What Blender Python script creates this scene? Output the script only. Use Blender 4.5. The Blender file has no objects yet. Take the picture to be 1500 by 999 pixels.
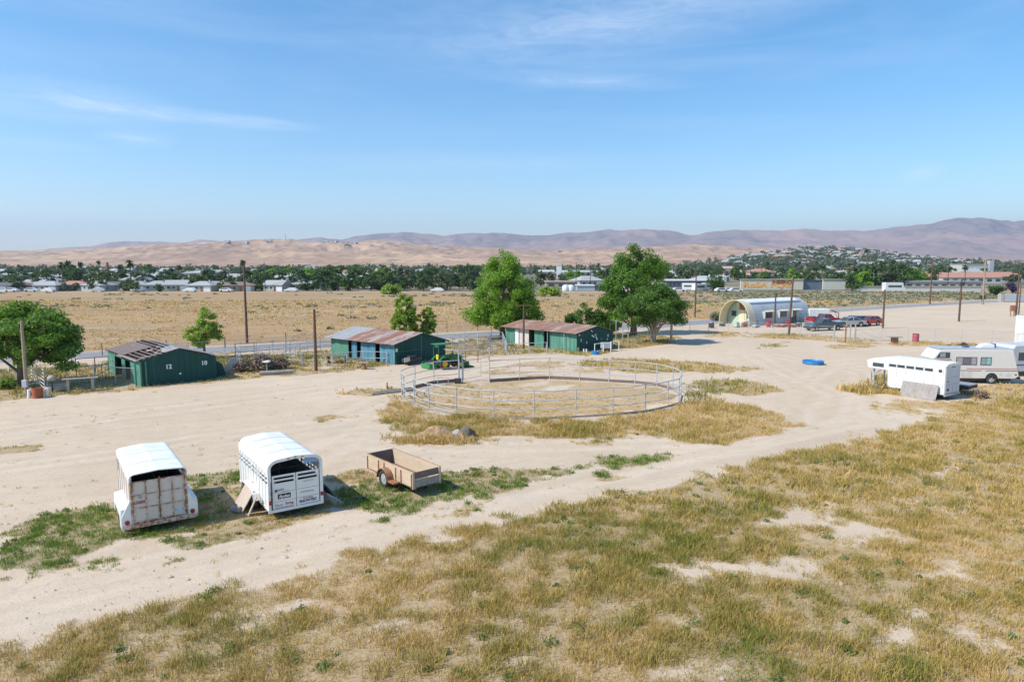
import bpy, math, random
import numpy as np
from mathutils import Vector, Matrix
R = math.radians
random.seed(7)
rng = np.random.default_rng(7)
scn = bpy.context.scene
COL = scn.collection
# ------------------------------------------------------------------ survey of the place
CAMH = 9.0
PITCH = math.atan(0.1115)
cp, sp = math.cos(PITCH), math.sin(PITCH)
def W(px, py, z=0.0):
    """ground position (metres) of a spot measured on the site picture"""
    a = (px-750)/1000.0; b = -(py-499.5)/1000.0
    d = (a, cp+b*sp, -sp+b*cp)
    t = (z-CAMH)/d[2]
    return Vector((a*t, d[1]*t, z))
def Wd(px, d, py=None):
    a = (px-750)/1000.0
    b = 0.0
    # lateral position for a given forward distance d (near the horizon)
    dy = cp+0.1115*sp
    return Vector((a*d/dy, d, 0))
# ------------------------------------------------------------------ mesh builder
class MB:
    def __init__(s): s.v=[]; s.f=[]; s.m=[]; s.mi=0; s.M=Matrix.Identity(4)
    def at(s, M): s.M=M; return s
    def add(s, vs, fs):
        n=len(s.v)
        s.v += [tuple(s.M @ Vector(v)) for v in vs]
        for f in fs: s.f.append(tuple(n+i for i in f)); s.m.append(s.mi)
        return s
    def box(s, c, d, rz=0, rx=0, ry=0):
        hx,hy,hz = d[0]/2,d[1]/2,d[2]/2
        Rm = Matrix.Rotation(rz,3,'Z')@Matrix.Rotation(ry,3,'Y')@Matrix.Rotation(rx,3,'X')
        vs=[Rm@Vector((x,y,z))+Vector(c) for z in(-hz,hz) for y in(-hy,hy) for x in(-hx,hx)]
        return s.add(vs,[(0,2,3,1),(4,5,7,6),(0,1,5,4),(2,6,7,3),(0,4,6,2),(1,3,7,5)])
    def b2(s, x0,x1,y0,y1,z0,z1):
        return s.box(((x0+x1)/2,(y0+y1)/2,(z0+z1)/2),(abs(x1-x0),abs(y1-y0),abs(z1-z0)))
    def tube(s, pts, r, n=8, cap=True):
        pts=[Vector(p) for p in pts]
        rs = r if isinstance(r,(list,tuple)) else [r]*len(pts)
        vs=[];fs=[]
        prev=None
        for i,p in enumerate(pts):
            if i==0: t=pts[1]-p
            elif i==len(pts)-1: t=p-pts[i-1]
            else: t=(pts[i+1]-p).normalized()+(p-pts[i-1]).normalized()
            if t.length<1e-9: t=Vector((0,0,1))
            t.normalize()
            if prev is None:
                u=t.cross(Vector((0,0,1)))
                if u.length<.05: u=t.cross(Vector((1,0,0)))
            else:
                u=prev-t*prev.dot(t)
            u.normalize(); prev=u; w=t.cross(u)
            for k in range(n):
                a=2*math.pi*(k+.5)/n
                vs.append(p+(u*math.cos(a)+w*math.sin(a))*rs[i])
        for i in range(len(pts)-1):
            for k in range(n):
                a=i*n+k; b=i*n+(k+1)%n
                fs.append((a,b,b+n,a+n))
        if cap:
            fs.append(tuple(range(n-1,-1,-1))); m=(len(pts)-1)*n
            fs.append(tuple(range(m,m+n)))
        return s.add(vs,fs)
    def disc(s, c, axis, r, t, n=20, r2=None):
        c=Vector(c); ax=Vector(axis).normalized()*t/2
        return s.tube([c-ax,c+ax],[r,r if r2 is None else r2],n)
    def ring(s, c, axis, R0, r, n=20, k=8):      # torus (tyre)
        c=Vector(c); ax=Vector(axis).normalized()
        u=ax.cross(Vector((0,0,1)))
        if u.length<.1: u=ax.cross(Vector((1,0,0)))
        u.normalize(); w=ax.cross(u); vs=[];fs=[]
        rr,rt = (r if isinstance(r,tuple) else (r,r))
        for i in range(n):
            a=2*math.pi*i/n; d=u*math.cos(a)+w*math.sin(a)
            for j in range(k):
                b=2*math.pi*(j+.5)/k
                sx=math.copysign(abs(math.cos(b))**.6,math.cos(b)); sy=math.copysign(abs(math.sin(b))**.6,math.sin(b))
                vs.append(c+d*(R0+rr*sx)+ax*(rt*sy))
        for i in range(n):
            for j in range(k):
                fs.append((i*k+j,((i+1)%n)*k+j,((i+1)%n)*k+(j+1)%k,i*k+(j+1)%k))
        return s.add(vs,fs)
    def lathe(s, prof, n=20, c=(0,0,0)):
        vs=[];fs=[]
        for (r,z) in prof:
            for k in range(n):
                a=2*math.pi*k/n; vs.append((c[0]+r*math.cos(a),c[1]+r*math.sin(a),c[2]+z))
        for i in range(len(prof)-1):
            for k in range(n):
                fs.append((i*n+k,i*n+(k+1)%n,(i+1)*n+(k+1)%n,(i+1)*n+k))
        fs.append(tuple(range(n-1,-1,-1))); m=(len(prof)-1)*n; fs.append(tuple(range(m,m+n)))
        return s.add(vs,fs)
    def prism(s, poly, axis, a0, a1, sc=1.0):
        """poly: 2D outline; axis 'x','y','z' = extrusion axis from a0 to a1"""
        def P(p,a,k=1.0):
            if axis=='x': return (a,p[0],p[1])
            if axis=='y': return (p[0],a,p[1])
            return (p[0],p[1],a)
        n=len(poly)
        vs=[P(p,a0) for p in poly]+[P(p,a1) for p in poly]
        fs=[tuple(range(n-1,-1,-1)),tuple(range(n,2*n))]
        for i in range(n):
            j=(i+1)%n; fs.append((i,j,j+n,i+n))
        return s.add(vs,fs)
    def sheet(s, path, axis, a0, a1, th):
        """thin shell: open 2D path offset by thickness, extruded"""
        P2=[Vector(p) for p in path]; off=[]
        for i,p in enumerate(P2):
            if i==0: t=P2[1]-p
            elif i==len(P2)-1: t=p-P2[i-1]
            else: t=P2[i+1]-P2[i-1]
            t.normalize(); off.append(p+Vector((-t.y,t.x))*th)
        for i in range(len(P2)-1):
            s.prism([tuple(P2[i]),tuple(P2[i+1]),tuple(off[i+1]),tuple(off[i])],axis,a0,a1)
        return s
    def build(s, name, mats, parent=None, smooth=False, label=None, bevel=0):
        me=bpy.data.meshes.new(name); me.from_pydata(s.v,[],s.f); 
        if not isinstance(mats,(list,tuple)): mats=[mats]
        for m in mats: me.materials.append(m)
        if len(mats)>1: me.polygons.foreach_set('material_index',s.m)
        import bmesh
        bm=bmesh.new(); bm.from_mesh(me)
        bmesh.ops.recalc_face_normals(bm,faces=bm.faces)
        if bevel: bmesh.ops.bevel(bm,geom=bm.edges[:],offset=bevel,segments=1,affect='EDGES',clamp_overlap=True)
        bm.to_mesh(me); bm.free()
        if smooth:
            me.polygons.foreach_set('use_smooth',[True]*len(me.polygons))
            try: me.set_sharp_from_angle(angle=R(40))
            except Exception: pass
        me.update()
        o=bpy.data.objects.new(name,me); COL.objects.link(o)
        if parent is not None: o.parent=parent
        if label: o['label']=label
        return o
def tag(o,label=None,cat=None,group=None,kind=None):
    if label: o['label']=label
    if cat: o['category']=cat
    if group: o['group']=group
    if kind: o['kind']=kind
    return o
def thing(name,label,cat,loc=(0,0,0),rz=0,group=None):
    o=bpy.data.objects.new(name,None); COL.objects.link(o); o.empty_display_size=.3
    o.location=loc; o.rotation_euler=(0,0,rz)
    return tag(o,label,cat,group)
def dup(root,loc,rz=0,label=None,group=None,scale=None):
    r=root.copy(); COL.objects.link(r); r.location=loc; r.rotation_euler=(0,0,rz)
    if scale is not None: r.scale=scale if isinstance(scale,(tuple,list)) else (scale,)*3
    if label: r['label']=label
    if group: r['group']=group
    for ch in list(root.children):
        c=ch.copy(); COL.objects.link(c); c.parent=r
        for g in list(ch.children):
            d=g.copy(); COL.objects.link(d); d.parent=c
    return r
def mesh_np(name, V, F, mats, attr=None, parent=None, mi=None, smooth=False):
    """V (n,3), F (m,k) numpy -> object; attr: dict name->(n,4) point colours"""
    me=bpy.data.meshes.new(name); n=len(V); m,k=F.shape
    me.vertices.add(n); me.vertices.foreach_set('co',V.astype(np.float32).ravel())
    me.loops.add(m*k); me.loops.foreach_set('vertex_index',F.astype(np.int32).ravel())
    me.polygons.add(m); me.polygons.foreach_set('loop_start',np.arange(0,m*k,k,dtype=np.int32))
    me.polygons.foreach_set('loop_total',np.full(m,k,dtype=np.int32))
    if not isinstance(mats,(list,tuple)): mats=[mats]
    for q in mats: me.materials.append(q)
    if mi is not None: me.polygons.foreach_set('material_index',mi.astype(np.int32))
    if smooth: me.polygons.foreach_set('use_smooth',np.ones(m,dtype=bool))
    me.update(calc_edges=True); me.validate()
    if attr:
        for an,A in attr.items():
            at=me.attributes.new(an,'FLOAT_COLOR','POINT'); at.data.foreach_set('color',A.astype(np.float32).ravel())
    o=bpy.data.objects.new(name,me); COL.objects.link(o)
    if parent is not None: o.parent=parent
    return o
# ------------------------------------------------------------------ noise in python
def _h(ix,iy,s):
    n=(ix.astype(np.int64)*374761393+iy.astype(np.int64)*668265263+s*1442695)&0x7fffffff
    n=((n^(n>>13))*1274126177)&0x7fffffff
    return ((n^(n>>16))&0xffff)/65535.0
def vn(x,y,s=0):
    ix=np.floor(x);iy=np.floor(y);fx=x-ix;fy=y-iy
    fx=fx*fx*(3-2*fx);fy=fy*fy*(3-2*fy)
    a=_h(ix,iy,s);b=_h(ix+1,iy,s);c=_h(ix,iy+1,s);d=_h(ix+1,iy+1,s)
    return a+(b-a)*fx+(c-a)*fy+(a-b-c+d)*fx*fy
def fbm(x,y,sc,o=4,s=0):
    t=0;a=.5;n=0
    for i in range(o):
        t=t+a*vn(x/sc+17.3*i,y/sc-9.1*i,s+i); n+=a; a*=.5; sc=sc/2.03
    return t/n
def sstep(a,b,x):
    t=np.clip((x-a)/(b-a),0,1); return t*t*(3-2*t)
def polysd(poly,X,Y):
    """signed distance, + inside"""
    n=len(poly); d=np.full(X.shape,1e18); ins=np.zeros(X.shape,bool)
    for i in range(n):
        x0,y0=poly[i]; x1,y1=poly[(i+1)%n]
        ex,ey=x1-x0,y1-y0; L=ex*ex+ey*ey+1e-12
        t=np.clip(((X-x0)*ex+(Y-y0)*ey)/L,0,1)
        dd=(X-x0-t*ex)**2+(Y-y0-t*ey)**2
        d=np.minimum(d,dd)
        c=((y0>Y)!=(y1>Y))&(X<(x1-x0)*(Y-y0)/(y1-y0+1e-12)+x0)
        ins^=c
    d=np.sqrt(d); return np.where(ins,d,-d)
# ------------------------------------------------------------------ materials
def newmat(name):
    m=bpy.data.materials.new(name); m.use_nodes=True; nt=m.node_tree
    for n in list(nt.nodes): nt.nodes.remove(n)
    out=nt.nodes.new('ShaderNodeOutputMaterial'); b=nt.nodes.new('ShaderNodeBsdfPrincipled')
    nt.links.new(b.outputs[0],out.inputs[0]); return m,nt,b,out
def N(nt,t,**k):
    n=nt.nodes.new(t)
    for a,v in k.items():
        if a.startswith('i_'): 
            n.inputs[a[2:].replace('_',' ')].default_value=v
        else: setattr(n,a,v)
    return n
def noise(nt,sc,det=4,rough=.6,vec=None,scale3=None,dist=0):
    n=N(nt,'ShaderNodeTexNoise'); n.inputs['Scale'].default_value=sc; n.inputs['Detail'].default_value=det
    n.inputs['Roughness'].default_value=rough; n.inputs['Distortion'].default_value=dist
    if vec is None: vec=N(nt,'ShaderNodeTexCoord').outputs['Object']
    if scale3:
        mp=N(nt,'ShaderNodeMapping'); mp.inputs['Scale'].default_value=scale3; nt.links.new(vec,mp.inputs[0]); vec=mp.outputs[0]
    nt.links.new(vec,n.inputs['Vector']); return n.outputs[0]
def ramp(nt,fac,stops):
    r=N(nt,'ShaderNodeValToRGB'); e=r.color_ramp.elements
    while len(e)<len(stops): e.new(.5)
    for i,(p,c) in enumerate(stops):
        e[i].position=p; e[i].color=(c[0],c[1],c[2],1) if isinstance(c,(tuple,list)) else (c,c,c,1)
    nt.links.new(fac,r.inputs[0]); return r.outputs[0]
def mixc(nt,fac,a,b):
    m=N(nt,'ShaderNodeMix'); m.data_type='RGBA'
    for s,v in ((0,fac),(6,a),(7,b)):
        if isinstance(v,(int,float)): m.inputs[s].default_value=v
        elif isinstance(v,(tuple,list)): m.inputs[s].default_value=(v[0],v[1],v[2],1)
        else: nt.links.new(v,m.inputs[s])
    return m.outputs[2]
def mth(nt,op,a,b=None,clamp=False):
    m=N(nt,'ShaderNodeMath'); m.operation=op; m.use_clamp=clamp
    for i,v in enumerate((a,b)):
        if v is None: continue
        if isinstance(v,(int,float)): m.inputs[i].default_value=v
        else: nt.links.new(v,m.inputs[i])
    return m.outputs[0]
def bump(nt,b,h,st=.3,d=.02):
    n=N(nt,'ShaderNodeBump'); n.inputs['Strength'].default_value=st; n.inputs['Distance'].default_value=d
    nt.links.new(h,n.inputs['Height']); nt.links.new(n.outputs[0],b.inputs['Normal'])
def paint(name,c,rough=.5,metal=0,c2=None,sc=3,amt=(.4,.7),dirt=None,dirtamt=(.55,.75),scale3=None,bm=0,dscale3=None,dsc=1.5,coat=0):
    m,nt,b,_=newmat(name)
    f=ramp(nt,noise(nt,sc,5,.65,scale3=scale3),[(amt[0],0.0),(amt[1],1.0)])
    c2=c2 or tuple(x*.8 for x in c)
    col=mixc(nt,f,c,c2)
    if dirt:
        g=ramp(nt,noise(nt,dsc,6,.7,scale3=dscale3),[(dirtamt[0],0.0),(dirtamt[1],1.0)])
        col=mixc(nt,g,col,dirt)
    nt.links.new(col,b.inputs['Base Color']); b.inputs['Roughness'].default_value=rough; b.inputs['Metallic'].default_value=metal
    if coat: b.inputs['Coat Weight'].default_value=coat
    if bm: bump(nt,b,noise(nt,sc*6,4,.7,scale3=scale3),bm,.02)
    return m
MT={}
MT['white']=paint('white_paint',(.78,.78,.76),.35,c2=(.72,.71,.68),sc=2,dirt=(.55,.50,.43),dirtamt=(.6,.85),bm=.05)
MT['whiteroof']=paint('white_roof_paint',(.82,.82,.80),.4,c2=(.72,.71,.68),sc=1.3,dirt=(.52,.46,.38),dirtamt=(.55,.85),bm=.1)
MT['galvlight0']=paint('roof_seam_paint',(.55,.55,.56),.5)
MT['cream']=paint('aged_cream_paint',(.62,.56,.50),.5,c2=(.55,.48,.42),sc=3,dirt=(.36,.2,.12),dirtamt=(.6,.8),dsc=3)
MT['rust']=paint('rust',(.26,.10,.04),.85,c2=(.42,.24,.14),sc=6,bm=.3)
MT['rustwhite']=paint('rusty_white_paint',(.60,.52,.46),.55,c2=(.33,.13,.05),sc=7,amt=(.42,.58),bm=.1)
MT['rubber']=paint('rubber',(.03,.03,.03),.85,c2=(.07,.065,.06),sc=6)
MT['rim']=paint('wheel_rim_paint',(.55,.55,.55),.4,metal=.3,dirt=(.3,.22,.15))
MT['alu']=paint('aluminium',(.6,.61,.62),.35,metal=.7,c2=(.5,.5,.5))
MT['galv']=paint('galvanised_pipe',(.48,.49,.52),.55,metal=.1,c2=(.38,.39,.42),sc=5,dirt=(.30,.18,.12),dirtamt=(.6,.8),dsc=2.5)
MT['darkmetal']=paint('dark_metal',(.06,.06,.065),.6,metal=.4)
MT['black']=paint('black_plastic',(.015,.015,.017),.5)
MT['interior']=paint('trailer_interior',(.16,.17,.16),.7,c2=(.10,.10,.10))
MT['redlens']=paint('red_lens',(.35,.01,.01),.2)
MT['amber']=paint('amber_lens',(.6,.18,.02),.25)
MT['ply']=paint('weathered_plywood',(.52,.42,.33),.85,c2=(.42,.34,.28),sc=4,scale3=(1,1,5),dirt=(.3,.24,.2),dirtamt=(.5,.8),bm=.25)
MT['plytan']=paint('plywood_panel',(.60,.47,.33),.8,c2=(.52,.38,.27),sc=3,scale3=(1,.4,3),dirt=(.36,.22,.15),dirtamt=(.55,.8),bm=.2)
MT['plydark']=paint('dark_plywood',(.20,.15,.13),.85,c2=(.13,.10,.09),sc=4,scale3=(5,1,1),bm=.2)
MT['greywood']=paint('grey_weathered_wood',(.34,.31,.28),.9,c2=(.24,.21,.19),sc=5,scale3=(1,1,.3),bm=.4)
MT['pole']=paint('creosoted_pole',(.15,.085,.055),.9,c2=(.085,.05,.035),sc=6,scale3=(2,2,.2),bm=.5)
MT['polelight']=paint('bleached_pole',(.36,.28,.21),.9,c2=(.25,.18,.13),sc=6,scale3=(2,2,.2),bm=.5)
MT['glass']=paint('dark_window_glass',(.05,.06,.07),.08,c2=(.09,.10,.11),sc=1)
MT['glasslight']=paint('pale_window_glass',(.30,.36,.38),.1,c2=(.2,.25,.27),sc=1)
MT['concrete']=paint('concrete',(.42,.39,.35),.9,c2=(.33,.30,.27),sc=5,bm=.4)
MT['darkstone']=paint('dark_stone',(.11,.09,.075),.95,c2=(.19,.16,.13),sc=8,bm=.6)
MT['redpaint']=paint('red_paint',(.42,.03,.03),.4,c2=(.34,.03,.03),sc=3)
MT['faded_red']=paint('faded_red_paint',(.45,.10,.14),.55,c2=(.35,.07,.08),sc=4,dirt=(.25,.12,.1))
MT['bluetub']=paint('blue_plastic',(.02,.22,.50),.45,c2=(.02,.17,.42),sc=2)
MT['jdgreen']=paint('green_tractor_paint',(.02,.17,.035),.4,c2=(.02,.13,.03),sc=4,dirt=(.14,.13,.09),dirtamt=(.62,.85))
MT['jdyellow']=paint('yellow_wheel_paint',(.75,.52,.02),.4)
MT['bluegrey']=paint('bluegrey_paint',(.16,.20,.26),.3,c2=(.13,.16,.21),coat=.5)
MT['darkcar']=paint('dark_teal_car_paint',(.05,.08,.10),.3,c2=(.04,.065,.08),coat=.5)
MT['silvercar']=paint('silver_car_paint',(.42,.44,.46),.3,metal=.5,coat=.5)
MT['bluecar']=paint('blue_car_paint',(.05,.08,.22),.3,coat=.5)
MT['redcar']=paint('red_car_paint',(.42,.02,.03),.3,coat=.5)
MT['whitecar']=paint('white_car_paint',(.75,.75,.74),.35,coat=.3)
MT['label_red']=paint('red_lettering',(.30,.03,.05),.5)
MT['label_blue']=paint('blue_lettering',(.03,.07,.28),.5)
MT['label_black']=paint('black_lettering',(.02,.02,.025),.5)
MT['label_white']=paint('white_lettering',(.85,.85,.85),.5)
MT['label_teal']=paint('teal_lettering',(.05,.30,.33),.5)
MT['label_grey']=paint('grey_lettering',(.30,.32,.38),.5)
MT['decal_blue']=paint('blue_decal',(.16,.30,.50),.4,c2=(.3,.42,.58),sc=9)
MT['orange']=paint('orange_graffiti',(.85,.35,.10),.6,c2=(.85,.55,.12),sc=.6)
# --- text as real thin lettering
def text(name,s,size,mat,parent,loc,rot,depth=.003,sx=1.0,shear=0,bold=0,align='CENTER'):
    cu=bpy.data.curves.new(name,'FONT'); cu.body=s; cu.size=size; cu.extrude=depth; cu.align_x=align; cu.align_y='CENTER'
    cu.shear=shear; cu.offset=bold; cu.resolution_u=2
    t=bpy.data.objects.new(name,cu); COL.objects.link(t)
    bpy.context.view_layer.update()
    me=bpy.data.meshes.new_from_object(t); bpy.data.objects.remove(t)
    me.materials.clear(); me.materials.append(mat)
    o=bpy.data.objects.new(name,me); COL.objects.link(o); o.parent=parent; o.location=loc; o.rotation_euler=rot; o.scale=(sx,1,1)
    return o
# ------------------------------------------------------------------ camera
cam=bpy.data.objects.new('camera',bpy.data.cameras.new('camera')); COL.objects.link(cam)
cam.location=(0,0,CAMH); cam.rotation_euler=(math.pi/2-PITCH,0,0)
cam.data.lens=24; cam.data.sensor_width=36; cam.data.clip_end=60000; cam.data.clip_start=.1
scn.camera=cam
# ------------------------------------------------------------------ light
SUN_EL=R(46); az=Vector((-.92,-.38)).normalized()
tosun=Vector((az.x*math.cos(SUN_EL),az.y*math.cos(SUN_EL),math.sin(SUN_EL)))
sl=bpy.data.lights.new('sun','SUN'); sl.energy=4.7; sl.angle=R(.53); sl.color=(1.0,.955,.88)
so=bpy.data.objects.new('sun',sl); COL.objects.link(so); so.rotation_euler=tosun.to_track_quat('Z','Y').to_euler(); so.location=(-30,-20,60)
w=bpy.data.worlds.new('World'); scn.world=w; w.use_nodes=True; w.cycles.sampling_method='MANUAL'; w.cycles.sample_map_resolution=256; nt=w.node_tree
for n in list(nt.nodes): nt.nodes.remove(n)
sky=N(nt,'ShaderNodeTexSky'); sky.sky_type='NISHITA'; sky.sun_disc=False; sky.sun_elevation=SUN_EL
sky.sun_rotation=math.atan2(az.x,az.y); sky.altitude=300; sky.air_density=1.0; sky.dust_density=.35; sky.ozone_density=2.6
bg=N(nt,'ShaderNodeBackground'); bg.inputs[1].default_value=.135
geo=N(nt,'ShaderNodeTexCoord').outputs['Generated']
sep=N(nt,'ShaderNodeSeparateXYZ'); nt.links.new(geo,sep.inputs[0])
X,Y,Z=sep.outputs
# cirrus: wispy streaks of thin ice cloud
wisp=noise(nt,1.0,8,.62,vec=geo,scale3=(2.2,2.0,15),dist=.6)
wf=ramp(nt,wisp,[(.46,0.0),(.78,1.0)])
fine=noise(nt,1.0,6,.7,vec=geo,scale3=(9,7,60),dist=.8)
wf=mth(nt,'MULTIPLY',wf,mth(nt,'ADD',.55,mth(nt,'MULTIPLY',fine,.8)))
hi=ramp(nt,Z,[(.02,.15),(.18,.45),(.36,1.0)])
cloud=mth(nt,'MULTIPLY',mth(nt,'MULTIPLY',wf,hi),.20)
BN=ramp(nt,noise(nt,1.0,6,.7,vec=geo,scale3=(12,10,70),dist=1.0),[(.3,.15),(.7,1.0)])
def blob(px,py,rx,rz,strength,tilt=0):
    a=(px-750)/1000.0; b=-(py-499.5)/1000.0
    d=Vector((a,cp+b*sp,-sp+b*cp)).normalized()
    mp=N(nt,'ShaderNodeVectorMath'); mp.operation='SUBTRACT'; nt.links.new(geo,mp.inputs[0]); mp.inputs[1].default_value=d
    rt=N(nt,'ShaderNodeMapping'); rt.vector_type='POINT'; nt.links.new(mp.outputs[0],rt.inputs[0])
    rt.inputs['Rotation'].default_value=(0,tilt,0)
    s2=N(nt,'ShaderNodeVectorMath'); s2.operation='MULTIPLY'; nt.links.new(rt.outputs[0],s2.inputs[0]); s2.inputs[1].default_value=(1/rx,1/rx*.6,1/rz)
    l=N(nt,'ShaderNodeVectorMath'); l.operation='LENGTH'; nt.links.new(s2.outputs[0],l.inputs[0])
    m=ramp(nt,l.outputs['Value'],[(0,1.0),(.45,.5),(1,0.0)])
    q=mth(nt,'MULTIPLY',m,BN)
    return mth(nt,'MULTIPLY',q,strength)
for args in ((300,173,.16,.011,.55,-.03),(100,148,.13,.03,.42,0),(200,203,.05,.012,.4,0),(1352,254,.028,.014,.45,.3),(860,120,.18,.014,.3,-.06),(900,30,.4,.06,.4,.12),(720,240,.3,.02,.2,0),(40,210,.08,.01,.2,0)):
    cloud=mth(nt,'ADD',cloud,blob(*args),True)
hs=N(nt,'ShaderNodeHueSaturation'); hs.inputs['Saturation'].default_value=1.3; hs.inputs['Hue'].default_value=.494; hs.inputs['Value'].default_value=1.22; nt.links.new(sky.outputs[0],hs.inputs['Color'])
c=mixc(nt,cloud,hs.outputs[0],(7.2,7.7,8.6))
nt.links.new(c,bg.inputs[0]); wo=N(nt,'ShaderNodeOutputWorld'); nt.links.new(bg.outputs[0],wo.inputs[0])
scn.view_settings.view_transform='Standard'; scn.view_settings.look='None'; scn.view_settings.gamma=1; scn.view_settings.exposure=0.24
scn.view_settings.use_curve_mapping=False
scn.cycles.max_bounces=6; scn.cycles.transparent_max_bounces=8; scn.cycles.volume_bounces=0
scn.cycles.caustics_reflective=False; scn.cycles.caustics_refractive=False
# ------------------------------------------------------------------ ground zones
def PX(pts): return [tuple(W(a,b)[:2]) for a,b in pts]
POSTS=[(717,560),(761,557),(805,555),(849,557),(892,560),(930,562),(962,566),(985,572),(997,580),(994,591),(978,596),(945,603),(898,608),(843,611),(782,614),(723,613),(669,608),(629,601),(607,593),(592,584),(589,577),(608,569),(636,562),(673,559)]
PENW=PX(POSTS)
# polygon, density, green share, tuft height, feather (m)
ZONES=[
 ('fore',PX([(-300,1040),(-100,985),(0,952),(100,928),(200,896),(300,870),(420,834),(520,810),(640,782),(740,757),(850,732),(960,710),(1060,684),(1180,656),(1300,631),(1380,608),(1440,583),(1500,566),(1700,540),(2000,700),(2000,1150),(-300,1150)]),1.0,.30,.26,.8),
 ('strip_a',PX([(-80,775),(60,752),(170,732),(280,700),(350,690),(440,705),(480,718),(500,748),(440,778),(280,808),(180,800),(90,850),(20,856),(-80,860)]),.86,.66,.13,1.4),
 ('strip_b',PX([(470,745),(500,718),(550,702),(640,692),(700,684),(860,675),(1000,661),(1010,667),(940,683),(860,698),(760,717),(650,742),(560,760)]),1.0,.85,.17,1.2),
 ('strip_c',PX([(470,700),(540,685),(560,700),(510,712)]),.7,.15,.12,.8),
 ('lane_mid',PX([(380,800),(560,765),(760,722),(800,728),(560,790),(400,815)]),.34,.05,.06,1.2),
 ('lane_mid2',PX([(860,705),(1000,675),(1020,680),(900,708)]),.3,.05,.06,1.0),
 ('lane_mid3',PX([(700,735),(790,712),(870,700),(880,706),(780,725),(710,742)]),.35,.05,.05,1.0),
 ('ring',PX([(540,603),(580,583),(590,586),(610,597),(650,607),(720,614),(782,616),(850,613),(905,609),(950,603),(985,595),(1000,588),(1012,575),(1080,590),(1150,606),(1178,628),(1060,652),(950,642),(800,641),(700,639),(640,644),(580,630)]),1.0,.30,.34,.8),
 ('ring_r',PX([(940,612),(1000,596),(1080,592),(1150,608),(1165,625),(1060,645),(960,636)]),1.0,.02,.5,1.0),
 ('pen',PENW,.70,.10,.06,.8),
 ('pen2',PX([(610,590),(690,588),(700,606),(640,606)]),.8,.3,.1,1),
 ('patch1',PX([(1003,560),(1060,555),(1130,562),(1168,576),(1100,580),(1020,576)]),.95,.45,.22,1.0),
 ('patch2',PX([(840,530),(900,524),(1000,528),(1115,541),(1060,548),(940,546),(860,541)]),.9,.28,.25,1.0),
 ('patch3',PX([(690,545),(760,528),(850,532),(900,548),(830,550),(740,556)]),.45,.05,.08,1.2),
 ('patch4',PX([(488,574),(560,569),(612,574),(560,581),(500,581)]),.85,.2,.15,.6),
 ('patch5',PX([(442,613),(500,600),(560,608),(590,620),(520,624),(470,622)]),.45,.15,.12,1.0),
 ('mound',PX([(560,652),(600,640),(640,622),(690,628),(700,642),(640,652)]),.75,.08,.15,.8),
 ('patch6',PX([(690,640),(960,645),(900,655),(700,650)]),.35,.1,.12,1.0),
 ('yard',PX([(-90,594),(0,590),(120,579),(210,572),(330,559),(480,547),(590,536),(665,524),(720,521),(800,519),(860,523),(920,512),(990,503),(1000,494),(900,487),(700,497),(400,519),(0,541),(-90,548)]),.80,.46,.22,.8),
 ('verge',PX([(-90,545),(400,510),(700,492),(1000,476),(1000,479),(700,496),(400,515),(-90,551)]),.5,.3,.15,1),
 ('fenceline',PX([(1030,485),(1200,491),(1310,499),(1520,506),(1520,512),(1300,507),(1200,500),(1110,495),(1030,495)]),.62,.12,.2,1.0),
 ('fl2',PX([(1195,506),(1270,500),(1290,506),(1230,514)]),.7,.2,.15,1.5),
 ('fl3',PX([(1110,505),(1155,501),(1150,508),(1115,512)]),.7,.35,.15,1.0),
 ('goose',PX([(1248,565),(1300,552),(1305,578),(1262,575)]),1.0,.22,.45,.5),
 ('goose2',PX([(1265,585),(1330,585),(1410,588),(1500,560),(1500,600),(1380,612),(1290,606),(1270,596)]),.75,.15,.15,1.5),
 ('rv',PX([(1395,566),(1500,560),(1540,575),(1440,590),(1400,586)]),1.0,.12,.18,.8),
 ('lone1',PX([(-30,657),(58,651),(52,660),(-30,667)]),.7,.15,.08,.6),
 ('lone2',PX([(560,585),(600,595),(600,606),(545,602)]),.5,.4,.2,1.0),
 ('lone3',PX([(1120,503),(1155,500),(1150,510),(1110,512)]),.5,.3,.12,1.0),
]
BARE=[(1235,785,1.8),(1345,735,1.6),(1415,690,1.8),(1160,845,1.4),(1050,830,1.2),(1290,930,1.0),(960,975,.8),(700,935,.8),(1450,862,1.4),(1005,850,1.1),(380,900,1.0),(1300,760,1.8),(560,905,.9),(1380,918,1.0),(240,935,1.0),(800,975,.6),(1080,968,.8),(1480,960,1.0),(1190,740,1.2)]
BAREW=[(W(a,b)[0],W(a,b)[1],r) for a,b,r in BARE]
def roadsd(X,Y):
    # paved road centre line through measured points
    pts=[W(-400,556),W(0,526),W(400,509),(W(680,491)),W(1040,472),W(1200,456),W(1420,443),W(1700,431)]
    d=np.full(X.shape,1e9); side=np.zeros(X.shape)
    for a,b in zip(pts[:-1],pts[1:]):
        ex,ey=b.x-a.x,b.y-a.y; L=ex*ex+ey*ey; t=np.clip(((X-a.x)*ex+(Y-a.y)*ey)/L,0,1)
        dx,dy=X-a.x-t*ex,Y-a.y-t*ey; dd=np.hypot(dx,dy); s=np.sign(ex*dy-ey*dx)
        m=dd<d; d=np.where(m,dd,d); side=np.where(m,s,side)
    return d*side
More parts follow.
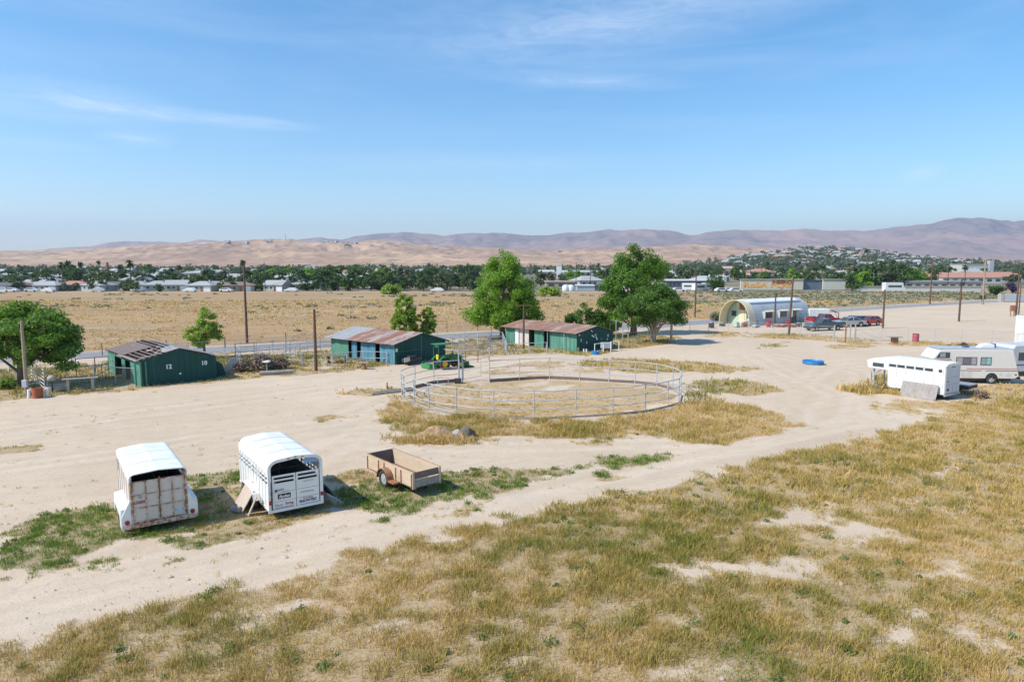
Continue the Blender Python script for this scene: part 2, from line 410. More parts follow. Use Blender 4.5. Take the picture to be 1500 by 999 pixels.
def cover(X,Y):
    """returns vegetation cover, green share, tuft height, dryness"""
    n1=fbm(X,Y,2.2,4,3); n2=fbm(X,Y,.8,3,11); n3=fbm(X,Y,7,3,23); n4=fbm(X*.6+Y*.8,(-X*.8+Y*.6)*2.0,3.0,3,31)
    nn=.45*n1+.25*n2+.3*n4
    c=np.zeros(X.shape); g=np.zeros(X.shape); h=np.full(X.shape,.08)
    for nm,poly,dens,gr,ht,fe in ZONES:
        sd=polysd(poly,X,Y)+ (n2-.5)*1.6*min(fe,1.2)+(n1-.5)*1.2*fe
        m=sstep(-.25*fe,fe*.9,sd)*dens
        if nm=='fore':
            for bx,by,br in BAREW: m=m*(1-.55*np.exp(-((((X-bx)*.8+(Y-by)*.5+(n1-.5)*3*br)/1.15)**2+(((Y-by)*.9-(X-bx)*.4+(n4-.5)*3*br)/.8)**2)/(br*br)))
        amp=.85 if nm=='fore' else 1.5
        v=sstep(1-m-.25,1-m+.22,.585+(nn-.5)*1.0+(n2-.5)*.7 if nm=='fore' else .54+(nn-.5)*1.9)*np.clip(m*4,0,1)
        up=v>c
        gg=np.clip(gr+(n3-.5)*1.1+(n2-.5)*.5,0,1)
        if nm=='fore': gg=np.clip(gr+(n3-.5)*.9+(n1-.5)*.5,0,.78)
        c=np.where(up,v,c); g=np.where(up,gg,g); h=np.where(up,ht*(.6+.8*n3),h)
    return c,g,h
EXCL=[]
# ------------------------------------------------------------------ ground sheet
def terr(X,Y):
    z=(fbm(X,Y,9,3,51)-.5)*.10*sstep(12,30,Y)*(1-sstep(150,260,Y))
    return z*0+0.0
LANES=[[(-100,925),(150,868),(400,808),(600,757),(800,712),(1000,668),(1180,634),(1330,600),(1370,570)],[(-100,905),(200,838),(450,782),(700,727),(900,688),(1100,650),(1300,612)],
 [(-100,700),(150,668),(300,640),(480,620),(560,585),(640,560),(800,530)],[(-60,640),(200,606),(420,578),(600,553),(760,527),(900,520),(1020,515),(1130,520),(1260,545),(1290,620)],[(480,650),(700,655),(900,650),(1100,645),(1200,620),(1230,580),(1150,545),(1100,520)],[(150,790),(250,745),(420,690),(520,640)],[(1000,508),(1130,495),(1300,470),(1480,452)],[(1180,560),(1220,530),(1350,525),(1500,520)]]
def rutmask(X,Y):
    best=np.full(X.shape,9.0)
    for L in LANES:
        P=[W(*q) for q in L]; d=np.full(X.shape,9.0)
        for a,b in zip(P[:-1],P[1:]):
            ex,ey=b.x-a.x,b.y-a.y; l=ex*ex+ey*ey; t=np.clip(((X-a.x)*ex+(Y-a.y)*ey)/l,0,1); d=np.minimum(d,np.hypot(X-a.x-t*ex,Y-a.y-t*ey))
        w=(fbm(X,Y,6,2,15)-.5)*.7
        best=np.minimum(best,np.abs(d+w-.8))
    m=(1-sstep(.12,.5,best)); e=(1-sstep(.25,.55,np.abs(best-.75)))
    return m*.55,e*.6
def make_ground():
    xs=np.concatenate([-np.geomspace(12000,62,40),np.arange(-60,100.1,.36),np.geomspace(102,12000,40)])
    ys=[ -60,-30,0,6,9]; y=10.0
    while y<260: ys.append(y); y+=max(.2,.0052*y*1.1)
    ys=np.concatenate([np.array(ys),np.geomspace(264,14000,60)])
    XX,YY=np.meshgrid(xs,ys); nx,ny=len(xs),len(ys)
    c,g,h=cover(XX,YY)
    rs=roadsd(XX,YY)
    field=sstep(3.2,5.0,rs+(fbm(XX,YY,3,2,5)-.5)*1.5)*(1-sstep(222,232,YY))
    # pale graded yard right of the hall side of the road
    sage=sstep(.36,.54,fbm(XX,YY,14,4,71)*.6+fbm(XX,YY,4,3,75)*.4)*field*np.clip(sstep(38,80,XX)*sstep(115,135,YY)+.25*sstep(120,150,YY),0,1)
    town=sstep(224,236,YY)
    Z=np.zeros_like(XX); micro=(fbm(XX,YY,.7,3,91)-.5)*.05+(fbm(XX,YY,5,2,93)-.5)*.08
    Z=Z+micro*(1-sstep(60,110,YY))
    A=np.stack([c,g,h/.5,np.ones_like(c)],-1).reshape(-1,4)
    C=np.stack([*rutmask(XX,YY),np.zeros_like(c),np.ones_like(c)],-1).reshape(-1,4)
    B=np.stack([field,sage,town,np.ones_like(c)],-1).reshape(-1,4)
    V=np.stack([XX,YY,Z],-1).reshape(-1,3)
    i=np.arange(ny-1)[:,None]*nx+np.arange(nx-1)[None,:]; i=i.ravel()
    F=np.stack([i,i+1,i+1+nx,i+nx],-1)
    m,nt,b,_=newmat('dry_valley_ground')
    pos=N(nt,'ShaderNodeNewGeometry').outputs['Position']
    a=N(nt,'ShaderNodeAttribute'); a.attribute_name='zoneA'; sa=N(nt,'ShaderNodeSeparateColor'); nt.links.new(a.outputs[0],sa.inputs[0])
    bb=N(nt,'ShaderNodeAttribute'); bb.attribute_name='zoneB'; sb=N(nt,'ShaderNodeSeparateColor'); nt.links.new(bb.outputs[0],sb.inputs[0])
    # dirt: pale sandy, tracks run along the lane
    mp=N(nt,'ShaderNodeMapping'); mp.inputs['Rotation'].default_value=(0,0,-R(31)); nt.links.new(pos,mp.inputs[0])
    tr=noise(nt,1.0,5,.6,vec=mp.outputs[0],scale3=(.05,1.3,1),dist=.3)
    big=noise(nt,.09,4,.55,vec=pos); med=noise(nt,.7,5,.65,vec=pos); fin=noise(nt,9,5,.75,vec=pos); peb=noise(nt,45,3,.8,vec=pos)
    d=mixc(nt,ramp(nt,big,[(.35,0.0),(.65,1.0)]),(.64,.51,.375),(.57,.45,.32))
    d=mixc(nt,mth(nt,'MULTIPLY',ramp(nt,tr,[(.42,0.0),(.62,1.0)]),.35),d,(.49,.39,.30))
    d=mixc(nt,mth(nt,'MULTIPLY',ramp(nt,med,[(.45,0.0),(.75,1.0)]),.45),d,(.47,.36,.255))
    d=mixc(nt,mth(nt,'MULTIPLY',ramp(nt,fin,[(.5,0.0),(.8,1.0)]),.5),d,(.40,.31,.23))
    d=mixc(nt,mth(nt,'MULTIPLY',ramp(nt,peb,[(.66,0.0),(.74,1.0)]),.5),d,(.33,.26,.2))
    rut=N(nt,'ShaderNodeAttribute'); rut.attribute_name='ruts'; sr=N(nt,'ShaderNodeSeparateColor'); nt.links.new(rut.outputs[0],sr.inputs[0])
    rb=ramp(nt,noise(nt,1.0,5,.7,vec=pos,scale3=(.6,.6,1)),[(.38,.05),(.7,.85)])
    d=mixc(nt,mth(nt,'MULTIPLY',sr.outputs[0],rb),d,(.66,.56,.45))
    d=mixc(nt,mth(nt,'MULTIPLY',mth(nt,'MULTIPLY',sr.outputs[1],rb),.55),d,(.43,.32,.22))
    d=mixc(nt,mth(nt,'MULTIPLY',ramp(nt,noise(nt,3.2,5,.75,vec=pos),[(.52,0.0),(.66,1.0)]),.30),d,(.40,.30,.205))
    # vegetation thatch, its tones also deepened for shadow between the tufts
    dry=mixc(nt,ramp(nt,fin,[(.35,0.0),(.7,1.0)]),(.50,.34,.15),(.27,.175,.07))
    grn=mixc(nt,ramp(nt,fin,[(.35,0.0),(.7,1.0)]),(.17,.14,.05),(.30,.21,.095))
    veg=mixc(nt,sa.outputs[1],dry,grn)
    cf=mth(nt,'ADD',sa.outputs[0],mth(nt,'ADD',mth(nt,'MULTIPLY',mth(nt,'SUBTRACT',fin,.5),1.0),mth(nt,'MULTIPLY',mth(nt,'SUBTRACT',noise(nt,2.4,4,.65,vec=pos),.5),1.1)))
    cf=mth(nt,'MULTIPLY',ramp(nt,cf,[(.42,0.0),(.95,1.0)]),.66)
    cf=mth(nt,'MULTIPLY',cf,mth(nt,'MINIMUM',mth(nt,'MULTIPLY',sa.outputs[0],6.0),1.0))
    col=mixc(nt,cf,d,veg)
    # open field
    fb=noise(nt,1,5,.6,vec=pos,scale3=(.02,.06,1)); fm=noise(nt,1,5,.7,vec=pos,scale3=(.25,.5,1)); ff=noise(nt,2.2,4,.8,vec=pos)
    fc=mixc(nt,ramp(nt,fb,[(.35,0.0),(.65,1.0)]),(.49,.32,.16),(.40,.255,.14))
    fc=mixc(nt,mth(nt,'MULTIPLY',ramp(nt,fm,[(.42,0.0),(.7,1.0)]),.7),fc,(.29,.19,.105))
    fc=mixc(nt,mth(nt,'MULTIPLY',ramp(nt,ff,[(.45,0.0),(.75,1.0)]),.45),fc,(.26,.18,.10))
    fc=mixc(nt,mth(nt,'MULTIPLY',ramp(nt,noise(nt,1,4,.6,vec=pos,scale3=(.03,.10,1)),[(.6,0.0),(.7,1.0)]),.6),fc,(.52,.42,.32))
    fc=mixc(nt,mth(nt,'MULTIPLY',ramp(nt,noise(nt,5,4,.8,vec=pos),[(.5,0.0),(.68,1.0)]),.5),fc,(.22,.15,.08))
    fc=mixc(nt,mth(nt,'MULTIPLY',ramp(nt,noise(nt,1,5,.65,vec=pos,scale3=(.02,.13,1)),[(.56,0.0),(.66,1.0)]),.45),fc,(.27,.25,.15))
    fc=mixc(nt,mth(nt,'MULTIPLY',sb.outputs[1],.75),fc,(.27,.25,.16))
    col=mixc(nt,sb.outputs[0],col,fc)
    tc=mixc(nt,ramp(nt,noise(nt,.03,5,.7,vec=pos),[(.4,0.0),(.6,1.0)]),(.30,.24,.17),(.12,.13,.08))
    col=mixc(nt,sb.outputs[2],col,tc)
    nt.links.new(col,b.inputs['Base Color']); b.inputs['Roughness'].default_value=.95; b.inputs['Specular IOR Level'].default_value=.14
    hh=mth(nt,'ADD',mth(nt,'MULTIPLY',fin,.6),mth(nt,'ADD',mth(nt,'MULTIPLY',peb,.25),mth(nt,'MULTIPLY',tr,.5)))
    bump(nt,b,hh,.75,.06)
    o=mesh_np('ground',V,F,m,{'zoneA':A,'zoneB':B,'ruts':C},smooth=True)
    tag(o,kind='structure'); return o
make_ground()
# paved road: sheet above the ground following the measured line
def make_road():
    pts=[W(-400,556),W(0,526),W(400,509),W(680,491),W(1040,472),W(1200,456),W(1420,443),W(1700,431)]
    P=[]
    for i in range(len(pts)-1):
        for k in range(10): P.append(pts[i].lerp(pts[i+1],k/10))
    P.append(pts[-1])
    for _ in range(6):
        P=[P[0]]+[(P[i-1]+P[i]*2+P[i+1])/4 for i in range(1,len(P)-1)]+[P[-1]]
    vs=[];fs=[]
    for i,p in enumerate(P):
        t=(P[min(i+1,len(P)-1)]-P[max(i-1,0)]).normalized(); n=Vector((-t.y,t.x,0))
        vs+= [p+n*2.7+Vector((0,0,.03)),p-n*2.7+Vector((0,0,.03)),p+n*3.0-Vector((0,0,.1)),p-n*3.0-Vector((0,0,.1))]
    for i in range(len(P)-1):
        a=i*4; fs+=[(a+1,a+5,a+4,a),(a,a+4,a+6,a+2),(a+3,a+7,a+5,a+1)]
    m,nt,b,_=newmat('old_asphalt')
    pos=N(nt,'ShaderNodeNewGeometry').outputs['Position']
    c=mixc(nt,ramp(nt,noise(nt,.6,6,.7,vec=pos),[(.35,0.0),(.7,1.0)]),(.25,.24,.25),(.33,.30,.28))
    nt.links.new(c,b.inputs['Base Color']); b.inputs['Roughness'].default_value=.85
    mb=MB(); mb.add(vs,fs); o=mb.build('road',m); tag(o,kind='structure')
make_road()
# ------------------------------------------------------------------ hills
def interp(pts,x): return np.interp(x,[p[0] for p in pts],[p[1] for p in pts])
def hillmat(name,c1,c2,c3,c4,sc):
    m,nt,b,_=newmat(name); pos=N(nt,'ShaderNodeNewGeometry').outputs['Position']
    f1=noise(nt,sc,6,.6,vec=pos,scale3=(1,.6,2.5)); f2=noise(nt,sc*7,6,.7,vec=pos,scale3=(1,.5,2)); f3=noise(nt,sc*.4,4,.6,vec=pos)
    c=mixc(nt,ramp(nt,f1,[(.4,0.0),(.6,1.0)]),c1,c2)
    c=mixc(nt,mth(nt,'MULTIPLY',ramp(nt,f2,[(.48,0.0),(.66,1.0)]),.75),c,c3)
    c=mixc(nt,mth(nt,'MULTIPLY',ramp(nt,f3,[(.5,0.0),(.62,1.0)]),.6),c,c4)
    nt.links.new(c,b.inputs['Base Color']); b.inputs['Roughness'].default_value=1; b.inputs['Specular IOR Level'].default_value=.05
    return m
HILLS={}
def hill(name,ridge,D0,Dr,D1,mat,rough,gull,seed,x0=-500,x1=2000,step=5,nd=90,foot=-3,power=1.25):
    px=np.arange(x0,x1+1,step); t=np.linspace(0,1.35,nd)
    PXg,T=np.meshgrid(px,t)
    rh=9+(388-interp(ridge,PXg))/1000.0*Dr*1.0062
    d=np.where(T<=1,D0+(Dr-D0)*T,Dr+(D1-Dr)*(T-1)/.35)
    x=(PXg-750)/1000.0*d*.9876
    prof=np.where(T<=1,np.clip(T,0,1)**power,1-((T-1)/.35)**1.5)
    a=x/Dr*1000
    g1=1-np.abs(2*fbm(x,d*.8,Dr*.045*gull,5,seed)-1)
    g2=1-np.abs(2*fbm(x,d*.5,Dr*.014*gull,4,seed+9)-1)
    n=fbm(x,d,Dr*.09*gull,4,seed+5)
    env=np.clip(T*3.0,0,1)*(1-sstep(.90,1.0,T)*.75)
    z=rh*prof*(1-rough*env*(1.15-g1)*.9-rough*.35*env*(1-g2))+rh*env*(n-.5)*rough*.8
    z=np.where(T<=0.001,foot,z)+foot*(1-np.clip(T*5,0,1))
    lim=9+(388-interp(ridge,PXg))/1000.0*d*.995*1.0062
    z=np.where(T<.97,np.minimum(z,lim*0.985),z)
    V=np.stack([x,d,z],-1).reshape(-1,3); nx,ny=len(px),nd
    i=(np.arange(ny-1)[:,None]*nx+np.arange(nx-1)[None,:]).ravel()
    F=np.stack([i,i+1,i+1+nx,i+nx],-1)
    o=mesh_np(name,V,F,mat,smooth=True); tag(o,kind='structure')
    HILLS[name]=(px,d[:,0],z)
    return o
FARR=[(-600,380),(-100,374),(0,370),(60,365),(100,361),(130,360),(160,354),(200,352),(240,352),(265,354),(290,350),(330,352),(380,352),(435,350),(470,347),(500,350),(515,346),(535,343),(560,342),(590,340),(620,343),(650,344),(690,341),(740,341),(780,344),(830,341),(850,341),(890,337),(915,337),(940,335),(980,338),(1010,343),(1022,343),(1050,338),(1080,336),(1130,337),(1165,337),(1180,335),(1210,338),(1250,337),(1290,336),(1310,333),(1330,331),(1370,326),(1400,320),(1430,319),(1450,319),(1485,323),(1500,320),(1560,312),(1700,318),(2100,330)]
NEARR=[(-600,376),(-100,371),(0,368),(60,366),(120,364),(200,359),(260,356),(330,353),(380,351),(425,348),(445,352),(480,354),(520,355),(550,351),(575,354),(620,358),(700,361),(760,365),(800,366),(860,363),(920,362),(960,360),(1010,358),(1050,359),(1090,362),(1130,364),(1200,367),(1250,370),(1320,373),(1400,376),(1500,379),(2100,384)]
MH=hillmat('far_mountain_scrub',(.36,.25,.21),(.23,.19,.17),(.13,.12,.11),(.46,.30,.24),.0011)
NH=hillmat('dry_hill_grass',(.55,.375,.235),(.38,.25,.17),(.15,.11,.09),(.31,.20,.145),.004)
hill('mountains',FARR,4600,7600,9000,MH,.45,1.4,101,nd=110,power=1.1)
hill('hills',NEARR,1500,3000,3700,NH,.42,.9,202,step=4,nd=110,power=.95)
TOWNR=[(-600,391),(700,391),(950,389),(1040,383),(1080,378),(1130,371),(1170,366),(1210,364),(1260,366),(1290,370),(1340,376),(1400,381),(1500,385),(1700,391),(2100,392)]
hill('town_hill',TOWNR,620,1500,1800,hillmat('town_hill_soil',(.34,.27,.18),(.24,.20,.13),(.16,.15,.10),(.42,.31,.2),.01),.12,.8,303,step=6,nd=60,foot=-2,power=1.0)
def hill_z(name,px,d):
    p,dd,z=HILLS[name]; i=int(np.clip(np.searchsorted(p,px),0,len(p)-1)); j=int(np.clip(np.searchsorted(dd,d),0,len(dd)-1))
    return float(z[j,i])
# ------------------------------------------------------------------ haze
def haze():
    mb=MB(); mb.b2(-16000,16000,-200,14000-500,-1.5,760)
    m=bpy.data.materials.new('valley_haze'); m.use_nodes=True; nt=m.node_tree
    for n in list(nt.nodes): nt.nodes.remove(n)
    out=N(nt,'ShaderNodeOutputMaterial'); v=N(nt,'ShaderNodeVolumePrincipled')
    v.inputs['Color'].default_value=(.74,.82,1,1); v.inputs['Density'].default_value=HAZE; v.inputs['Anisotropy'].default_value=.2
    nt.links.new(v.outputs[0],out.inputs['Volume'])
    o=mb.build('haze',m); tag(o,'thin pale blue haze lying over the whole valley','haze',kind='stuff')
HAZE=9.5e-5
haze()
# ================================================================== horse trailers
def arch_path(w,z0,z1,r,n=7,r2=None):
    """cross-section going up the left wall, over the rounded roof, down the right wall"""
    P=[(-w,z0)]
    cr=r2 or r*.72
    for k in range(n+1):
        a=math.pi-(math.pi/2)*k/n; P.append((-w+r+r*math.cos(a),z1-cr-.05+cr*math.sin(a)))
    P.append((0,z1))
    for k in range(n+1):
        a=math.pi/2-(math.pi/2)*k/n; P.append((w-r+r*math.cos(a),z1-cr-.05+cr*math.sin(a)))
    P.append((w,z0)); return P
def wheel(parent,x,y,r,wd=.2,rim='rim',side=-1):
    t=MB(); t.ring((x,y,r),(1,0,0),r*.80,(r*.20,wd/2),22,8); ty=t.build('tyre',MT['rubber'],parent,True)
    q=MB(); q.disc((x,y,r),(1,0,0),r*.64,wd*.5,20); q.disc((x+side*wd*.28,y,r),(1,0,0),r*.22,wd*.2,12)
    for k in range(5):
        a=k*2*math.pi/5; q.disc((x+side*wd*.27,y+math.cos(a)*r*.4,r+math.sin(a)*r*.4),(1,0,0),r*.08,.03,8)
    q.build('rim',MT[rim],parent,False)
def wheels(parent,x,y,r,wd=.2,rim='rim',side=-1):
    g=bpy.data.objects.new('wheel',None); COL.objects.link(g); g.parent=parent; g.location=(x,y,0); g.empty_display_size=.1
    wheel(g,0,0,r,wd,rim,side); return g
def rusty_trailer():
    base=W(232,782); # rear centre on the ground
    RL=W(192,697,2.02); RRr=W(269,685,2.02); c=(RL+RRr)/2
    t=thing('horse_trailer','white horse trailer with rust-streaked ribbed rear doors, left of the slotted white trailer','horse trailer',(c.x,c.y,0),R(34.9))
    hw=.86; L=4.05; zf=.36; zt=2.1
    # side walls with an upper gap at the rear
    b=MB()
    for s in(-1,1):
        b.b2(s*hw-.02*s,s*hw+.015*s,0.03,L,zf,1.98) if s<0 else None
    # right wall: solid to 1.66, slats above
    b.b2(hw-.03,hw,0.03,L,zf,1.62)
    for z in(1.70,1.80): b.b2(hw-.03,hw,.03,L,z,z+.035)
    for y in(.03,.62,1.3,2.0,2.8,3.6): b.b2(hw-.032,hw+.004,y,y+.05,1.6,1.95)
    b.b2(-hw,hw,L-.03,L,zf,1.98)
    b.b2(-hw,hw,0.02,L,zf-.06,zf)
    for y in np.linspace(.1,L-.1,6): b.b2(-hw-.035,-hw-.012,y-.02,y+.02,zf,1.9)
    body=b.build('body',MT['cream'],t)
    # vertical window at front left
    w_=MB(); w_.b2(-hw-.03,-hw-.005,L-.75,L-.35,1.35,1.75); w_.build('side_window',MT['glass'],t,bevel=.01)
    r=MB(); P=arch_path(hw+.03,1.80,zt+.02,.2,6); r.sheet([(p[0],p[1]) for p in P],'y',-.06,L+.03,-.03)
    P2=[p for p in P]; r.prism(P2,'y',L-.01,L+.02)
    for y in (1.3,2.7): r.sheet([(p[0]*1.003,p[1]+.004) for p in P[1:-1]],'y',y-.02,y+.02,.006)
    r.build('roof',MT['whiteroof'],t,True)
    # rear doors
    for s in(-1,1):
        d=MB(); x0,x1=(s*.01,s*.80) if s>0 else (s*.80,s*.01)
        d.b2(x0,x1,-.03,.0,zf+.03,1.80)
        dr=d.build('door',MT['cream'],t)
        q=MB()
        for x in (x0+.02,(x0+x1)/2,x1-.02): q.b2(x-.018,x+.018,-.062,-.031,zf+.03,1.80)
        for z in (zf+.05,zf+.52,zf+.97,1.785): 
            for a_,b_ in ((x0+.04,(x0+x1)/2-.02),((x0+x1)/2+.02,x1-.04)): q.b2(a_,b_,-.058,-.031,z-.017,z+.017)
        q.build('rib',MT['rustwhite'],dr)
    f=MB()
    f.b2(-hw-.01,-.81,-.05,.03,zf,1.98); f.b2(.81,hw+.01,-.05,.03,zf,1.98); f.b2(-hw-.3,hw+.3,-.07,.03,zf-.14,zf+.01)
    f.build('rear_frame',MT['rustwhite'],t)
    l=MB(); l.box((0.02,-.075,1.82),(.05,.04,.12)); l.tube([(.02,-.07,1.2),(.02,-.07,1.68)],.012,6); l.build('latch',MT['rust'],t)
    # flared fenders
    for s in(-1,1):
        q=MB(); 
        q.prism([(s*hw,zf-.12),(s*(hw+.32),zf-.12),(s*(hw+.30),zf+.30),(s*(hw+.02),1.22)],'y',-.05,-.01)
        q.prism([(s*hw,.62),(s*(hw+.33),.62),(s*(hw+.31),.90),(s*(hw+.02),.96)],'y',.0,2.25)
        q.b2(*sorted((s*(hw+.30),s*(hw+.33))),0,.28,.3,.62); q.b2(*sorted((s*(hw+.30),s*(hw+.33))),2.0,2.25,.3,.62)
        q.build('fender',MT['white'],t,bevel=.008)
        wheels(t,s*(hw+.17),.72,.33,.2,'rim',s); wheels(t,s*(hw+.17),1.52,.33,.2,'rim',s)
        u=MB(); u.disc((s*(hw+.14),-.07,zf+.10),(0,1,0),.075,.04,16); u.build('tail_light',MT['redlens'],t)
    dk=MB(); dk.b2(-.7,.7,.1,L-.2,.16,.30); dk.tube([(0,L,.38),(0,L+1.2,.40)],.05,8); dk.tube([(-.6,L,.38),(0,L+1.1,.4)],.035,6); dk.tube([(.6,L,.38),(0,L+1.1,.4)],.035,6); dk.tube([(0,L+1.05,0),(0,L+1.05,.7)],.035,8)
    dk.build('chassis',MT['darkmetal'],t)
    inn=MB(); inn.b2(-.02,.02,.3,3,zf,1.6); inn.b2(-.8,-.3,3.2,3.6,zf,1.7); inn.b2(-hw+.03,-hw+.035,.05,L-.1,zf,1.95); inn.b2(hw-.036,hw-.032,.05,L-.1,zf,1.6); inn.b2(-.8,.8,L-.06,L-.05,zf,1.95); inn.build('stall_divider',MT['interior'],t)
    e=text('lettering','LOGAN',.15,MT['label_red'],t,(-.605,-.036,zf+.72),(math.pi/2,0,0),bold=.006,sx=.62)
    u=MB(); u.ring((-.58,-.037,zf+.90),(0,1,0),.045,(.012,.003),14,4); u.prism([(-.62,zf+.90),(-.58,zf+.85),(-.54,zf+.90)],'y',-.042,-.036); u.build('emblem',MT['label_grey'],t)
    u=MB(); u.lathe([(.14,0),(.14,.004)],24); o=u.build('sticker',MT['label_white'],t); o.rotation_euler=(math.pi/2,0,0); o.location=(.59,-.033,zf+.23); o.scale=(1,.5,1)
    text('lettering','CIRCLE',.07,MT['decal_blue'],t,(.59,-.04,zf+.23),(math.pi/2,0,0),bold=.003)
    u=MB(); u.ring((0,0,0),(0,1,0),.13,(.010,.004),24,4); o=u.build('sticker_rim',MT['decal_blue'],t); o.location=(.59,-.038,zf+.23); o.scale=(1,1,.5)
rusty_trailer()
def marker_lights(t,pts):
    for p in pts: m=MB(); m.box(p,(.07,.03,.04)); m.build('marker_light',MT['amber'],t)
def stock_trailer():
    RL=W(394,675,2.1); RRr=W(468,666,2.1); c=(RL+RRr)/2
    t=thing('horse_trailer','clean white slotted stock trailer with stickered rear doors, standing right of the rusty one','horse trailer',(c.x,c.y,0),R(34.9))
    hw=.97; L=4.15; zf=.32; zt=2.18
    P=arch_path(hw,1.62,zt,.42,8,.32)
    r=MB(); r.sheet(P,'y',0,L,-.03); r.prism(P,'y',L-.02,L)
    r.build('roof',MT['whiteroof'],t,True)
    # side walls: solid lower, two slot rows above
    for s in(-1,1):
        b=MB(); a0,a1=sorted((s*hw,s*(hw-.03)))
        b.b2(a0,a1,0,L,zf,1.24); b.b2(a0,a1,0,L,1.345,1.40); b.b2(a0,a1,0,L,1.50,1.65)
        bars=[0,.40,.78,1.12,1.45,1.80,2.30,2.72,3.10,3.45,3.85,L]
        for i,y in enumerate(bars): b.b2(a0,a1,max(0,y-.05-(.05 if i in(4,6) else 0)),min(L,y+.05),1.24,1.52)
        b.build('side_wall',MT['white'],t)
        q=MB(); e0,e1=sorted((s*hw,s*(hw+.022)))
        for y in np.linspace(.35,L-.25,10): q.b2(e0,e1,y-.02,y+.02,zf+.05,1.66)
        q.b2(e0,e1,0,L,zf,zf+.06)
        q.build('rib',MT['white'],t)
    b=MB(); b.b2(-hw,hw,L-.03,L,zf,1.7); b.b2(-hw,hw,0,L,zf-.05,zf); b.build('body',MT['white'],t)
    i_=MB(); 
    for s in(-1,1): i_.b2(*sorted((s*(hw-.035),s*(hw-.04))),.05,L-.05,zf,1.24)
    i_.b2(-hw+.04,hw-.04,L-.05,L-.04,zf,2.0); i_.b2(-hw+.05,hw-.05,.05,L-.05,zf+.001,zf+.02)
    i_.tube([(-hw+.05,2.0,1.2),(hw-.05,2.0,1.2)],.02,6); i_.tube([(-hw+.05,2.0,.8),(hw-.05,2.0,.8)],.02,6); i_.tube([(0,2,.3),(0,2,1.9)],.02,6)
    i_.build('interior',MT['interior'],t)
    # rear arch frame
    f=MB(); f.sheet(arch_path(hw+.02,zf-.06,zt+.02,.42,8,.32),'y',-.06,.03,-.11); f.b2(-hw-.02,hw+.02,-.07,.03,zf-.08,zf+.02); f.build('rear_frame',MT['whiteroof'],t,True)
    for s in(-1,1):
        d=MB(); x0,x1=sorted((s*.012,s*.84))
        d.b2(x0,x1,-.045,-.015,zf+.04,1.28); d.b2(x0,x1,-.045,-.015,1.36,1.42); d.b2(x0,x1,-.045,-.015,1.50,1.57)
        for x in(x0+.03,x1-.03): d.b2(x-.03,x+.03,-.046,-.014,1.27,1.56)
        dr=d.build('door',MT['white'],t)
        g=MB()
        for z in(.62,.94): g.b2(x0+.03,x1-.03,-.052,-.046,z-.006,z+.006)
        for z in (1.32,1.46): pass
        g.build('panel_rib',MT['label_grey'],dr)
        u=MB(); u.box((s*(hw-.04),-.085,.62),(.09,.05,.14)); u.build('tail_light',MT['redlens'],t,bevel=.01)
    marker_lights(t,[(-hw-.02,.5,.36),(-hw-.02,2.0,.36+.5),(-hw-.02,3.8,.36),(-.25,-.075,2.13),(0,-.075,2.15),(.25,-.075,2.13)])
    for y in (1.05,2.1,3.1): sm=MB(); sm.sheet([(p[0]*1.002,p[1]+.002) for p in P[1:-1]],'y',y-.012,y+.012,.007); sm.build('roof_seam',MT['galvlight0'],t)
    h=MB(); h.tube([(-.72,-.075,1.02),(-.45,-.09,1.05)],.014,6); h.disc((-.72,-.06,1.02),(0,1,0),.04,.05,10); h.tube([(-.88,-.08,.35),(-.88,-.08,1.35)],.018,8); h.box((-.88,-.09,.95),(.05,.05,.16)); h.box((-.88,-.09,.75),(.05,.05,.10))
    h.build('latch',MT['darkmetal'],t)
    u=MB(); u.b2(-.66,-.20,-.05,-.046,.70,.88); u.build('sticker',MT['label_black'],t)
    text('lettering','Ryden',.15,MT['label_white'],t,(-.43,-.053,.78),(math.pi/2,0,0),depth=.002,shear=.3,bold=.004)
    text('lettering','Show',.125,MT['label_grey'],t,(-.63,-.049,.48),(math.pi/2,0,0),depth=.002,bold=.003)
    text('lettering','String',.125,MT['label_red'],t,(-.26,-.049,.50),(math.pi/2,0,0),depth=.002,bold=.003)
    u=MB(); u.b2(-.76,-.08,-.05,-.046,.385,.40); u.build('underline',MT['label_blue'],t)
    text('lettering','SHOWTEC',.13,MT['label_blue'],t,(.42,-.049,.46),(math.pi/2,0,0),depth=.002,bold=.007)
    text('lettering','Drew Fitting',.07,MT['label_red'],t,(.42,-.049,.57),(math.pi/2,0,0),depth=.002,bold=.002)
    text('lettering','CONTINENTAL',.075,MT['label_teal'],t,(.40,-.049,.80),(math.pi/2,0,0),depth=.002,bold=.001)
    text('lettering','National Reining',.055,MT['label_grey'],t,(.46,-.049,1.20),(math.pi/2,0,0),depth=.002)
    text('lettering','hollow creek',.05,MT['label_grey'],t,(-.40,-.049,.96),(math.pi/2,0,0),depth=.002)
    # decal high inside the arch, and small marks on the roof side
    u=MB(); u.lathe([(.13,0),(.13,.004)],20); o=u.build('sticker',MT['decal_blue'],t); o.rotation_euler=(math.pi/2,0,0); o.location=(.62,-.03,1.93); o.scale=(1.3,.6,1)
    u=MB(); u.b2(.30,.90,-.026,-.02,1.84,2.02); u.build('sign_plate',MT['decal_blue'],t)
    for yy,s_ in ((3.75,'4-STAR'),(1.75,'Ranch'),(.65,'STAR')):
        text('lettering',s_,.13 if yy!=1.75 else .09,MT['label_grey'],t,(-hw-.0035+.012,yy,1.73),(math.pi/2-.10,0,-math.pi/2),depth=.006,bold=.003)
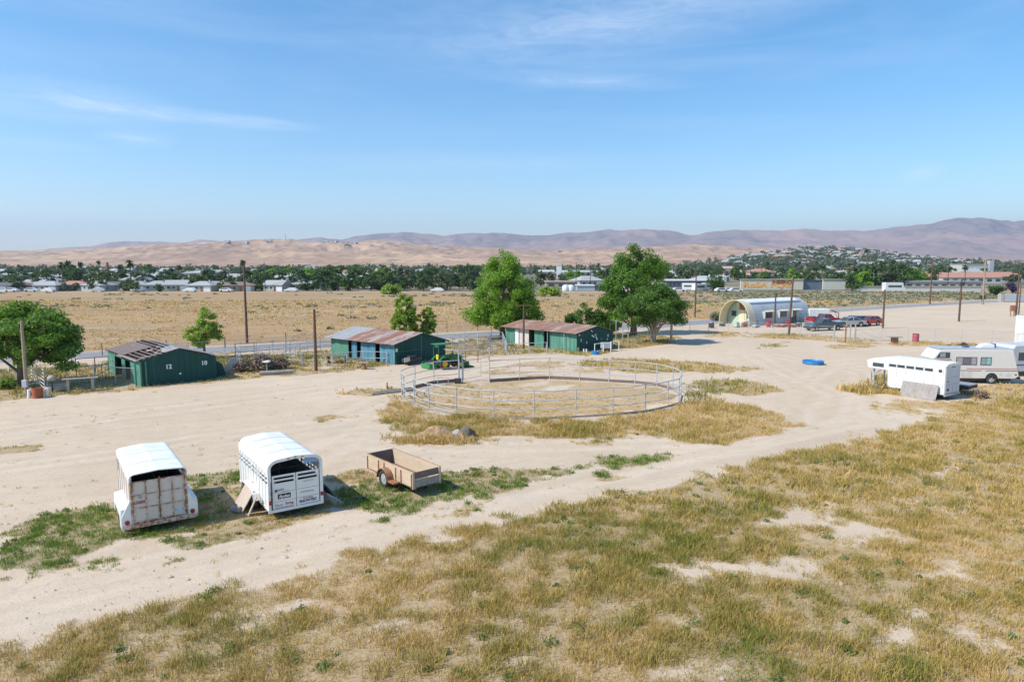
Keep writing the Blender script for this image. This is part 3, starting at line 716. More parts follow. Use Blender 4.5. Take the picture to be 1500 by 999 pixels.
    for s in(-1,1):
        q=MB(); n=8
        pr=[(1.05,.42),(1.15,.66),(1.35,.78),(2.55,.78),(2.75,.66),(2.85,.42)]
        q.sheet(pr,'x',*sorted((s*(hw+.02),s*(hw+.27))),.02); q.build('fender',MT['white'],t)
        wheels(t,s*(hw+.14),1.55,.33,.2,'rim',s); wheels(t,s*(hw+.14),2.35,.33,.2,'rim',s)
    dk=MB(); dk.b2(-.75,.75,.1,L-.2,.14,.26); dk.tube([(-.7,L,.38),(0,L+1.2,.42)],.04,6); dk.tube([(.7,L,.38),(0,L+1.2,.42)],.04,6); dk.tube([(0,L+1.1,0),(0,L+1.1,.8)],.035,8)
    dk.build('chassis',MT['darkmetal'],t)
    M=Matrix.Translation((c.x,c.y,0))@Matrix.Rotation(R(34.9),4,'Z')
    # boards leaning on the fender
    t2=thing('plywood_board','weathered plywood sheet leaning on the fender of the stickered stock trailer','board',tuple(M@Vector((-hw-.42,1.75,0))),R(34.9))
    b=MB(); b.box((0,0,.40),(.03,1.15,.86),ry=R(32)); b.build('sheet',MT['ply'],t2)
    t3=thing('plywood_board','narrow dark-edged plank propped upright beside the leaning plywood sheet','board',tuple(M@Vector((-hw-.34,.86,0))),R(20))
    b=MB(); b.box((0,0,.35),(.03,.35,.76),ry=R(24)); b.build('plank',MT['ply'],t3)
    t4=thing('wood_block','short round log chock on the ground under the leaning plywood sheet','wood block',tuple(M@Vector((-hw-.78,1.45,0.12))),R(-20))
    b=MB(); b.tube([(-.18,0,0),(.18,0,0)],[.12,.115],12); b.build('log',MT['greywood'],t4)
    # ramp / folded gate lying on the right side
    t5=thing('metal_prop','dark folded panel with a pale strut lying right of the stickered stock trailer','ramp',tuple(M@Vector((hw+.28,.35,0))),R(34.9))
    b=MB(); b.box((.18,.9,.42),(.04,2.0,.62),ry=R(-30)); b.build('panel',MT['darkmetal'],t5)
    b=MB(); b.tube([(.0,-.05,.45),(.55,-.35,.03)],.02,6); b.build('strut',MT['alu'],t5)
stock_trailer()
def cart():
    A=W(605,714.3,.4); 
    t=thing('utility_trailer','open plywood-sided utility trailer with one rusty fender, in the green weeds','trailer',(A.x,A.y,0),R(41))
    Wd_=1.25; L=3.55; z0=.40; z1=1.02
    f=MB(); f.b2(0,Wd_,0,L,z0-.03,z0); f.build('floor',MT['plydark'],t)
    s=MB(); s.b2(0,.025,0,L,z0,z1); s.build('side_panel',MT['plytan'],t,label='pale plywood side facing the camera')
    s=MB(); s.b2(Wd_-.025,Wd_,0,L,z0,z1); s.build('side_panel',MT['plytan'],t)
    s=MB(); s.b2(.03,Wd_-.03,L-.03,L,z0,z1-.01); s.build('front_panel',MT['plydark'],t)
    s=MB(); s.b2(.03,Wd_-.03,-.01,.015,z0-.02,z0+.27); s.build('tailgate',MT['greywood'],t)
    s=MB(); s.b2(.03,Wd_-.03,.02,.04,z0+.31,z1-.04); s.build('tail_board',MT['plydark'],t)
    for y in (.08,.85,1.25,2.15,2.6,L-.04):
        for xa in (-.035,Wd_): p=MB(); p.b2(xa,xa+.035,y-.02,y+.02,z0-.04,z1-.10); p.build('stake',MT['rust'],t)
    
    for x in (0,Wd_): c=MB(); c.b2(x-.045,x+.045,-.045,-.012,z0-.06,z1+.01); c.build('corner_post',MT['plytan'],t)
    n=MB(); n.tube([(-.01,0,z1+.012),(-.01,L,z1+.012)],.012,6); n.tube([(Wd_,0,z1+.012),(Wd_,L,z1+.012)],.012,6); n.build('top_rail',MT['rust'],t)
    for s_ in(-1,1):
        cx=-.17 if s_<0 else Wd_+.17; cy=1.85
        pr=[(cy-.42*math.cos(a),.36+.42*math.sin(a)) for a in np.linspace(-.05,math.pi+.05,13)]
        q=MB(); q.sheet(pr,'x',cx-.13,cx+.13,.02); q.build('fender',MT['rust'],t,True)
        wheels(t,cx,cy,.36,.17,'rim',s_)
        q=MB(); q.b2(cx-.12,cx+.12,.95,1.42,.34,.40); q.build('step',MT['rust'],t)
    k=MB(); k.b2(.1,.16,0,L,z0-.11,z0-.03); k.b2(Wd_-.16,Wd_-.1,0,L,z0-.11,z0-.03); k.tube([(-.1,1.85,.36),(Wd_+.1,1.85,.36)],.03,8)
    k.tube([(.15,L,z0-.08),(Wd_/2,L+1.1,.35)],.035,6); k.tube([(Wd_-.15,L,z0-.08),(Wd_/2,L+1.1,.35)],.035,6); k.tube([(Wd_/2,L+1,0),(Wd_/2,L+1,.4)],.03,6)
    k.build('chassis',MT['rust'],t)
cart()
# ================================================================== round pen
def round_pen():
    cx=sum(p[0] for p in PENW)/len(PENW); cy=sum(p[1] for p in PENW)/len(PENW)
    t=thing('round_pen','large oval horse pen of galvanised pipe rails with an open gate on its far left','horse pen',(cx,cy,0))
    P=[Vector((x-cx,y-cy,0)) for x,y in PENW]; n=len(P); H=1.7
    for i,p in enumerate(P):
        lean=p.normalized()*random.uniform(-.02,.07)
        m=MB(); m.tube([p,p+Vector((0,0,H))+lean],.038,8); m.build('post',MT['galv'],t)
    for i in range(n-1):      # the gap between last and first post is the gateway
        a,b=P[i],P[i+1]; c_=(a+b)/2; out=c_.normalized()*((b-a).length*.06)
        m=MB()
        far = (c_.y>2)
        for z in (H-.03,1.12,.60):
            dz=random.uniform(-.03,.03)
            m.tube([a+Vector((0,0,z+dz)),c_+out+Vector((0,0,z-.02)),b+Vector((0,0,z))],.031 if z>1.5 else .026,7)
        m.build('rail_panel',MT['galv'],t)
        k=MB(); k.box(c_+out*.4+Vector((0,0,.10 if far else .03)),((b-a).length,.06,.26 if far else .16),rz=math.atan2(b.y-a.y,b.x-a.x)); k.build('kick_board',MT['plydark'] if far else MT['greywood'],t)
    return t
round_pen()
def pen_gate():
    A=W(673,561); B=W(717,560)
    t=thing('pen_gateway','tall galvanised gate frame with paired posts and a header pipe at the pen entrance','gateway',(A.x,A.y,0),0)
    d=B-A
    for nm,off in (('post',Vector((-.05,.0,0))),('post',Vector((.22,.12,0))),('post',d)):
        m=MB(); m.tube([off,off+Vector((0,0,2.55))],.045,8); m.build('post',MT['galv'],t)
    m=MB(); m.tube([Vector((-1.2,.5,2.55)),Vector((-.05,0,2.5)),d+Vector((.1,.1,2.55))],.022,6); m.build('header_pipe',MT['galv'],t)
    m=MB(); m.box((-.1,-.15,.2),(.5,.3,.36)); m.build('weight_box',MT['darkmetal'],t)
    m=MB(); m.tube([d+Vector((-.12,0,2.5)),d+Vector((0,0,2.72)),d+Vector((.15,0,2.55))],.05,6); m.build('cap',MT['galv'],t)
    # open gate leaf swung outwards
    g=thing('pen_gate','open pipe gate leaf swung out to the right of the tall pen entrance posts','gate',(A.x+.3,A.y+.15,0),R(52))
    m=MB(); 
    for z in(.25,.95,1.62): m.tube([(0,0,z),(2.05,0,z)],.022,6)
    m.build('rail',MT['galv'],g)
    for x in(0,2.05):
        m=MB(); m.tube([(x,0,.2),(x,0,1.66)],.024,6); m.build('upright',MT['galv'],g)
    b=thing('low_bar','low pipe saddle bar standing by the pen entrance','bar',(W(649,563).x,W(649,563).y,0),R(15))
    m=MB(); m.tube([(-.4,0,0),(-.4,0,.5),(.4,0,.5),(.4,0,0)],.03,8); m.build('frame',MT['galv'],b)
pen_gate()
# ================================================================== spoil heap
def heap():
    c=W(655,641); n=46
    xs=np.linspace(-2.6,1.7,60); ys=np.linspace(-1.1,1.1,34); X_,Y_=np.meshgrid(xs,ys)
    r=np.exp(-((X_+.6)/1.1)**2-(Y_/.5)**2)*.5+np.exp(-((X_-.7)/.45)**2-(Y_/.4)**2)*.3+np.exp(-((X_+.2)/.4)**2-((Y_-.2)/.35)**2)*.25
    Z_=r*(.35+1.2*fbm(X_+40,Y_+40,.45,5,7))-.03
    V=np.stack([X_,Y_,Z_],-1).reshape(-1,3); nx=60
    i=(np.arange(33)[:,None]*nx+np.arange(59)[None,:]).ravel()
    m,nt,b,_=newmat('spoil_soil'); 
    col=mixc(nt,ramp(nt,noise(nt,2.5,6,.7),[(.4,0.0),(.6,1.0)]),(.46,.31,.18),(.30,.18,.09)); nt.links.new(col,b.inputs['Base Color']); b.inputs['Roughness'].default_value=.95
    bump(nt,b,noise(nt,8,6,.7),.8,.1)
    o=mesh_np('soil_heap',V,np.stack([i,i+1,i+1+nx,i+nx],-1),m,smooth=True); o.location=(c.x,c.y,0)
    tag(o,'low heap of dry orange soil overgrown with straw in front of the pen','soil heap')
    def rock(px,py,s,label,mat='darkstone',sc=(1,1,1),seed=1):
        import bmesh
        p=W(px,py); bm=bmesh.new(); bmesh.ops.create_icosphere(bm,subdivisions=3,radius=s)
        rr=random.Random(seed)
        pl=[(Vector((rr.uniform(-1,1),rr.uniform(-1,1),rr.uniform(-.5,1))).normalized(),rr.uniform(.6,.85)*s) for _ in range(9)]
        for v in bm.verts:
            for nn,dd in pl:
                k=v.co.dot(nn)-dd
                if k>0: v.co-=nn*k
            v.co=Vector((v.co.x*sc[0],v.co.y*sc[1],v.co.z*sc[2]))
        me=bpy.data.meshes.new('rock'); bm.to_mesh(me); bm.free(); me.materials.append(MT[mat])
        o=bpy.data.objects.new('rock',me); COL.objects.link(o); o.location=(p.x,p.y,s*sc[2]*.55); o.rotation_euler=(0,0,rr.uniform(0,3)); tag(o,label,'rock')
    rock(683,640,.52,'big dark broken boulder at the right end of the soil heap','darkstone',(1.0,.8,.8),3)
    rock(693,644,.16,'small stone fallen in front of the dark boulder','darkstone',(1.2,1,.7),4)
    rock(672,641,.40,'pale earth clod against the left side of the dark boulder','concrete',(1,.8,.75),5)
heap()
# ================================================================== barns
def boardmat(name,c,c2,c3,pitch=.2,axis='x'):
    m,nt,b,_=newmat(name); tc=N(nt,'ShaderNodeTexCoord').outputs['Object']
    sx=N(nt,'ShaderNodeSeparateXYZ'); nt.links.new(tc,sx.inputs[0])
    along=mth(nt,'ADD',sx.outputs[0],sx.outputs[1])
    k=mth(nt,'DIVIDE',along,pitch); fl=mth(nt,'FLOOR',k); fr=mth(nt,'FRACT',k)
    wn=N(nt,'ShaderNodeTexWhiteNoise'); wn.noise_dimensions='1D'; nt.links.new(fl,wn.inputs['W'])
    streak=noise(nt,1.5,6,.7,scale3=(6,6,.5))
    col=mixc(nt,ramp(nt,wn.outputs[0],[(0,0.0),(1,1.0)]),c,c2)
    col=mixc(nt,mth(nt,'MULTIPLY',ramp(nt,streak,[(.5,0.0),(.72,1.0)]),.75),col,c3)
    gap=ramp(nt,fr,[(0,0.0),(.05,1.0),(.95,1.0),(1,0.0)])
    col=mixc(nt,gap,(.01,.03,.025),col)
    nt.links.new(col,b.inputs['Base Color']); b.inputs['Roughness'].default_value=.8
    bump(nt,b,mth(nt,'ADD',gap,mth(nt,'MULTIPLY',streak,.3)),.6,.02); return m
BD=boardmat('dark_green_boards',(.006,.070,.052),(.005,.050,.046),(.02,.105,.08))
BG=boardmat('faded_green_boards',(.04,.20,.14),(.09,.27,.19),(.34,.38,.28))
BB=boardmat('faded_blue_boards',(.05,.18,.27),(.09,.24,.31),(.28,.37,.34),.3)
def roofmat(name,c,rust,amt,grey=(.52,.54,.55)):
    m,nt,b,_=newmat(name); tc=N(nt,'ShaderNodeTexCoord').outputs['Object']
    sx=N(nt,'ShaderNodeSeparateXYZ'); nt.links.new(tc,sx.inputs[0])
    pan=mth(nt,'FLOOR',mth(nt,'DIVIDE',sx.outputs[1],.75))
    wn=N(nt,'ShaderNodeTexWhiteNoise'); wn.noise_dimensions='1D'; nt.links.new(pan,wn.inputs['W'])
    f=noise(nt,.9,6,.7,scale3=(.7,2.2,1)); f2=noise(nt,4,5,.7,scale3=(.5,3,1))
    k=mth(nt,'ADD',mth(nt,'MULTIPLY',wn.outputs[0],.14),mth(nt,'ADD',mth(nt,'MULTIPLY',f,.7),mth(nt,'MULTIPLY',f2,.3)))
    col=mixc(nt,ramp(nt,k,[(amt,0.0),(amt+.10,1.0)]),c,rust)
    col=mixc(nt,mth(nt,'MULTIPLY',ramp(nt,f2,[(.5,0.0),(.75,1.0)]),.5),col,(.22,.11,.07))
    nt.links.new(col,b.inputs['Base Color']); b.inputs['Roughness'].default_value=.7; b.inputs['Metallic'].default_value=.05
    wv=N(nt,'ShaderNodeMath'); wv.operation='SINE'; nt.links.new(mth(nt,'MULTIPLY',sx.outputs[1],80),wv.inputs[0])
    bump(nt,b,wv.outputs[0],.5,.02); return m
RM=roofmat('rusty_corrugated_roof',(.42,.36,.33),(.30,.14,.085),.50)
RM2=roofmat('rust_streaked_roof',(.42,.33,.28),(.31,.165,.11),.46)
GREYR=paint('grey_roof_sheet',(.34,.34,.34),.85,c2=(.26,.26,.26),dirt=(.24,.17,.13),sc=2,bm=.1)
def wallpanel(t,name,mat,x0,x1,y0,y1,z0,z1,zz=None,label=None):
    m=MB(); m.b2(x0,x1,y0,y1,z0,z1); return m.build(name,mat,t,label=label)
def gable(t,Wd_,y,h0,hp,h1,mat,th=.05,pk=.5,name='gable_wall'):
    m=MB(); m.prism([(0,0),(Wd_,0),(Wd_,h1),(Wd_*pk,hp),(0,h0)],'y',y-th/2,y+th/2); return m.build(name,mat,t)
def corr_slope(t,name,mat,x0,z0,x1,z1,y0,y1,jag=0,th=.025,seed=0):
    """roof slope built of overlapping corrugated sheets with an uneven lower edge"""
    rr=random.Random(seed); m=MB(); n=max(2,int((y1-y0)/.75)); 
    for i in range(n):
        a=y0+(y1-y0)*i/n; b_=y0+(y1-y0)*(i+1)/n+.03
        ex=rr.uniform(-jag,jag); dz=rr.uniform(0,.012)+(.006 if i%2 else 0)
        k=(x0-x1); xx=x0+(ex if k<0 else -ex)*-1; s=(z1-z0)/(x1-x0); zz=z0+s*(xx-x0)
        m.add([(xx,a,zz+dz),(x1,a,z1+dz),(x1,b_,z1+dz),(xx,b_,zz+dz),(xx,a,zz+dz-th),(x1,a,z1+dz-th),(x1,b_,z1+dz-th),(xx,b_,zz+dz-th)],
              [(0,1,2,3),(7,6,5,4),(0,4,5,1),(1,5,6,2),(2,6,7,3),(3,7,4,0)])
    return m.build(name,mat,t)
# local frame: +x along the gable (to the right-rear), +y along the length away from the viewer
# barn with numbers, collapsed roof
def barn_a():
    p=W(207,567); t=thing('stable_barn','dark green barn with 12 and 10 on its gable and broken bare rafters','barn',(p.x,p.y,0),R(43))
    Wd_=5.45; L=9.3; h0=1.92; hp=2.55; h1=1.80
    gw=gable(t,Wd_,0,h0,hp,h1,BD,pk=.5); gable(t,Wd_,L,h0,hp,h1,BD)
    wallpanel(t,'side_wall',BG,-.025,.025,.03,2.6,0,h0-.02); wallpanel(t,'side_wall',BG,-.025,.025,4.1,5.1,0,h0-.1)
    wallpanel(t,'side_wall',BG,-.025,.025,7.2,L-.03,0,h0-.02); wallpanel(t,'wall_header',BG,-.025,.025,2.6,7.2,h0-.28,h0-.02)
    wallpanel(t,'side_wall',BD,Wd_-.025,Wd_+.025,.03,L-.03,0,h1-.02); wallpanel(t,'partition',BD,0.05,Wd_-.05,4.6,4.65,0,1.7)
    m=MB(); m.b2(.3,.35,2.7,3.4,0,1.5); m.b2(.1,1.2,3.0,3.05,0,1.3); m.build('stall_door',BD,t)
    def zr(x): return h0+(hp-h0)*x/(Wd_/2) if x<Wd_/2 else hp+(h1-hp)*(x-Wd_/2)/(Wd_/2)
    rr=random.Random(5)
    f=MB()
    for y in np.linspace(.1,L-.1,12): 
        f.tube([(-.25,y,zr(-.25)+.02),(Wd_/2,y,zr(Wd_/2)+.03)],.045,4)
        f.tube([(Wd_/2,y,zr(Wd_/2)+.03),(Wd_+.2,y,zr(Wd_+.2)+.02)],.045,4)
    f.build('rafter',MT['plydark'],t)
    f=MB()
    for k,x in enumerate(np.linspace(-.1,Wd_/2-.1,8)):
        f.box((x,L/2,zr(x)+.09),(.13,L+.3,.025),ry=-.22)
    f.build('purlin',MT['plydark'],t)
    f=MB()
    for k in range(8):
        x=rr.uniform(.2,2.2); y=rr.uniform(.8,3.4); 
        if k>6: y=rr.uniform(5,7.5)
        f.box((x,y,zr(x)+.125),(rr.uniform(.2,.55),rr.uniform(.12,.3),.015),rz=rr.uniform(-.4,.4),ry=-.2)
    f.b2(-.3,-.18,0,L*.55,h0+.02,h0+.05); f.box((1.35,.12,zr(1.3)+.16),(2.9,.12,.03),ry=-.23); f.build('loose_board',MT['ply'],t)
    m=MB(); m.box((.9,6.6,zr(.9)+.13),(2.2,5.2,.02),ry=-.225); m.build('tar_paper',MT['plydark'],t)
    q=corr_slope(t,'roof_sheet',GREYR,Wd_/2+1.9,zr(Wd_/2+1.9)+.12,Wd_/2-.35,zr(Wd_/2)+.11,1.0,3.9,.3,seed=2)
    corr_slope(t,'roof_sheet',GREYR,Wd_+.25,zr(Wd_+.25)+.13,Wd_/2+.1,hp+.13,-.25,L*.9,.25,seed=8)
    corr_slope(t,'roof_sheet',GREYR,1.7,zr(1.7)+.14,Wd_/2,hp+.145,-.1,1.9,.35,seed=9)
    # lean-to at the right
    m=MB(); m.prism([(Wd_+.03,0),(Wd_+1.1,0),(Wd_+.9,.9),(Wd_+.03,1.55)],'y',1.0,1.05); m.build('lean_to_wall',BD,t)
    m=MB(); m.box((Wd_+.45,1.9,1.28),(1.1,1.8,.03),ry=.62); m.build('lean_to_roof',GREYR,t)
    text('painted_number','12',.46,MT['label_white'],gw,(1.95,-.035,1.32),(math.pi/2,0,0),bold=.015)
    text('painted_number','10',.46,MT['label_white'],gw,(4.55,-.035,1.35),(math.pi/2,0,0),bold=.015)
    m=MB(); m.disc((2.75,-.035,.72),(0,1,0),.075,.01,10); m.build('patch',MT['label_white'],gw)
    for x in (.0,.35,-.35): m=MB(); m.b2(x-.05,x+.05,-.12,-.06,0,h0-.05); m.build('corner_board',BG,t)
barn_a()
def barn_b():
    p=W(579,535); t=thing('stable_barn','green and faded blue board barn with a part grey rusted roof beside the tractor','barn',(p.x,p.y,0),R(50))
    Wd_=6.3; L=9.6; h0=1.95; hp=2.68; h1=1.75
    gable(t,Wd_,0,h0,hp,h1,BD,pk=.5); gable(t,Wd_,L,h0,hp,h1,BD)
    wallpanel(t,'side_wall',BB,-.025,.025,.03,2.1,0,h0-.15,label='faded blue boards'); wallpanel(t,'side_wall',BB,-.03,.02,2.75,4.9,0,h0-.1,label='faded blue boards')
    wallpanel(t,'side_wall',BB,-.028,.022,5.5,6.3,0,h0-.1,label='faded blue boards'); wallpanel(t,'side_wall',BG,-.025,.025,6.8,L-.03,0,h0-.1,label='faded green boards')
    wallpanel(t,'wall_header',BD,-.02,.02,.05,L-.05,h0-.14,h0)
    wallpanel(t,'side_wall',BD,Wd_-.025,Wd_+.025,.03,L-.03,0,h1); wallpanel(t,'partition',BD,.05,Wd_-.05,4.0,4.05,0,1.9); wallpanel(t,'partition',BD,3.1,3.15,.05,L-.05,0,2.2)
    def zr(x): return h0+(hp-h0)*x/(Wd_/2) if x<Wd_/2 else hp+(h1-hp)*(x-Wd_/2)/(Wd_/2)
    o=corr_slope(t,'roof',RM,-.45,zr(-.45)+.05,Wd_/2,hp+.05,-.3,6.9,.05,seed=3)
    corr_slope(t,'roof',GREYR,-.5,zr(-.5)+.05,Wd_/2,hp+.05,6.95,L+.45,.05,seed=4)
    corr_slope(t,'roof',RM,Wd_+.5,zr(Wd_+.5)+.05,Wd_/2,hp+.055,-.3,L+.45,.05,seed=5)
    m=MB(); m.box((1.5,-.28,zr(1.5)-.02),(3.6,.05,.14),ry=-math.atan2(hp-h0,Wd_/2)); m.box((Wd_-1.4,-.28,zr(Wd_-1.4)-.02),(3.6,.05,.14),ry=math.atan2(hp-h1,Wd_/2)); m.build('barge_board',BD,t)
    m=MB(); m.b2(.05,.25,-.06,-.03,1.2,1.5); m.build('notice',MT['label_white'],t)
    m=MB(); m.b2(3.12,3.16,-.05,-.028,0,2.5); m.b2(.5,3.1,-.045,-.028,1.15,1.18); m.build('trim_strip',BG,t)
    m=MB(); m.b2(4.9,5.3,-.05,-.028,1.15,1.45); m.build('window',MT['glasslight'],t)
barn_b()
def barn_c():
    p=W(845,516); t=thing('stable_barn','green board barn with a white door and fully rusted roof before the big trees','barn',(p.x,p.y,0),R(43))
    Wd_=5.9; L=10.9; h0=2.0; hp=2.55; h1=1.78
    g=gable(t,Wd_,0,h0,hp,h1,BD); gable(t,Wd_,L,h0,hp,h1,BD)
    wallpanel(t,'side_wall',BG,-.025,.025,.03,3.9,0,h0-.18); wallpanel(t,'side_wall',BG,-.03,.02,4.75,6.2,0,h0-.1)
    wallpanel(t,'side_wall',MT['cream'],-.03,.02,7.1,8.6,0,h0-.1,label='peeling pale boards'); wallpanel(t,'door',MT['white'],-.05,.0,8.7,9.3,0,h0-.2,label='white door')
    wallpanel(t,'side_wall',BG,-.025,.025,9.4,L-.03,0,h0-.1); wallpanel(t,'wall_header',BD,-.02,.02,.05,L-.05,h0-.15,h0)
    wallpanel(t,'side_wall',BD,Wd_-.025,Wd_+.025,.03,L-.03,0,h1); wallpanel(t,'partition',BD,.05,Wd_-.05,4.3,4.35,0,1.9); wallpanel(t,'partition',BD,.05,Wd_-.05,7,7.05,0,1.9);wallpanel(t,'partition',BD,2.6,2.65,.05,L-.05,0,2.2)
    def zr(x): return h0+(hp-h0)*x/(Wd_/2) if x<Wd_/2 else hp+(h1-hp)*(x-Wd_/2)/(Wd_/2)
    corr_slope(t,'roof',RM2,-.5,zr(-.5)+.05,Wd_/2,hp+.05,-.3,L+.5,.04,seed=6)
    corr_slope(t,'roof',RM2,Wd_+.5,zr(Wd_+.5)+.05,Wd_/2,hp+.055,-.3,L+.5,.04,seed=7)
    m=MB()
    for y in (1.55,3.95): m.tube([(-.3,y,0),(-.3,y,h0-.1)],.035,8)
    m.build('porch_post',MT['galv'],t)
    m=MB(); rr=random.Random(3)
    for x,z,w,h,a in ((2.5,1.5,.45,.12,.5),(3.1,1.25,.14,.45,-.5),(1.5,.9,.10,.25,.2),(5.0,1.4,.12,.3,0),(4.9,1.0,.1,.2,0),(2.3,2.05,.3,.08,.6),(.6,1.2,.08,.35,0),(3.9,1.1,.08,.12,0),(2.9,1.6,.25,.12,-.6),(.35,1.75,.2,.12,0)):
        m.box((x,-.034,z),(w,.01,h),ry=a)
    m.build('paint_patch',MT['label_white'],g)
    m=MB(); m.b2(.0,.14,-.22,-.06,0,.5); m.build('corner_post',MT['rust'],t)
barn_c()
# ================================================================== arched steel hall
def hall():
    A=W(1097,478); B=W(1056.5,475.5)
    yaw=R(35)
    t=thing('arched_hall','arched corrugated steel hut with a cream open front beside the parked cars','hut',(A.x,A.y,0),yaw)
    # local: +x along length (right-back), -? width goes to local +y
    Wd_=5.3; L=15.6; H=3.7
    def arc(n=22,k=1.0,z0=0):
        P=[]
        for i in range(n+1):
            a=math.pi*i/n; 
            P.append((Wd_/2-Wd_/2*k*math.cos(a),z0+(H*k)*max(0,math.sin(a))**.82))
        return P
    m,nt,b,_=newmat('corrugated_steel'); tc=N(nt,'ShaderNodeTexCoord').outputs['Object']; sx=N(nt,'ShaderNodeSeparateXYZ'); nt.links.new(tc,sx.inputs[0])
    pan=mth(nt,'FLOOR',mth(nt,'DIVIDE',sx.outputs[0],.9)); wn=N(nt,'ShaderNodeTexWhiteNoise'); wn.noise_dimensions='1D'; nt.links.new(pan,wn.inputs['W'])
    pz=mth(nt,'GREATER_THAN',sx.outputs[2],1.9)
    k=mth(nt,'ADD',mth(nt,'MULTIPLY',wn.outputs[0],.5),mth(nt,'MULTIPLY',noise(nt,1.2,5,.7),.5))
    nt.links.new(mixc(nt,k,(.38,.41,.43),(.52,.55,.57)),b.inputs['Base Color']); b.inputs['Roughness'].default_value=.6; b.inputs['Metallic'].default_value=.1
    wv=N(nt,'ShaderNodeMath'); wv.operation='SINE'; nt.links.new(mth(nt,'MULTIPLY',sx.outputs[0],40),wv.inputs[0]); bump(nt,b,wv.outputs[0],.3,.03)
    q=MB(); q.sheet(arc(),'x',1.6,L,.06); q.build('shell',m,t,True)
    q=MB(); q.sheet(arc(k=1.0),'x',-.05,1.6,.08); q.build('porch_arch',MT['cream2'],t,True)
    q=MB(); P=arc(k=.985); q.prism(P,'x',L-.08,L-.03); q.build('end_wall',m,t)
    q=MB(); q.prism(P,'x',1.9,1.95); e=q.build('front_wall',MT['palegreen'],t)
    q=MB(); q.b2(1.83,1.9,2.2,3.2,0,2.2); q.build('door',MT['cream2'],e); q=MB(); q.b2(1.82,1.9,.6,1.7,1.0,1.9); q.b2(1.82,1.9,3.7,4.5,1.2,2.0); q.build('window',MT['glass'],e)
    q=MB(); q.b2(1.80,1.9,1.85,2.12,0,3.2); q.build('cream_column',MT['cream2'],e); q=MB(); q.b2(1.78,1.9,2.15,3.0,2.25,3.1); q.build('rust_panel',MT['rust'],e)
    q=MB(); q.b2(1.5,1.6,2.95,3.4,2.5,3.3); q.build('hanging_sign',MT['cream2'],t)
    # white sun-bleached ridge with a blue edge
    top=[p for p in arc(60) if .72*Wd_>p[0]>.24*Wd_]
    q=MB(); q.sheet([(p[0],p[1]+.075) for p in top],'x',1.2,L-1.5,.03); q.build('ridge_cover',MT['whiteroof'],t,True)
    ed=[p for p in arc(60) if .245*Wd_>p[0]>.17*Wd_]
    q=MB(); q.sheet([(p[0],p[1]+.07) for p in ed],'x',1.6,L-1.0,.03); q.build('ridge_edge',MT['bluegrey'],t,True)
    for x in (4.4,8.1,11.4):
        q=MB(); q.b2(x-.95,x+.95,-.28,.5,.95,2.05) ; f=q.build('dormer_window',m,t)
        q=MB(); q.b2(x-.8,x+.8,-.32,-.28,1.05,1.95) if x<11 else q.b2(x-.75,x+.1,-.32,-.28,.1,1.95); q.build('pane',MT['glass'],f)
        q=MB(); q.box((x,-.45,2.1),(2.2,.6,.06),rx=.3); q.build('awning',MT['cream2'],f)
    q=MB(); q.b2(12.4,15.2,-1.2,-.1,.0,.25); q.b2(12.4,15.2,-1.25,-1.2,.25,.95); q.build('porch_step',MT['ply'],t)
MT['cream2']=paint('cream_trim',(.66,.60,.42),.6,c2=(.60,.54,.38))
MT['palegreen']=paint('pale_green_wall',(.42,.58,.46),.7,c2=(.36,.5,.42))
hall()
# ================================================================== poles
def Hat(px,by,ty): 
    d=W(px,by).y; b=(499.5-ty)/1000.0; s=d/(cp+b*sp); return CAMH+s*(-sp+b*cp)
def pole(px,by,ty,label,mat='pole',r=.13,arms=(),kind='utility_pole',cat='utility pole',lean=0,extra=None,group=None):
    p=W(px,by); H=Hat(px,by,ty)
    t=thing(kind,label,cat,(p.x,p.y,0),0,group)
    m=MB(); m.tube([(0,0,-.2),(lean*.5,0,H*.5),(lean,0,H)],[r,r*.85,r*.65],10); m.build('shaft',MT[mat],t,True)
    for (z,w_,a) in arms:
        m=MB(); m.box((lean,0,H-z),(w_,.10,.11),rz=R(a)); 
        m.build('crossarm',MT[mat],t)
    if extra: extra(t,H,lean)
    return t
def ins(t,H,l):
    m=MB()
    for x in(-.5,0,.5): m.lathe([(.03,0),(.05,.06),(.03,.14)],8,(l+x*.1,x,H+.02) if 0 else (l+x,0,H-.22))
    m.build('insulator',MT['label_white'],t)
def meterbox(t,H,l):
    m=MB(); m.box((.05,-.2,.9),(.35,.2,.5)); m.build('meter_box',MT['galv'],t,bevel=.02)
def xfmr(t,H,l):
    m=MB(); m.lathe([(.25,0),(.27,.05),(.27,.8),(.2,.88)],14,(l-.5,0,H*.12)); m.build('transformer',MT['darkmetal'],t,True)
    m=MB(); m.box((.35,0,H*.16),(.4,.3,.9)); m.build('cabinet',MT['darkmetal'],t)
    m=MB(); m.tube([(l+.15,0,1),(l+.15,0,H*.8)],.07,6); m.build('conduit',MT['alu'],t)
def lampx(t,H,l):
    m=MB(); m.tube([(l,0,H-.4),(l+.7,-.3,H-.2)],.03,6); m.box((l+.85,-.35,H-.22),(.5,.22,.12)); m.build('flood_lamp',MT['darkmetal'],t)
pole(40,580,470,'short bleached pole with a mid clamp in front of the left shade tree','polelight',.13,extra=meterbox)
pole(362,503,388,'tall dark wooden pole rising from the far roadside beyond the numbered barn','pole',.16)
pole(463,543,453,'dark wooden pole standing in the weeds left of the blue boarded barn','pole',.15,extra=lambda t,H,l:(MB().tube([(.1,0,H-.25),(.45,0,H-.2)],.03,6).build('bracket',MT['darkmetal'],t)))
pole(767,512,446,'wooden pole with a short crossarm in front of the rust-roofed barn with the white door','pole',.12,((.12,1.9,0),))
pole(983,503,435,'bleached pole standing right of the dark round tree','polelight',.15)
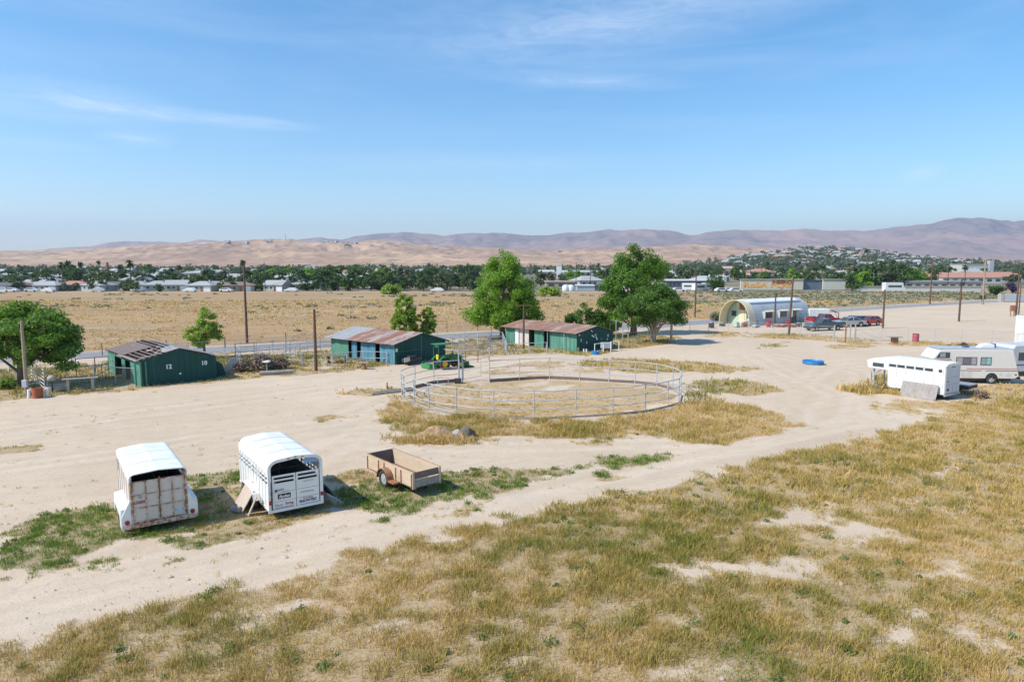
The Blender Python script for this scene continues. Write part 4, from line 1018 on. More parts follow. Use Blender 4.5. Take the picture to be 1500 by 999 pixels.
pole(1018,465,400,'thin dark pole in the field between the trees and the arched hut','pole',.14,((.3,1.4,20),))
pole(1134.5,477,427,'brown pole with a flood lamp right in front of the arched hut windows','pole',.15,extra=lampx)
pole(1155.4,491,402,'tallest brown pole, slightly tilted, before the right half of the arched hut','pole',.16,lean=.25)
pole(1293,481,424,'brown pole alone in the pale yard right of the parked cars','pole',.15)
pole(1362,446,383,'dark pole at the edge of the sage scrub beyond the pale yard','pole',.17,((.5,2.0,10),))
pole(1404.5,471,408,'brown pole with a small top box in the middle of the pale yard','pole',.16,extra=lambda t,H,l:(MB().box((0,-.2,H-.9),(.5,.3,.5)).build('top_box',MT['darkmetal'],t)))
pole(1439,446,381,'thick pole with a pale conduit and transformer can near its foot','polelight',.24,((.15,3.0,10),),extra=xfmr)
pole(1488,463,396,'brown pole of the close pair at the right edge, the taller one with a crossarm','pole',.17,((.3,1.8,0),))
pole(1492,461,417,'shorter pole of the close pair at the right edge','pole',.12)
pole(1113+0,0,0,'x') if False else None
p=W(1485,463); t=thing('junction_box','rusty red box on two legs at the foot of the paired poles','utility box',(p.x,p.y,0))
m=MB(); m.b2(-.7,.1,-.2,.2,.9,1.9); m.build('cabinet',MT['rust'],t,bevel=.02)
for x in(-.6,0): m=MB(); m.b2(x-.05,x+.05,-.05,.05,0,.9); m.build('leg',MT['rust'],t)
# ================================================================== fences
CL=None
def clmat():
    m,nt,b,out=newmat('chain_link_mesh'); b.inputs['Base Color'].default_value=(.35,.35,.34,1); b.inputs['Roughness'].default_value=.5; b.inputs['Metallic'].default_value=.5
    tr=N(nt,'ShaderNodeBsdfTransparent'); mx=N(nt,'ShaderNodeMixShader'); mx.inputs[0].default_value=.10
    nt.links.new(tr.outputs[0],mx.inputs[1]); nt.links.new(b.outputs[0],mx.inputs[2]); nt.links.new(mx.outputs[0],out.inputs[0]); return m
CL=clmat()
def fence(name,label,cat,pts,h,rails,mat='galv',step=2.6,r=.04,rr_=.026,mesh=False,jit=.04,skip=()):
    """pts: pixel spots of the fence line; posts are parts, each rail run a part"""
    P=[W(a,b) if not isinstance(a,Vector) else a for a,b in pts]
    o=P[0]; t=thing(name,label,cat,(o.x,o.y,0)); Q=[p-o for p in P]
    L=[Q[0]]
    for a,b in zip(Q[:-1],Q[1:]):
        n=max(1,round((b-a).length/step))
        L+= [a.lerp(b,k/n) for k in range(1,n+1)]
    if len(L)>98: L=L[:98]
    rg=random.Random(len(label))
    for p in L:
        m=MB(); m.tube([p,p+Vector((rg.uniform(-jit,jit),rg.uniform(-jit,jit),h*rg.uniform(.97,1.04)))],r,6); m.build('post',MT[mat],t)
    for z in rails:
        m=MB(); m.tube([p+Vector((0,0,h*z)) for p in L],rr_,5); m.build('rail',MT[mat],t)
    if mesh:
        m=MB(); vs=[];fs=[]
        for i,p in enumerate(L): vs+= [p+Vector((0,0.03,.05)),p+Vector((0,.03,h*.97))]
        for i in range(len(L)-1): fs.append((2*i,2*i+2,2*i+3,2*i+1))
        m.add(vs,fs); m.build('wire_mesh',CL,t)
    return t
fence('chain_link_fence','chain link fence running along the near side of the paved road behind the barns','fence',[(-60,557),(100,545),(330,526),(500,512),(640,501),(720,496),(880,487),(1000,481)],1.8,(1.0,),'galv',3.1,.03,.018,True)
fence('chain_link_fence','chain link fence along the front of the pale yard with the parked cars','fence',[(1010,488),(1095,490),(1172,494),(1222,497)],1.55,(1.0,),'galv',2.9,.03,.015,True)
fence('chain_link_fence','chain link fence crossing behind the motorhome and the purple drum','fence',[(1252,499),(1330,500.5),(1408,503),(1500,507),(1600,512)],1.6,(1.0,),'galv',3.4,.03,.012,True)
fence('wire_fence','thin wire fence on the far side of the paved road at the tan field','fence',[(-60,531),(150,521),(330,509),(500,498),(700,484),(860,476)],1.25,(.55,.95),'pole',5.5,.045,.006)
fence('wire_fence','sparse wire fence between the arched hut and the sage scrub','fence',[(1200,459),(1290,452),(1400,444)],1.3,(.6,.95),'greywood',6,.05,.006)
fence('pipe_fence','white pipe fence with close posts left of the blue boarded barn','fence',[(416,535),(443,537),(487,536.5),(529,533),(567,534)],1.15,(.5,1.0),'galv',1.6,.045,.03)
fence('pipe_fence','pipe corral row close behind the brown tumbleweed heap','fence',[(352,531),(395,527),(440,522),(486,518)],1.25,(.55,1.0),'galv',1.7,.045,.03)
fence('pipe_fence','pipe corral cross rail joining the rows behind the lone dark pole','fence',[(416,534),(440,522)],1.2,(.5,1.0),'galv',2.0,.045,.03)
fence('pipe_fence','near pipe corral row right of the green tractor','fence',[(664,525),(700,523),(742,520)],1.3,(.35,.7,1.0),'galv',1.9,.04,.028)
fence('pipe_fence','middle pipe corral row between the tractor barn and the white-doored barn','fence',[(662,516),(700,513),(738,511)],1.3,(.35,.7,1.0),'galv',1.9,.04,.028)
fence('pipe_fence','far pipe corral row between the tractor barn and the white-doored barn','fence',[(662,508),(700,505),(736,503)],1.3,(.35,.7,1.0),'galv',1.9,.04,.028)
fence('pipe_fence','pipe corral divider running back from the entrance of the pen area','fence',[(700,523),(700,505)],1.3,(.5,1.0),'galv',2.5,.04,.028)
fence('pipe_fence','rusty low rail panels in front of the middle corral','fence',[(682,532),(700,531),(716,528)],1.1,(.3,.65,1.0),'rust',1.4,.04,.022)
fence('pipe_fence','pipe rail before the white-doored barn, left of its porch','fence',[(742,521),(775,520),(800,519)],1.2,(.5,1.0),'galv',1.9,.045,.03)
fence('pipe_fence','pipe pen with a high header rail between the rusted barn and the round tree','fence',[(884,493),(912,501),(920,503)],2.3,(.45,1.0),'galv',2.2,.045,.025)
fence('pipe_fence','low pipe pen rails under the round dark tree','fence',[(920,503),(935,501),(958,500)],1.2,(.5,1.0),'galv',2.0,.03,.02,True)
fence('chain_link_fence','low chain link run of posts from the bench to the numbered barn','fence',[(70,569),(100,566),(140,562),(200,566)],1.35,(1.0,),'galv',1.9,.03,.02,True)
fence('pipe_fence','grey rail fence behind the bench, left of the numbered barn','fence',[(112,549),(140,546),(160,544)],1.3,(.5,1.0),'darkmetal',1.6,.04,.025)
fence('pipe_fence','pipe corral row with close posts nearest the paved road, left of the blue boarded barn','fence',[(345,523),(400,518),(450,514),(488,511)],1.3,(.35,.7,1.0),'galv',1.8,.04,.028)
fence('pipe_fence','pipe corral divider at the left end of the rows by the tumbleweed heap','fence',[(352,531),(345,523)],1.25,(.5,1.0),'galv',1.6,.04,.028)
fence('pipe_fence','short pipe corral divider right beside the tall chain link at the tractor barn','fence',[(742,520),(736,503)],1.3,(.35,.7,1.0),'galv',2.2,.04,.028)
fence('pipe_fence','pipe rail along the open side of the numbered barn','fence',[(140,562),(160,552),(172,545)],1.2,(.5,1.0),'galv',1.9,.04,.028)
# gate panels at far left
def bar_gate():
    a=W(66,574); b=W(46,556); d=b-a
    t=thing('bar_gate','white five-bar pipe gate behind the rusty drum at far left','gate',(a.x,a.y,0),math.atan2(d.y,d.x))
    L=d.length
    for z in np.linspace(.25,1.55,6):
        m=MB(); m.tube([(0,0,z),(L,0,z)],.02,6); m.build('bar',MT['label_white'],t)
    for x in(0,L*.5,L):
        m=MB(); m.tube([(x,0,.0),(x,0,1.6)],.03,6); m.build('upright',MT['cream'],t)
bar_gate()
def drum(px,py,label,mat,h=.88,r=.29,lid=None):
    p=W(px,py); t=thing('drum',label,'drum',(p.x,p.y,0))
    m=MB(); m.lathe([(r,0),(r,.03),(r*.98,.05),(r*.98,h*.32),(r*1.02,h*.34),(r*.98,h*.36),(r*.98,h*.64),(r*1.02,h*.66),(r*.98,h*.68),(r*.98,h-.03),(r*1.01,h),(r*.93,h),(r*.93,h-.05)],20); m.build('body',MT[mat],t,True)
MT['rustred']=paint('rusty_red_paint',(.36,.10,.05),.8,c2=(.22,.08,.04),sc=5)
drum(55.5,583,'rusty red steel drum between two short white posts at far left','rustred',.72,.33)
drum(1341,500.5,'faded purple-red drum beside the yard fence, right of the low table','faded_red',.95,.36)
drum(1125.5,479,'bright red drum in front of the hut, left of the flood lamp pole','redpaint',.9,.3)
drum(1153.5,478.5,'bright red drum in front of the hut, beside the tallest pole','redpaint',.9,.3)
for px,py,lb in ((42.5,583,'short white post left of the rusty drum'),(68.5,581,'short white post right of the rusty drum')):
    p=W(px,py); m=MB(); m.tube([(0,0,0),(.04,0,.58)],.11,10); o=m.build('short_post',MT['label_white']); o.location=p; tag(o,lb,'post')
p=W(77,575); t=thing('charcoal_grill','grey dome grill on a dark post beside the round trough','grill',(p.x,p.y,0))
m=MB(); m.tube([(0,0,0),(0,0,.85)],.05,8); m.build('post',MT['darkmetal'],t); m=MB(); m.lathe([(.05,-.18),(.22,-.12),(.28,0),(.26,.1),(.15,.2),(.02,.24)],16,(0,0,1.0)); m.build('dome',MT['concrete'],t,True)
p=W(84,572); t=thing('round_trough','wide low grey trough between the dome grill and the bench','trough',(p.x,p.y,0))
m=MB(); m.lathe([(.75,0),(.78,.4),(.74,.4),(.72,.12),(.01,.10)],28); m.build('basin',MT['concrete'],t,True)
p=W(98,575); q=W(139,572); d=q-p
t=thing('long_bench_table','long narrow weathered table on two board legs left of the numbered barn','table',(p.x,p.y,0),math.atan2(d.y,d.x)); L=d.length
m=MB(); m.b2(-.25,L+.25,-.25,.25,.92,.98); m.build('table_top',MT['greywood'],t)
for x in(.1,L-.1): m=MB(); m.b2(x-.08,x+.08,-.18,.18,0,.92); m.build('leg',MT['ply'],t)
p=W(18,574)
# debris and objects right of barn a
p=W(337,546); t=thing('metal_sheet','pale corrugated sheet leaning beside the right end of the numbered barn','metal sheet',(p.x,p.y,0),R(25))
m=MB(); m.prism([(-.8,0),(.6,0),(.6,1.3),(.1,1.2)],'y',-.02,.02); m.build('sheet',MT['galv'],t)
p=W(391,545); t=thing('mailbox','white dish-topped stand in front of the tumbleweed heap','stand',(p.x,p.y,0))
m=MB(); m.tube([(0,0,0),(0,0,.75)],.05,8); m.build('post',MT['label_white'],t); m=MB(); m.lathe([(.05,.7),(.38,.9),(.36,.93),(.1,1.0)],16); m.build('dish',MT['label_white'],t,True)
p=W(405,549); t=thing('timber_log','old grey timber lying in the weeds before the tumbleweed heap','log',(p.x,p.y,.18),R(20))
m=MB(); m.tube([(-1.3,0,0),(1.3,0,.05)],[.2,.15],10); m.build('log',MT['greywood'],t)
p=W(533,541); t=thing('stump_stand','rusty stump with a flat top at the verge before the blue boarded barn','stump',(p.x,p.y,0))
m=MB(); m.lathe([(.28,0),(.2,.3),(.22,.55)],12); m.build('stump',MT['rust'],t); m=MB(); m.b2(-.45,.4,-.25,.25,.55,.62); m.build('cap_board',MT['greywood'],t)
p=W(494,532); t=thing('low_table','small dark low table in the weeds left of the blue boarded barn','table',(p.x,p.y,0))
m=MB(); m.b2(-.9,.9,-.4,.4,.66,.72); m.build('table_top',MT['plydark'],t)
for x in(-.8,.8): m=MB(); m.b2(x-.04,x+.04,-.3,.3,0,.66); m.build('leg',MT['plydark'],t)
# planks left of the pen
a=W(556,578); t=thing('plank_pile','pair of grey railway-like planks lying left of the round pen','planks',(a.x,a.y,0),R(35))
for k,(x,y) in enumerate(((0,0),(.3,.6))): m=MB(); m.box((x+1.0,y,.08),(3.2,.22,.14),rz=.05*k); m.build('plank',MT['greywood'],t)
for px,py,h,lb in ((502,578,.45,'orange marker stake on the dirt left of the pen'),(567,570,.5,'rusty stub post beside the grey planks')):
    p=W(px,py); m=MB(); m.tube([(0,0,0),(0.01,0,h)],.05,8); o=m.build('marker_stake',MT['rust'] if px>510 else MT['orange']); o.location=p; tag(o,lb,'stake')
# by barn c
for k,(a,b,lb) in enumerate((((871,519),(884,517),'white pipe frame left of the grey trough beside the rusted barn'),((894.5,515.5),(906.5,513),'white pipe frame right of the grey trough beside the rusted barn'))):
    A=W(*a);B=W(*b); d=B-A; t=thing('pipe_hitching_rack',lb,'pipe rack',(A.x,A.y,0),math.atan2(d.y,d.x)); L=d.length
    m=MB(); m.tube([(0,0,0),(0,0,1.05),(L,0,1.05),(L,0,0)],.04,8); m.build('hoop',MT['label_white'],t)
p=W(888,515); t=thing('water_trough','grey metal trough on legs between the two white pipe frames','trough',(p.x,p.y,0),R(10))
m=MB(); m.b2(-.55,.55,-.3,.3,.35,.95); m.build('basin',MT['galv'],t,bevel=.04)
for x in(-.4,.4): m=MB(); m.b2(x-.04,x+.04,-.2,.2,0,.35); m.build('leg',MT['galv'],t)
p=W(872.5,519.5); t=thing('blue_bucket','round blue tub on the dirt below the white pipe frame','tub',(p.x,p.y,0)); m=MB(); m.lathe([(.36,0),(.42,.38),(.38,.38),(.3,.22),(.05,.2)],18); m.build('tub',MT['bluetub'],t,True)
for px,lb in ((855,'short white pipe stub left at the gable corner of the rusted barn'),(859,'second short white pipe stub, right one at the gable corner of the rusted barn')):
    p=W(px,517); m=MB(); m.tube([(0,0,0),(0,0,.42)],.07,8); o=m.build('pipe_stub',MT['label_white']); o.location=p; tag(o,lb,'pipe')
# by the yard
p=W(1191,533); t=thing('paddling_pool','blue plastic pool lying on the bare dirt in the open lot','pool',(p.x,p.y,0),R(10))
m=MB(); 
prof=[(.85,0),(.93,.12),(.90,.22),(.94,.30),(.84,.31),(.80,.24),(.35,.21),(.02,.25)]; m.lathe(prof,28); m.build('pool',MT['bluetub'],t,True)
p=W(1310,504); t=thing('wooden_table','small wooden spool-like table at the yard fence','table',(p.x,p.y,0))
m=MB(); m.b2(-.75,.7,-.45,.45,.78,.86); m.build('table_top',MT['greywood'],t); m=MB(); m.b2(-.3,.3,-.25,.25,0,.78); m.build('base',MT['rust'],t)
p=W(1254,499); 
for px,h,lb in ((1245,2.0,'left tall galvanised gate post in the yard fence'),(1252,2.0,'right tall galvanised gate post in the yard fence'),(1221.5,1.9,'stout pale fence post behind the dark pickup')):
    p=W(px,500); m=MB(); m.tube([(0,0,0),(0,0,h)],.085,10); o=m.build('gate_post',MT['alu']); o.location=p; tag(o,lb,'post')
p=W(1238,502); m=MB(); m.tube([(0,0,0),(0,0,1.9)],.09,8); o=m.build('wooden_post',MT['rust']); o.location=p; tag(o,'stout rusty brown post before the yard gate','post')
p=W(1242,499); t=thing('wire_gate','braced pipe gate between the two pale gate posts of the yard','gate',(W(1252,500).x,W(1252,500).y,0),R(-4))
m=MB(); m.tube([(.1,0,.1),(.1,0,1.4),(3.4,0,1.4),(3.4,0,.1),(.1,0,.1)],.025,6); m.tube([(.1,0,1.4),(3.4,0,.1)],.02,6); m.build('frame',MT['galv'],t)
# white storage container at right edge
p=W(1489,506); t=thing('storage_container','tall plain white storage box at the right edge of the yard','container',(p.x-.3,p.y,0),R(-37))
m=MB(); m.b2(0,7,0,3,.15,3.15); bd=m.build('body',MT['white'],t,bevel=.02); m=MB(); 
for x in np.arange(.2,7,.5): m.b2(x-.04,x+.04,-.03,-.002,.2,3.1)
m.build('rib',MT['white'],t); m=MB(); m.b2(-.03,7.03,-.04,3.04,3.15,3.22); m.build('roof_edge',MT['whiteroof'],t)
for x in(.3,6.5): m=MB(); m.b2(x,x+.3,.2,2.8,0,.15); m.build('skid',MT['darkmetal'],t)
# brush pile by the fence (dark branches)
# ================================================================== vehicles
def loft_body(m,secs):
    """secs: list of (x, [(y,z)...]) rings of equal length, closed"""
    vs=[];fs=[]; n=len(secs[0][1])
    for x,r_ in secs: vs+=[(x,y,z) for y,z in r_]
    for i in range(len(secs)-1):
        for k in range(n):
            a=i*n+k;b=i*n+(k+1)%n; fs.append((a,b,b+n,a+n))
    fs.append(tuple(range(n-1,-1,-1))); q=(len(secs)-1)*n; fs.append(tuple(range(q,q+n))); m.add(vs,fs)
def car(name,label,cat,px,py,yaw,mat,kind='sedan',scale=1,parts=True):
    p=W(px,py); t=thing(name,label,cat,(p.x,p.y,0),R(yaw))
    L={'sedan':4.6,'pickup':5.2,'hatch':4.1,'suv':4.6}[kind]; w_=.88
    h=L/2
    # outline of the lower body with wheel arches
    def arch(cx,r,n=8): return [(cx+r*math.cos(a),.36+r*math.sin(a)) for a in np.linspace(math.pi,0,n)]
    wf,wr=h-.85,-h+.9; rr_=.34
    hood={'sedan':.92,'pickup':1.02,'hatch':.95,'suv':1.0}[kind]; deck={'sedan':.98,'pickup':1.08,'hatch':1.0,'suv':1.05}[kind]
    bot=[(-h+.05,.32)]+arch(wr,.42)+arch(wf,.42)+[(h-.05,.32)]
    top=[(h,.55),(h-.03,hood-.12),(h-.35,hood-.03),(h-1.35,hood+.03),(-h+1.0 if kind!='pickup' else -.6,deck),(-h+.05,deck-.03),(-h,.6)]
    m=MB(); m.prism(bot+top,'y',-w_,w_); b=m.build('body',mat,t,bevel=.03)
    if kind=='pickup':
        cab=[(h-1.5,hood),(h-2.15,1.62),(h-3.1,1.64),(h-3.35,deck)]
    elif kind=='sedan': cab=[(h-1.3,hood),(h-2.0,1.38),(h-3.0,1.40),(h-3.85,deck)]
    elif kind=='hatch': cab=[(h-1.2,hood),(h-1.8,1.42),(h-3.3,1.42),(h-3.95,deck)]
    else: cab=[(h-1.3,hood),(h-1.8,1.68),(h-4.2,1.70),(h-4.5,deck)]
    m=MB(); zt=cab[1][1]
    def ring(f,inset=0): return f
    # cabin: tapered prism (glass) + roof plate + pillars
    vs=[]; 
    for s in(-1,1):
        for (x,z) in cab: vs.append((x,s*((w_-.04) if z<1.15 else w_-.2),z))
    m.add(vs,[(0,1,2,3),(7,6,5,4),(0,4,5,1),(1,5,6,2),(2,6,7,3),(3,7,4,0)]); m.build('window_glass',MT['glass'],t)
    m=MB(); x1,x2=cab[1][0]+.05,cab[2][0]-.05; m.b2(x2,x1,-w_+.18,w_-.18,zt-.03,zt+.035); m.build('roof',mat,t,bevel=.015)
    m=MB()
    for s in(-1,1):
        for (a,c_) in ((cab[0],cab[1]),(cab[3],cab[2])):
            m.tube([(a[0],s*(w_-.05),a[1]),(c_[0],s*(w_-.19),c_[1])],.045,5)
        xm=(cab[1][0]+cab[2][0])/2; m.tube([(xm,s*(w_-.04),deck),(xm,s*(w_-.19),zt)],.045,5)
    m.build('pillar',mat,t)
    if kind=='pickup':
        m=MB(); m.b2(-h+.12,h-3.5,-w_+.1,w_-.1,deck-.02,deck+.005); m.build('bed_interior',MT['darkmetal'],t)
        m=MB(); 
        for s in(-1,1): m.tube([(-h+.1,s*(w_-.06),deck+.04),(h-3.45,s*(w_-.06),deck+.04)],.03,6)
        m.build('bed_rail',MT['darkmetal'],t)
    for x in(wf,wr):
        for s in(-1,1):
            g=bpy.data.objects.new('wheel',None); COL.objects.link(g); g.parent=t; g.location=(x,s*(w_-.1),0); g.rotation_euler=(0,0,math.pi/2)
            wheel(g,0,0,.34,.2,'rim',s*1)
    for s in(-1,1):
        m=MB(); m.b2(h-.02,h+.015,s*.68-.16,s*.68+.16,hood-.34,hood-.2); m.build('headlight',MT['glasslight'],t)
        m=MB(); m.b2(-h-.015,-h+.02,s*.74-.1,s*.74+.1,deck-.34,deck-.12); m.build('tail_light',MT['redlens'],t)
    m=MB(); m.b2(h-.05,h+.06,-w_+.03,w_-.03,.38,.55); m.build('bumper',MT['darkmetal'],t,bevel=.02); m=MB(); m.b2(-h-.06,-h+.05,-w_+.03,w_-.03,.40,.57); m.build('bumper',MT['alu'],t,bevel=.02)
    return t
car('pickup_truck','dark teal pickup truck, nearest of the vehicles parked by the arched hut','pickup truck',1206,484,196,MT['darkcar'],'pickup')
car('pickup_truck','red pickup truck parked behind the dark teal one','pickup truck',1208,475.5,12,MT['redcar'],'pickup')
car('sedan_car','silver sedan parked behind the tail of the dark pickup','car',1243,478.5,190,MT['silvercar'],'sedan')
car('hatchback_car','small blue car mostly hidden behind the silver sedan','car',1258,476.5,20,MT['bluecar'],'hatch')
car('hatchback_car','red car at the right end of the parked row','car',1271,477,205,MT['redcar'],'hatch')
# white box trailer behind
p=W(1194,470); t=thing('box_trailer','plain white enclosed trailer behind the right end of the arched hut','trailer',(p.x,p.y,0),R(5))
m=MB(); m.b2(-1.6,1.8,-1,1,.35,1.95); m.build('body',MT['white'],t,bevel=.05); wheels(t,-.3,-.9,.33); wheels(t,.5,-.9,.33)
p=W(1228,473); t=thing('engine_hoist','dark engine hoist arm standing among the parked cars','hoist',(p.x,p.y,0),R(10))
m=MB(); m.tube([(0,0,0),(0,0,1.5),(-1.3,0,2.0)],.07,6); m.tube([(0,0,.6),(-.8,0,1.75)],.04,6); m.b2(-1.2,.1,-.4,-.3,0,.12); m.b2(-1.2,.1,.3,.4,0,.12); m.build('hoist',MT['darkmetal'],t)
# junk along the hut
def junk():
    rg=random.Random(9)
    items=[(1058,478,'grey car battery crate at the left foot of the hut porch','darkmetal',(.8,.5,.5)),(1079,479.5,'pale green bin under the hut porch','palegreen',(.7,.6,.8)),(1091,479,'dark red cabinet under the hut porch','rustred',(.9,.5,.8)),
     (1107,479.5,'grey crate beside the hut wall','galv',(1.5,.6,.4)),(1103,477,'blue-grey covered heap against the hut wall','bluegrey',(1.6,.7,.9)),
     (1139,478.5,'rusty scrap frame below the hut windows','rust',(1.5,.8,.35)),(1146,479,'low red machine frame left of the tallest pole','redpaint',(1.2,.7,.4)),
     (1162,479.5,'red and grey toolbox right of the tallest pole','redpaint',(.7,.5,.5)),(1170,478.5,'dark small engine on the ground near the hut steps','darkmetal',(.9,.6,.6)),(1042,480.5,'dark square box beside the fence left of the hut','darkmetal',(.7,.5,.9)),
     (1138,474,'white small cement mixer drum before the middle hut window','whitecar',(.6,.5,1.3))]
    for px,py,lb,mt,(a,b,c) in items:
        p=W(px,py); t=thing('junk_item' if 'crate' not in lb else 'crate',lb,'yard junk' if 'crate' not in lb else 'crate',(p.x,p.y,0),R(rg.uniform(20,50)))
        m=MB(); m.b2(-a/2,a/2,-b/2,b/2,.08,c*.8); m.build('case',MT[mt],t,bevel=.04)
        m=MB(); m.b2(-a*.35,a*.3,-b*.4,b*.3,c*.8,c); m.tube([(-a*.4,-b*.5,c*.5),(a*.5,-b*.55,c*.65)],.04,6); m.build('top_piece',MT['galv'],t,bevel=.02)
        m=MB(); 
        for x in(-a*.4,a*.4):
            for y in(-b*.4,b*.4): m.b2(x-.04,x+.04,y-.04,y+.04,0,.08)
        m.build('feet',MT['rubber'],t)
junk()
# ------------------------------------------------------------------ tractor
def tractor():
    p=W(651,540); t=thing('tractor','green compact tractor with yellow wheels and a green canopy beside the blue boarded barn','tractor',(p.x,p.y,0),R(34))
    # +x forward
    g=MT['jdgreen']
    m=MB(); m.prism([(-.1,.62),(1.55,.62),(1.6,.85),(1.5,1.12),(.6,1.22),(-.1,1.2)],'y',-.28,.28); m.build('hood',g,t,bevel=.04)
    m=MB(); m.b2(1.57,1.63,-.22,.22,.68,1.05); m.build('grille',MT['black'],t)
    m=MB(); m.b2(-.75,.2,-.35,.35,.42,.72); m.b2(-.2,1.5,-.14,.14,.4,.62); m.build('chassis',MT['darkmetal'],t)
    for s in(-1,1):
        w_=MB(); w_.ring((0,s*.62,.5),(0,1,0),.38,(.12,.17),26,8); q=bpy.data.objects.new('rear_wheel',None); COL.objects.link(q); q.parent=t; q.location=(-.3,0,0)
        w_.build('tyre',MT['rubber'],q,True); r_=MB(); r_.disc((0,s*.62,.5),(0,1,0),.28,.16,18); r_.disc((0,s*.72,.5),(0,1,0),.09,.06,10); r_.build('rim',MT['jdyellow'],q)
        w_=MB(); w_.ring((0,s*.55,.36),(0,1,0),.26,(.09,.12),22,8); q=bpy.data.objects.new('front_wheel',None); COL.objects.link(q); q.parent=t; q.location=(1.25,0,0)
        w_.build('tyre',MT['rubber'],q,True); r_=MB(); r_.disc((0,s*.55,.36),(0,1,0),.19,.12,16); r_.build('rim',MT['jdyellow'],q)
        f=MB(); f.sheet([(-.3+.62*math.cos(a),.5+.62*math.sin(a)) for a in np.linspace(.5,2.7,9)],'y',*sorted((s*.45,s*.8)),.03); f.build('fender',g,t,True)
    m=MB(); m.b2(-.62,-.2,-.22,.22,.72,.85); m.box((-.65,0,1.05),(.1,.44,.45)); m.build('seat',MT['jdyellow'],t,bevel=.03)
    m=MB(); m.tube([(.15,0,1.1),(-.02,0,1.32)],.02,6); m.ring((-.03,0,1.33),(.75,0,-.65),.19,(.018,.018),18,6); m.build('steering_wheel',MT['black'],t)
    m=MB()
    for s in(-1,1): m.tube([(-.8,s*.45,.7),(-.8,s*.45,2.15)],.035,6)
    m.tube([(-.8,-.45,2.1),(-.8,.45,2.1)],.03,6); m.build('roll_bar',g,t)
    m=MB(); m.b2(-1.05,.4,-.6,.6,2.15,2.22); m.build('canopy',g,t,bevel=.03)
    for s in(-1,1):
        m=MB(); m.tube([(.2,s*.38,.85),(1.0,s*.42,1.25),(2.0,s*.42,.45)],.055,6); m.build('loader_arm',g,t)
    m=MB(); m.prism([(2.0,.1),(2.55,.06),(2.6,.12),(2.1,.2),(2.05,.6),(1.98,.6)],'y',-.75,.75); m.build('bucket',g,t)
    m=MB(); m.tube([(.9,.12,1.15),(.9,.12,1.55)],.03,8); m.build('exhaust',MT['darkmetal'],t)
    q=thing('box_scraper','bright green box scraper attachment on the dirt behind the tractor','implement',(W(629,540).x,W(629,540).y,0),R(34))
    m=MB(); m.b2(-.35,.35,-.8,-.75,.02,.5); m.b2(-.35,.35,.75,.8,.02,.5); m.b2(-.05,.0,-.75,.75,.05,.48); m.b2(-.4,-.33,-.8,.8,.08,.42); m.build('box_frame',MT['jdgreen2'],q)
    m=MB(); m.tube([(0,-.3,.5),(.4,0,.95),(0,.3,.5)],.03,6); m.build('hitch',MT['darkmetal'],q)
MT['jdgreen2']=paint('bright_green_paint',(.03,.25,.07),.5,c2=(.03,.2,.06))
tractor()
p=W(603,534); t=thing('engine_cart','dark engine block on a small cart against the gable of the blue boarded barn','cart',(p.x,p.y,0),R(48))
m=MB(); m.b2(-.9,.9,-.35,.35,.25,.6); m.b2(-.5,.3,-.3,.3,.6,.85); m.build('engine',MT['darkmetal'],t,bevel=.05); m=MB(); m.b2(-1.1,-.5,-.38,-.3,.35,.75); m.build('radiator',MT['alu'],t)
for x in(-.6,.6): m=MB(); m.ring((x,-.38,.2),(0,1,0),.15,(.05,.05),16,6); m.build('wheel',MT['rubber'],t)
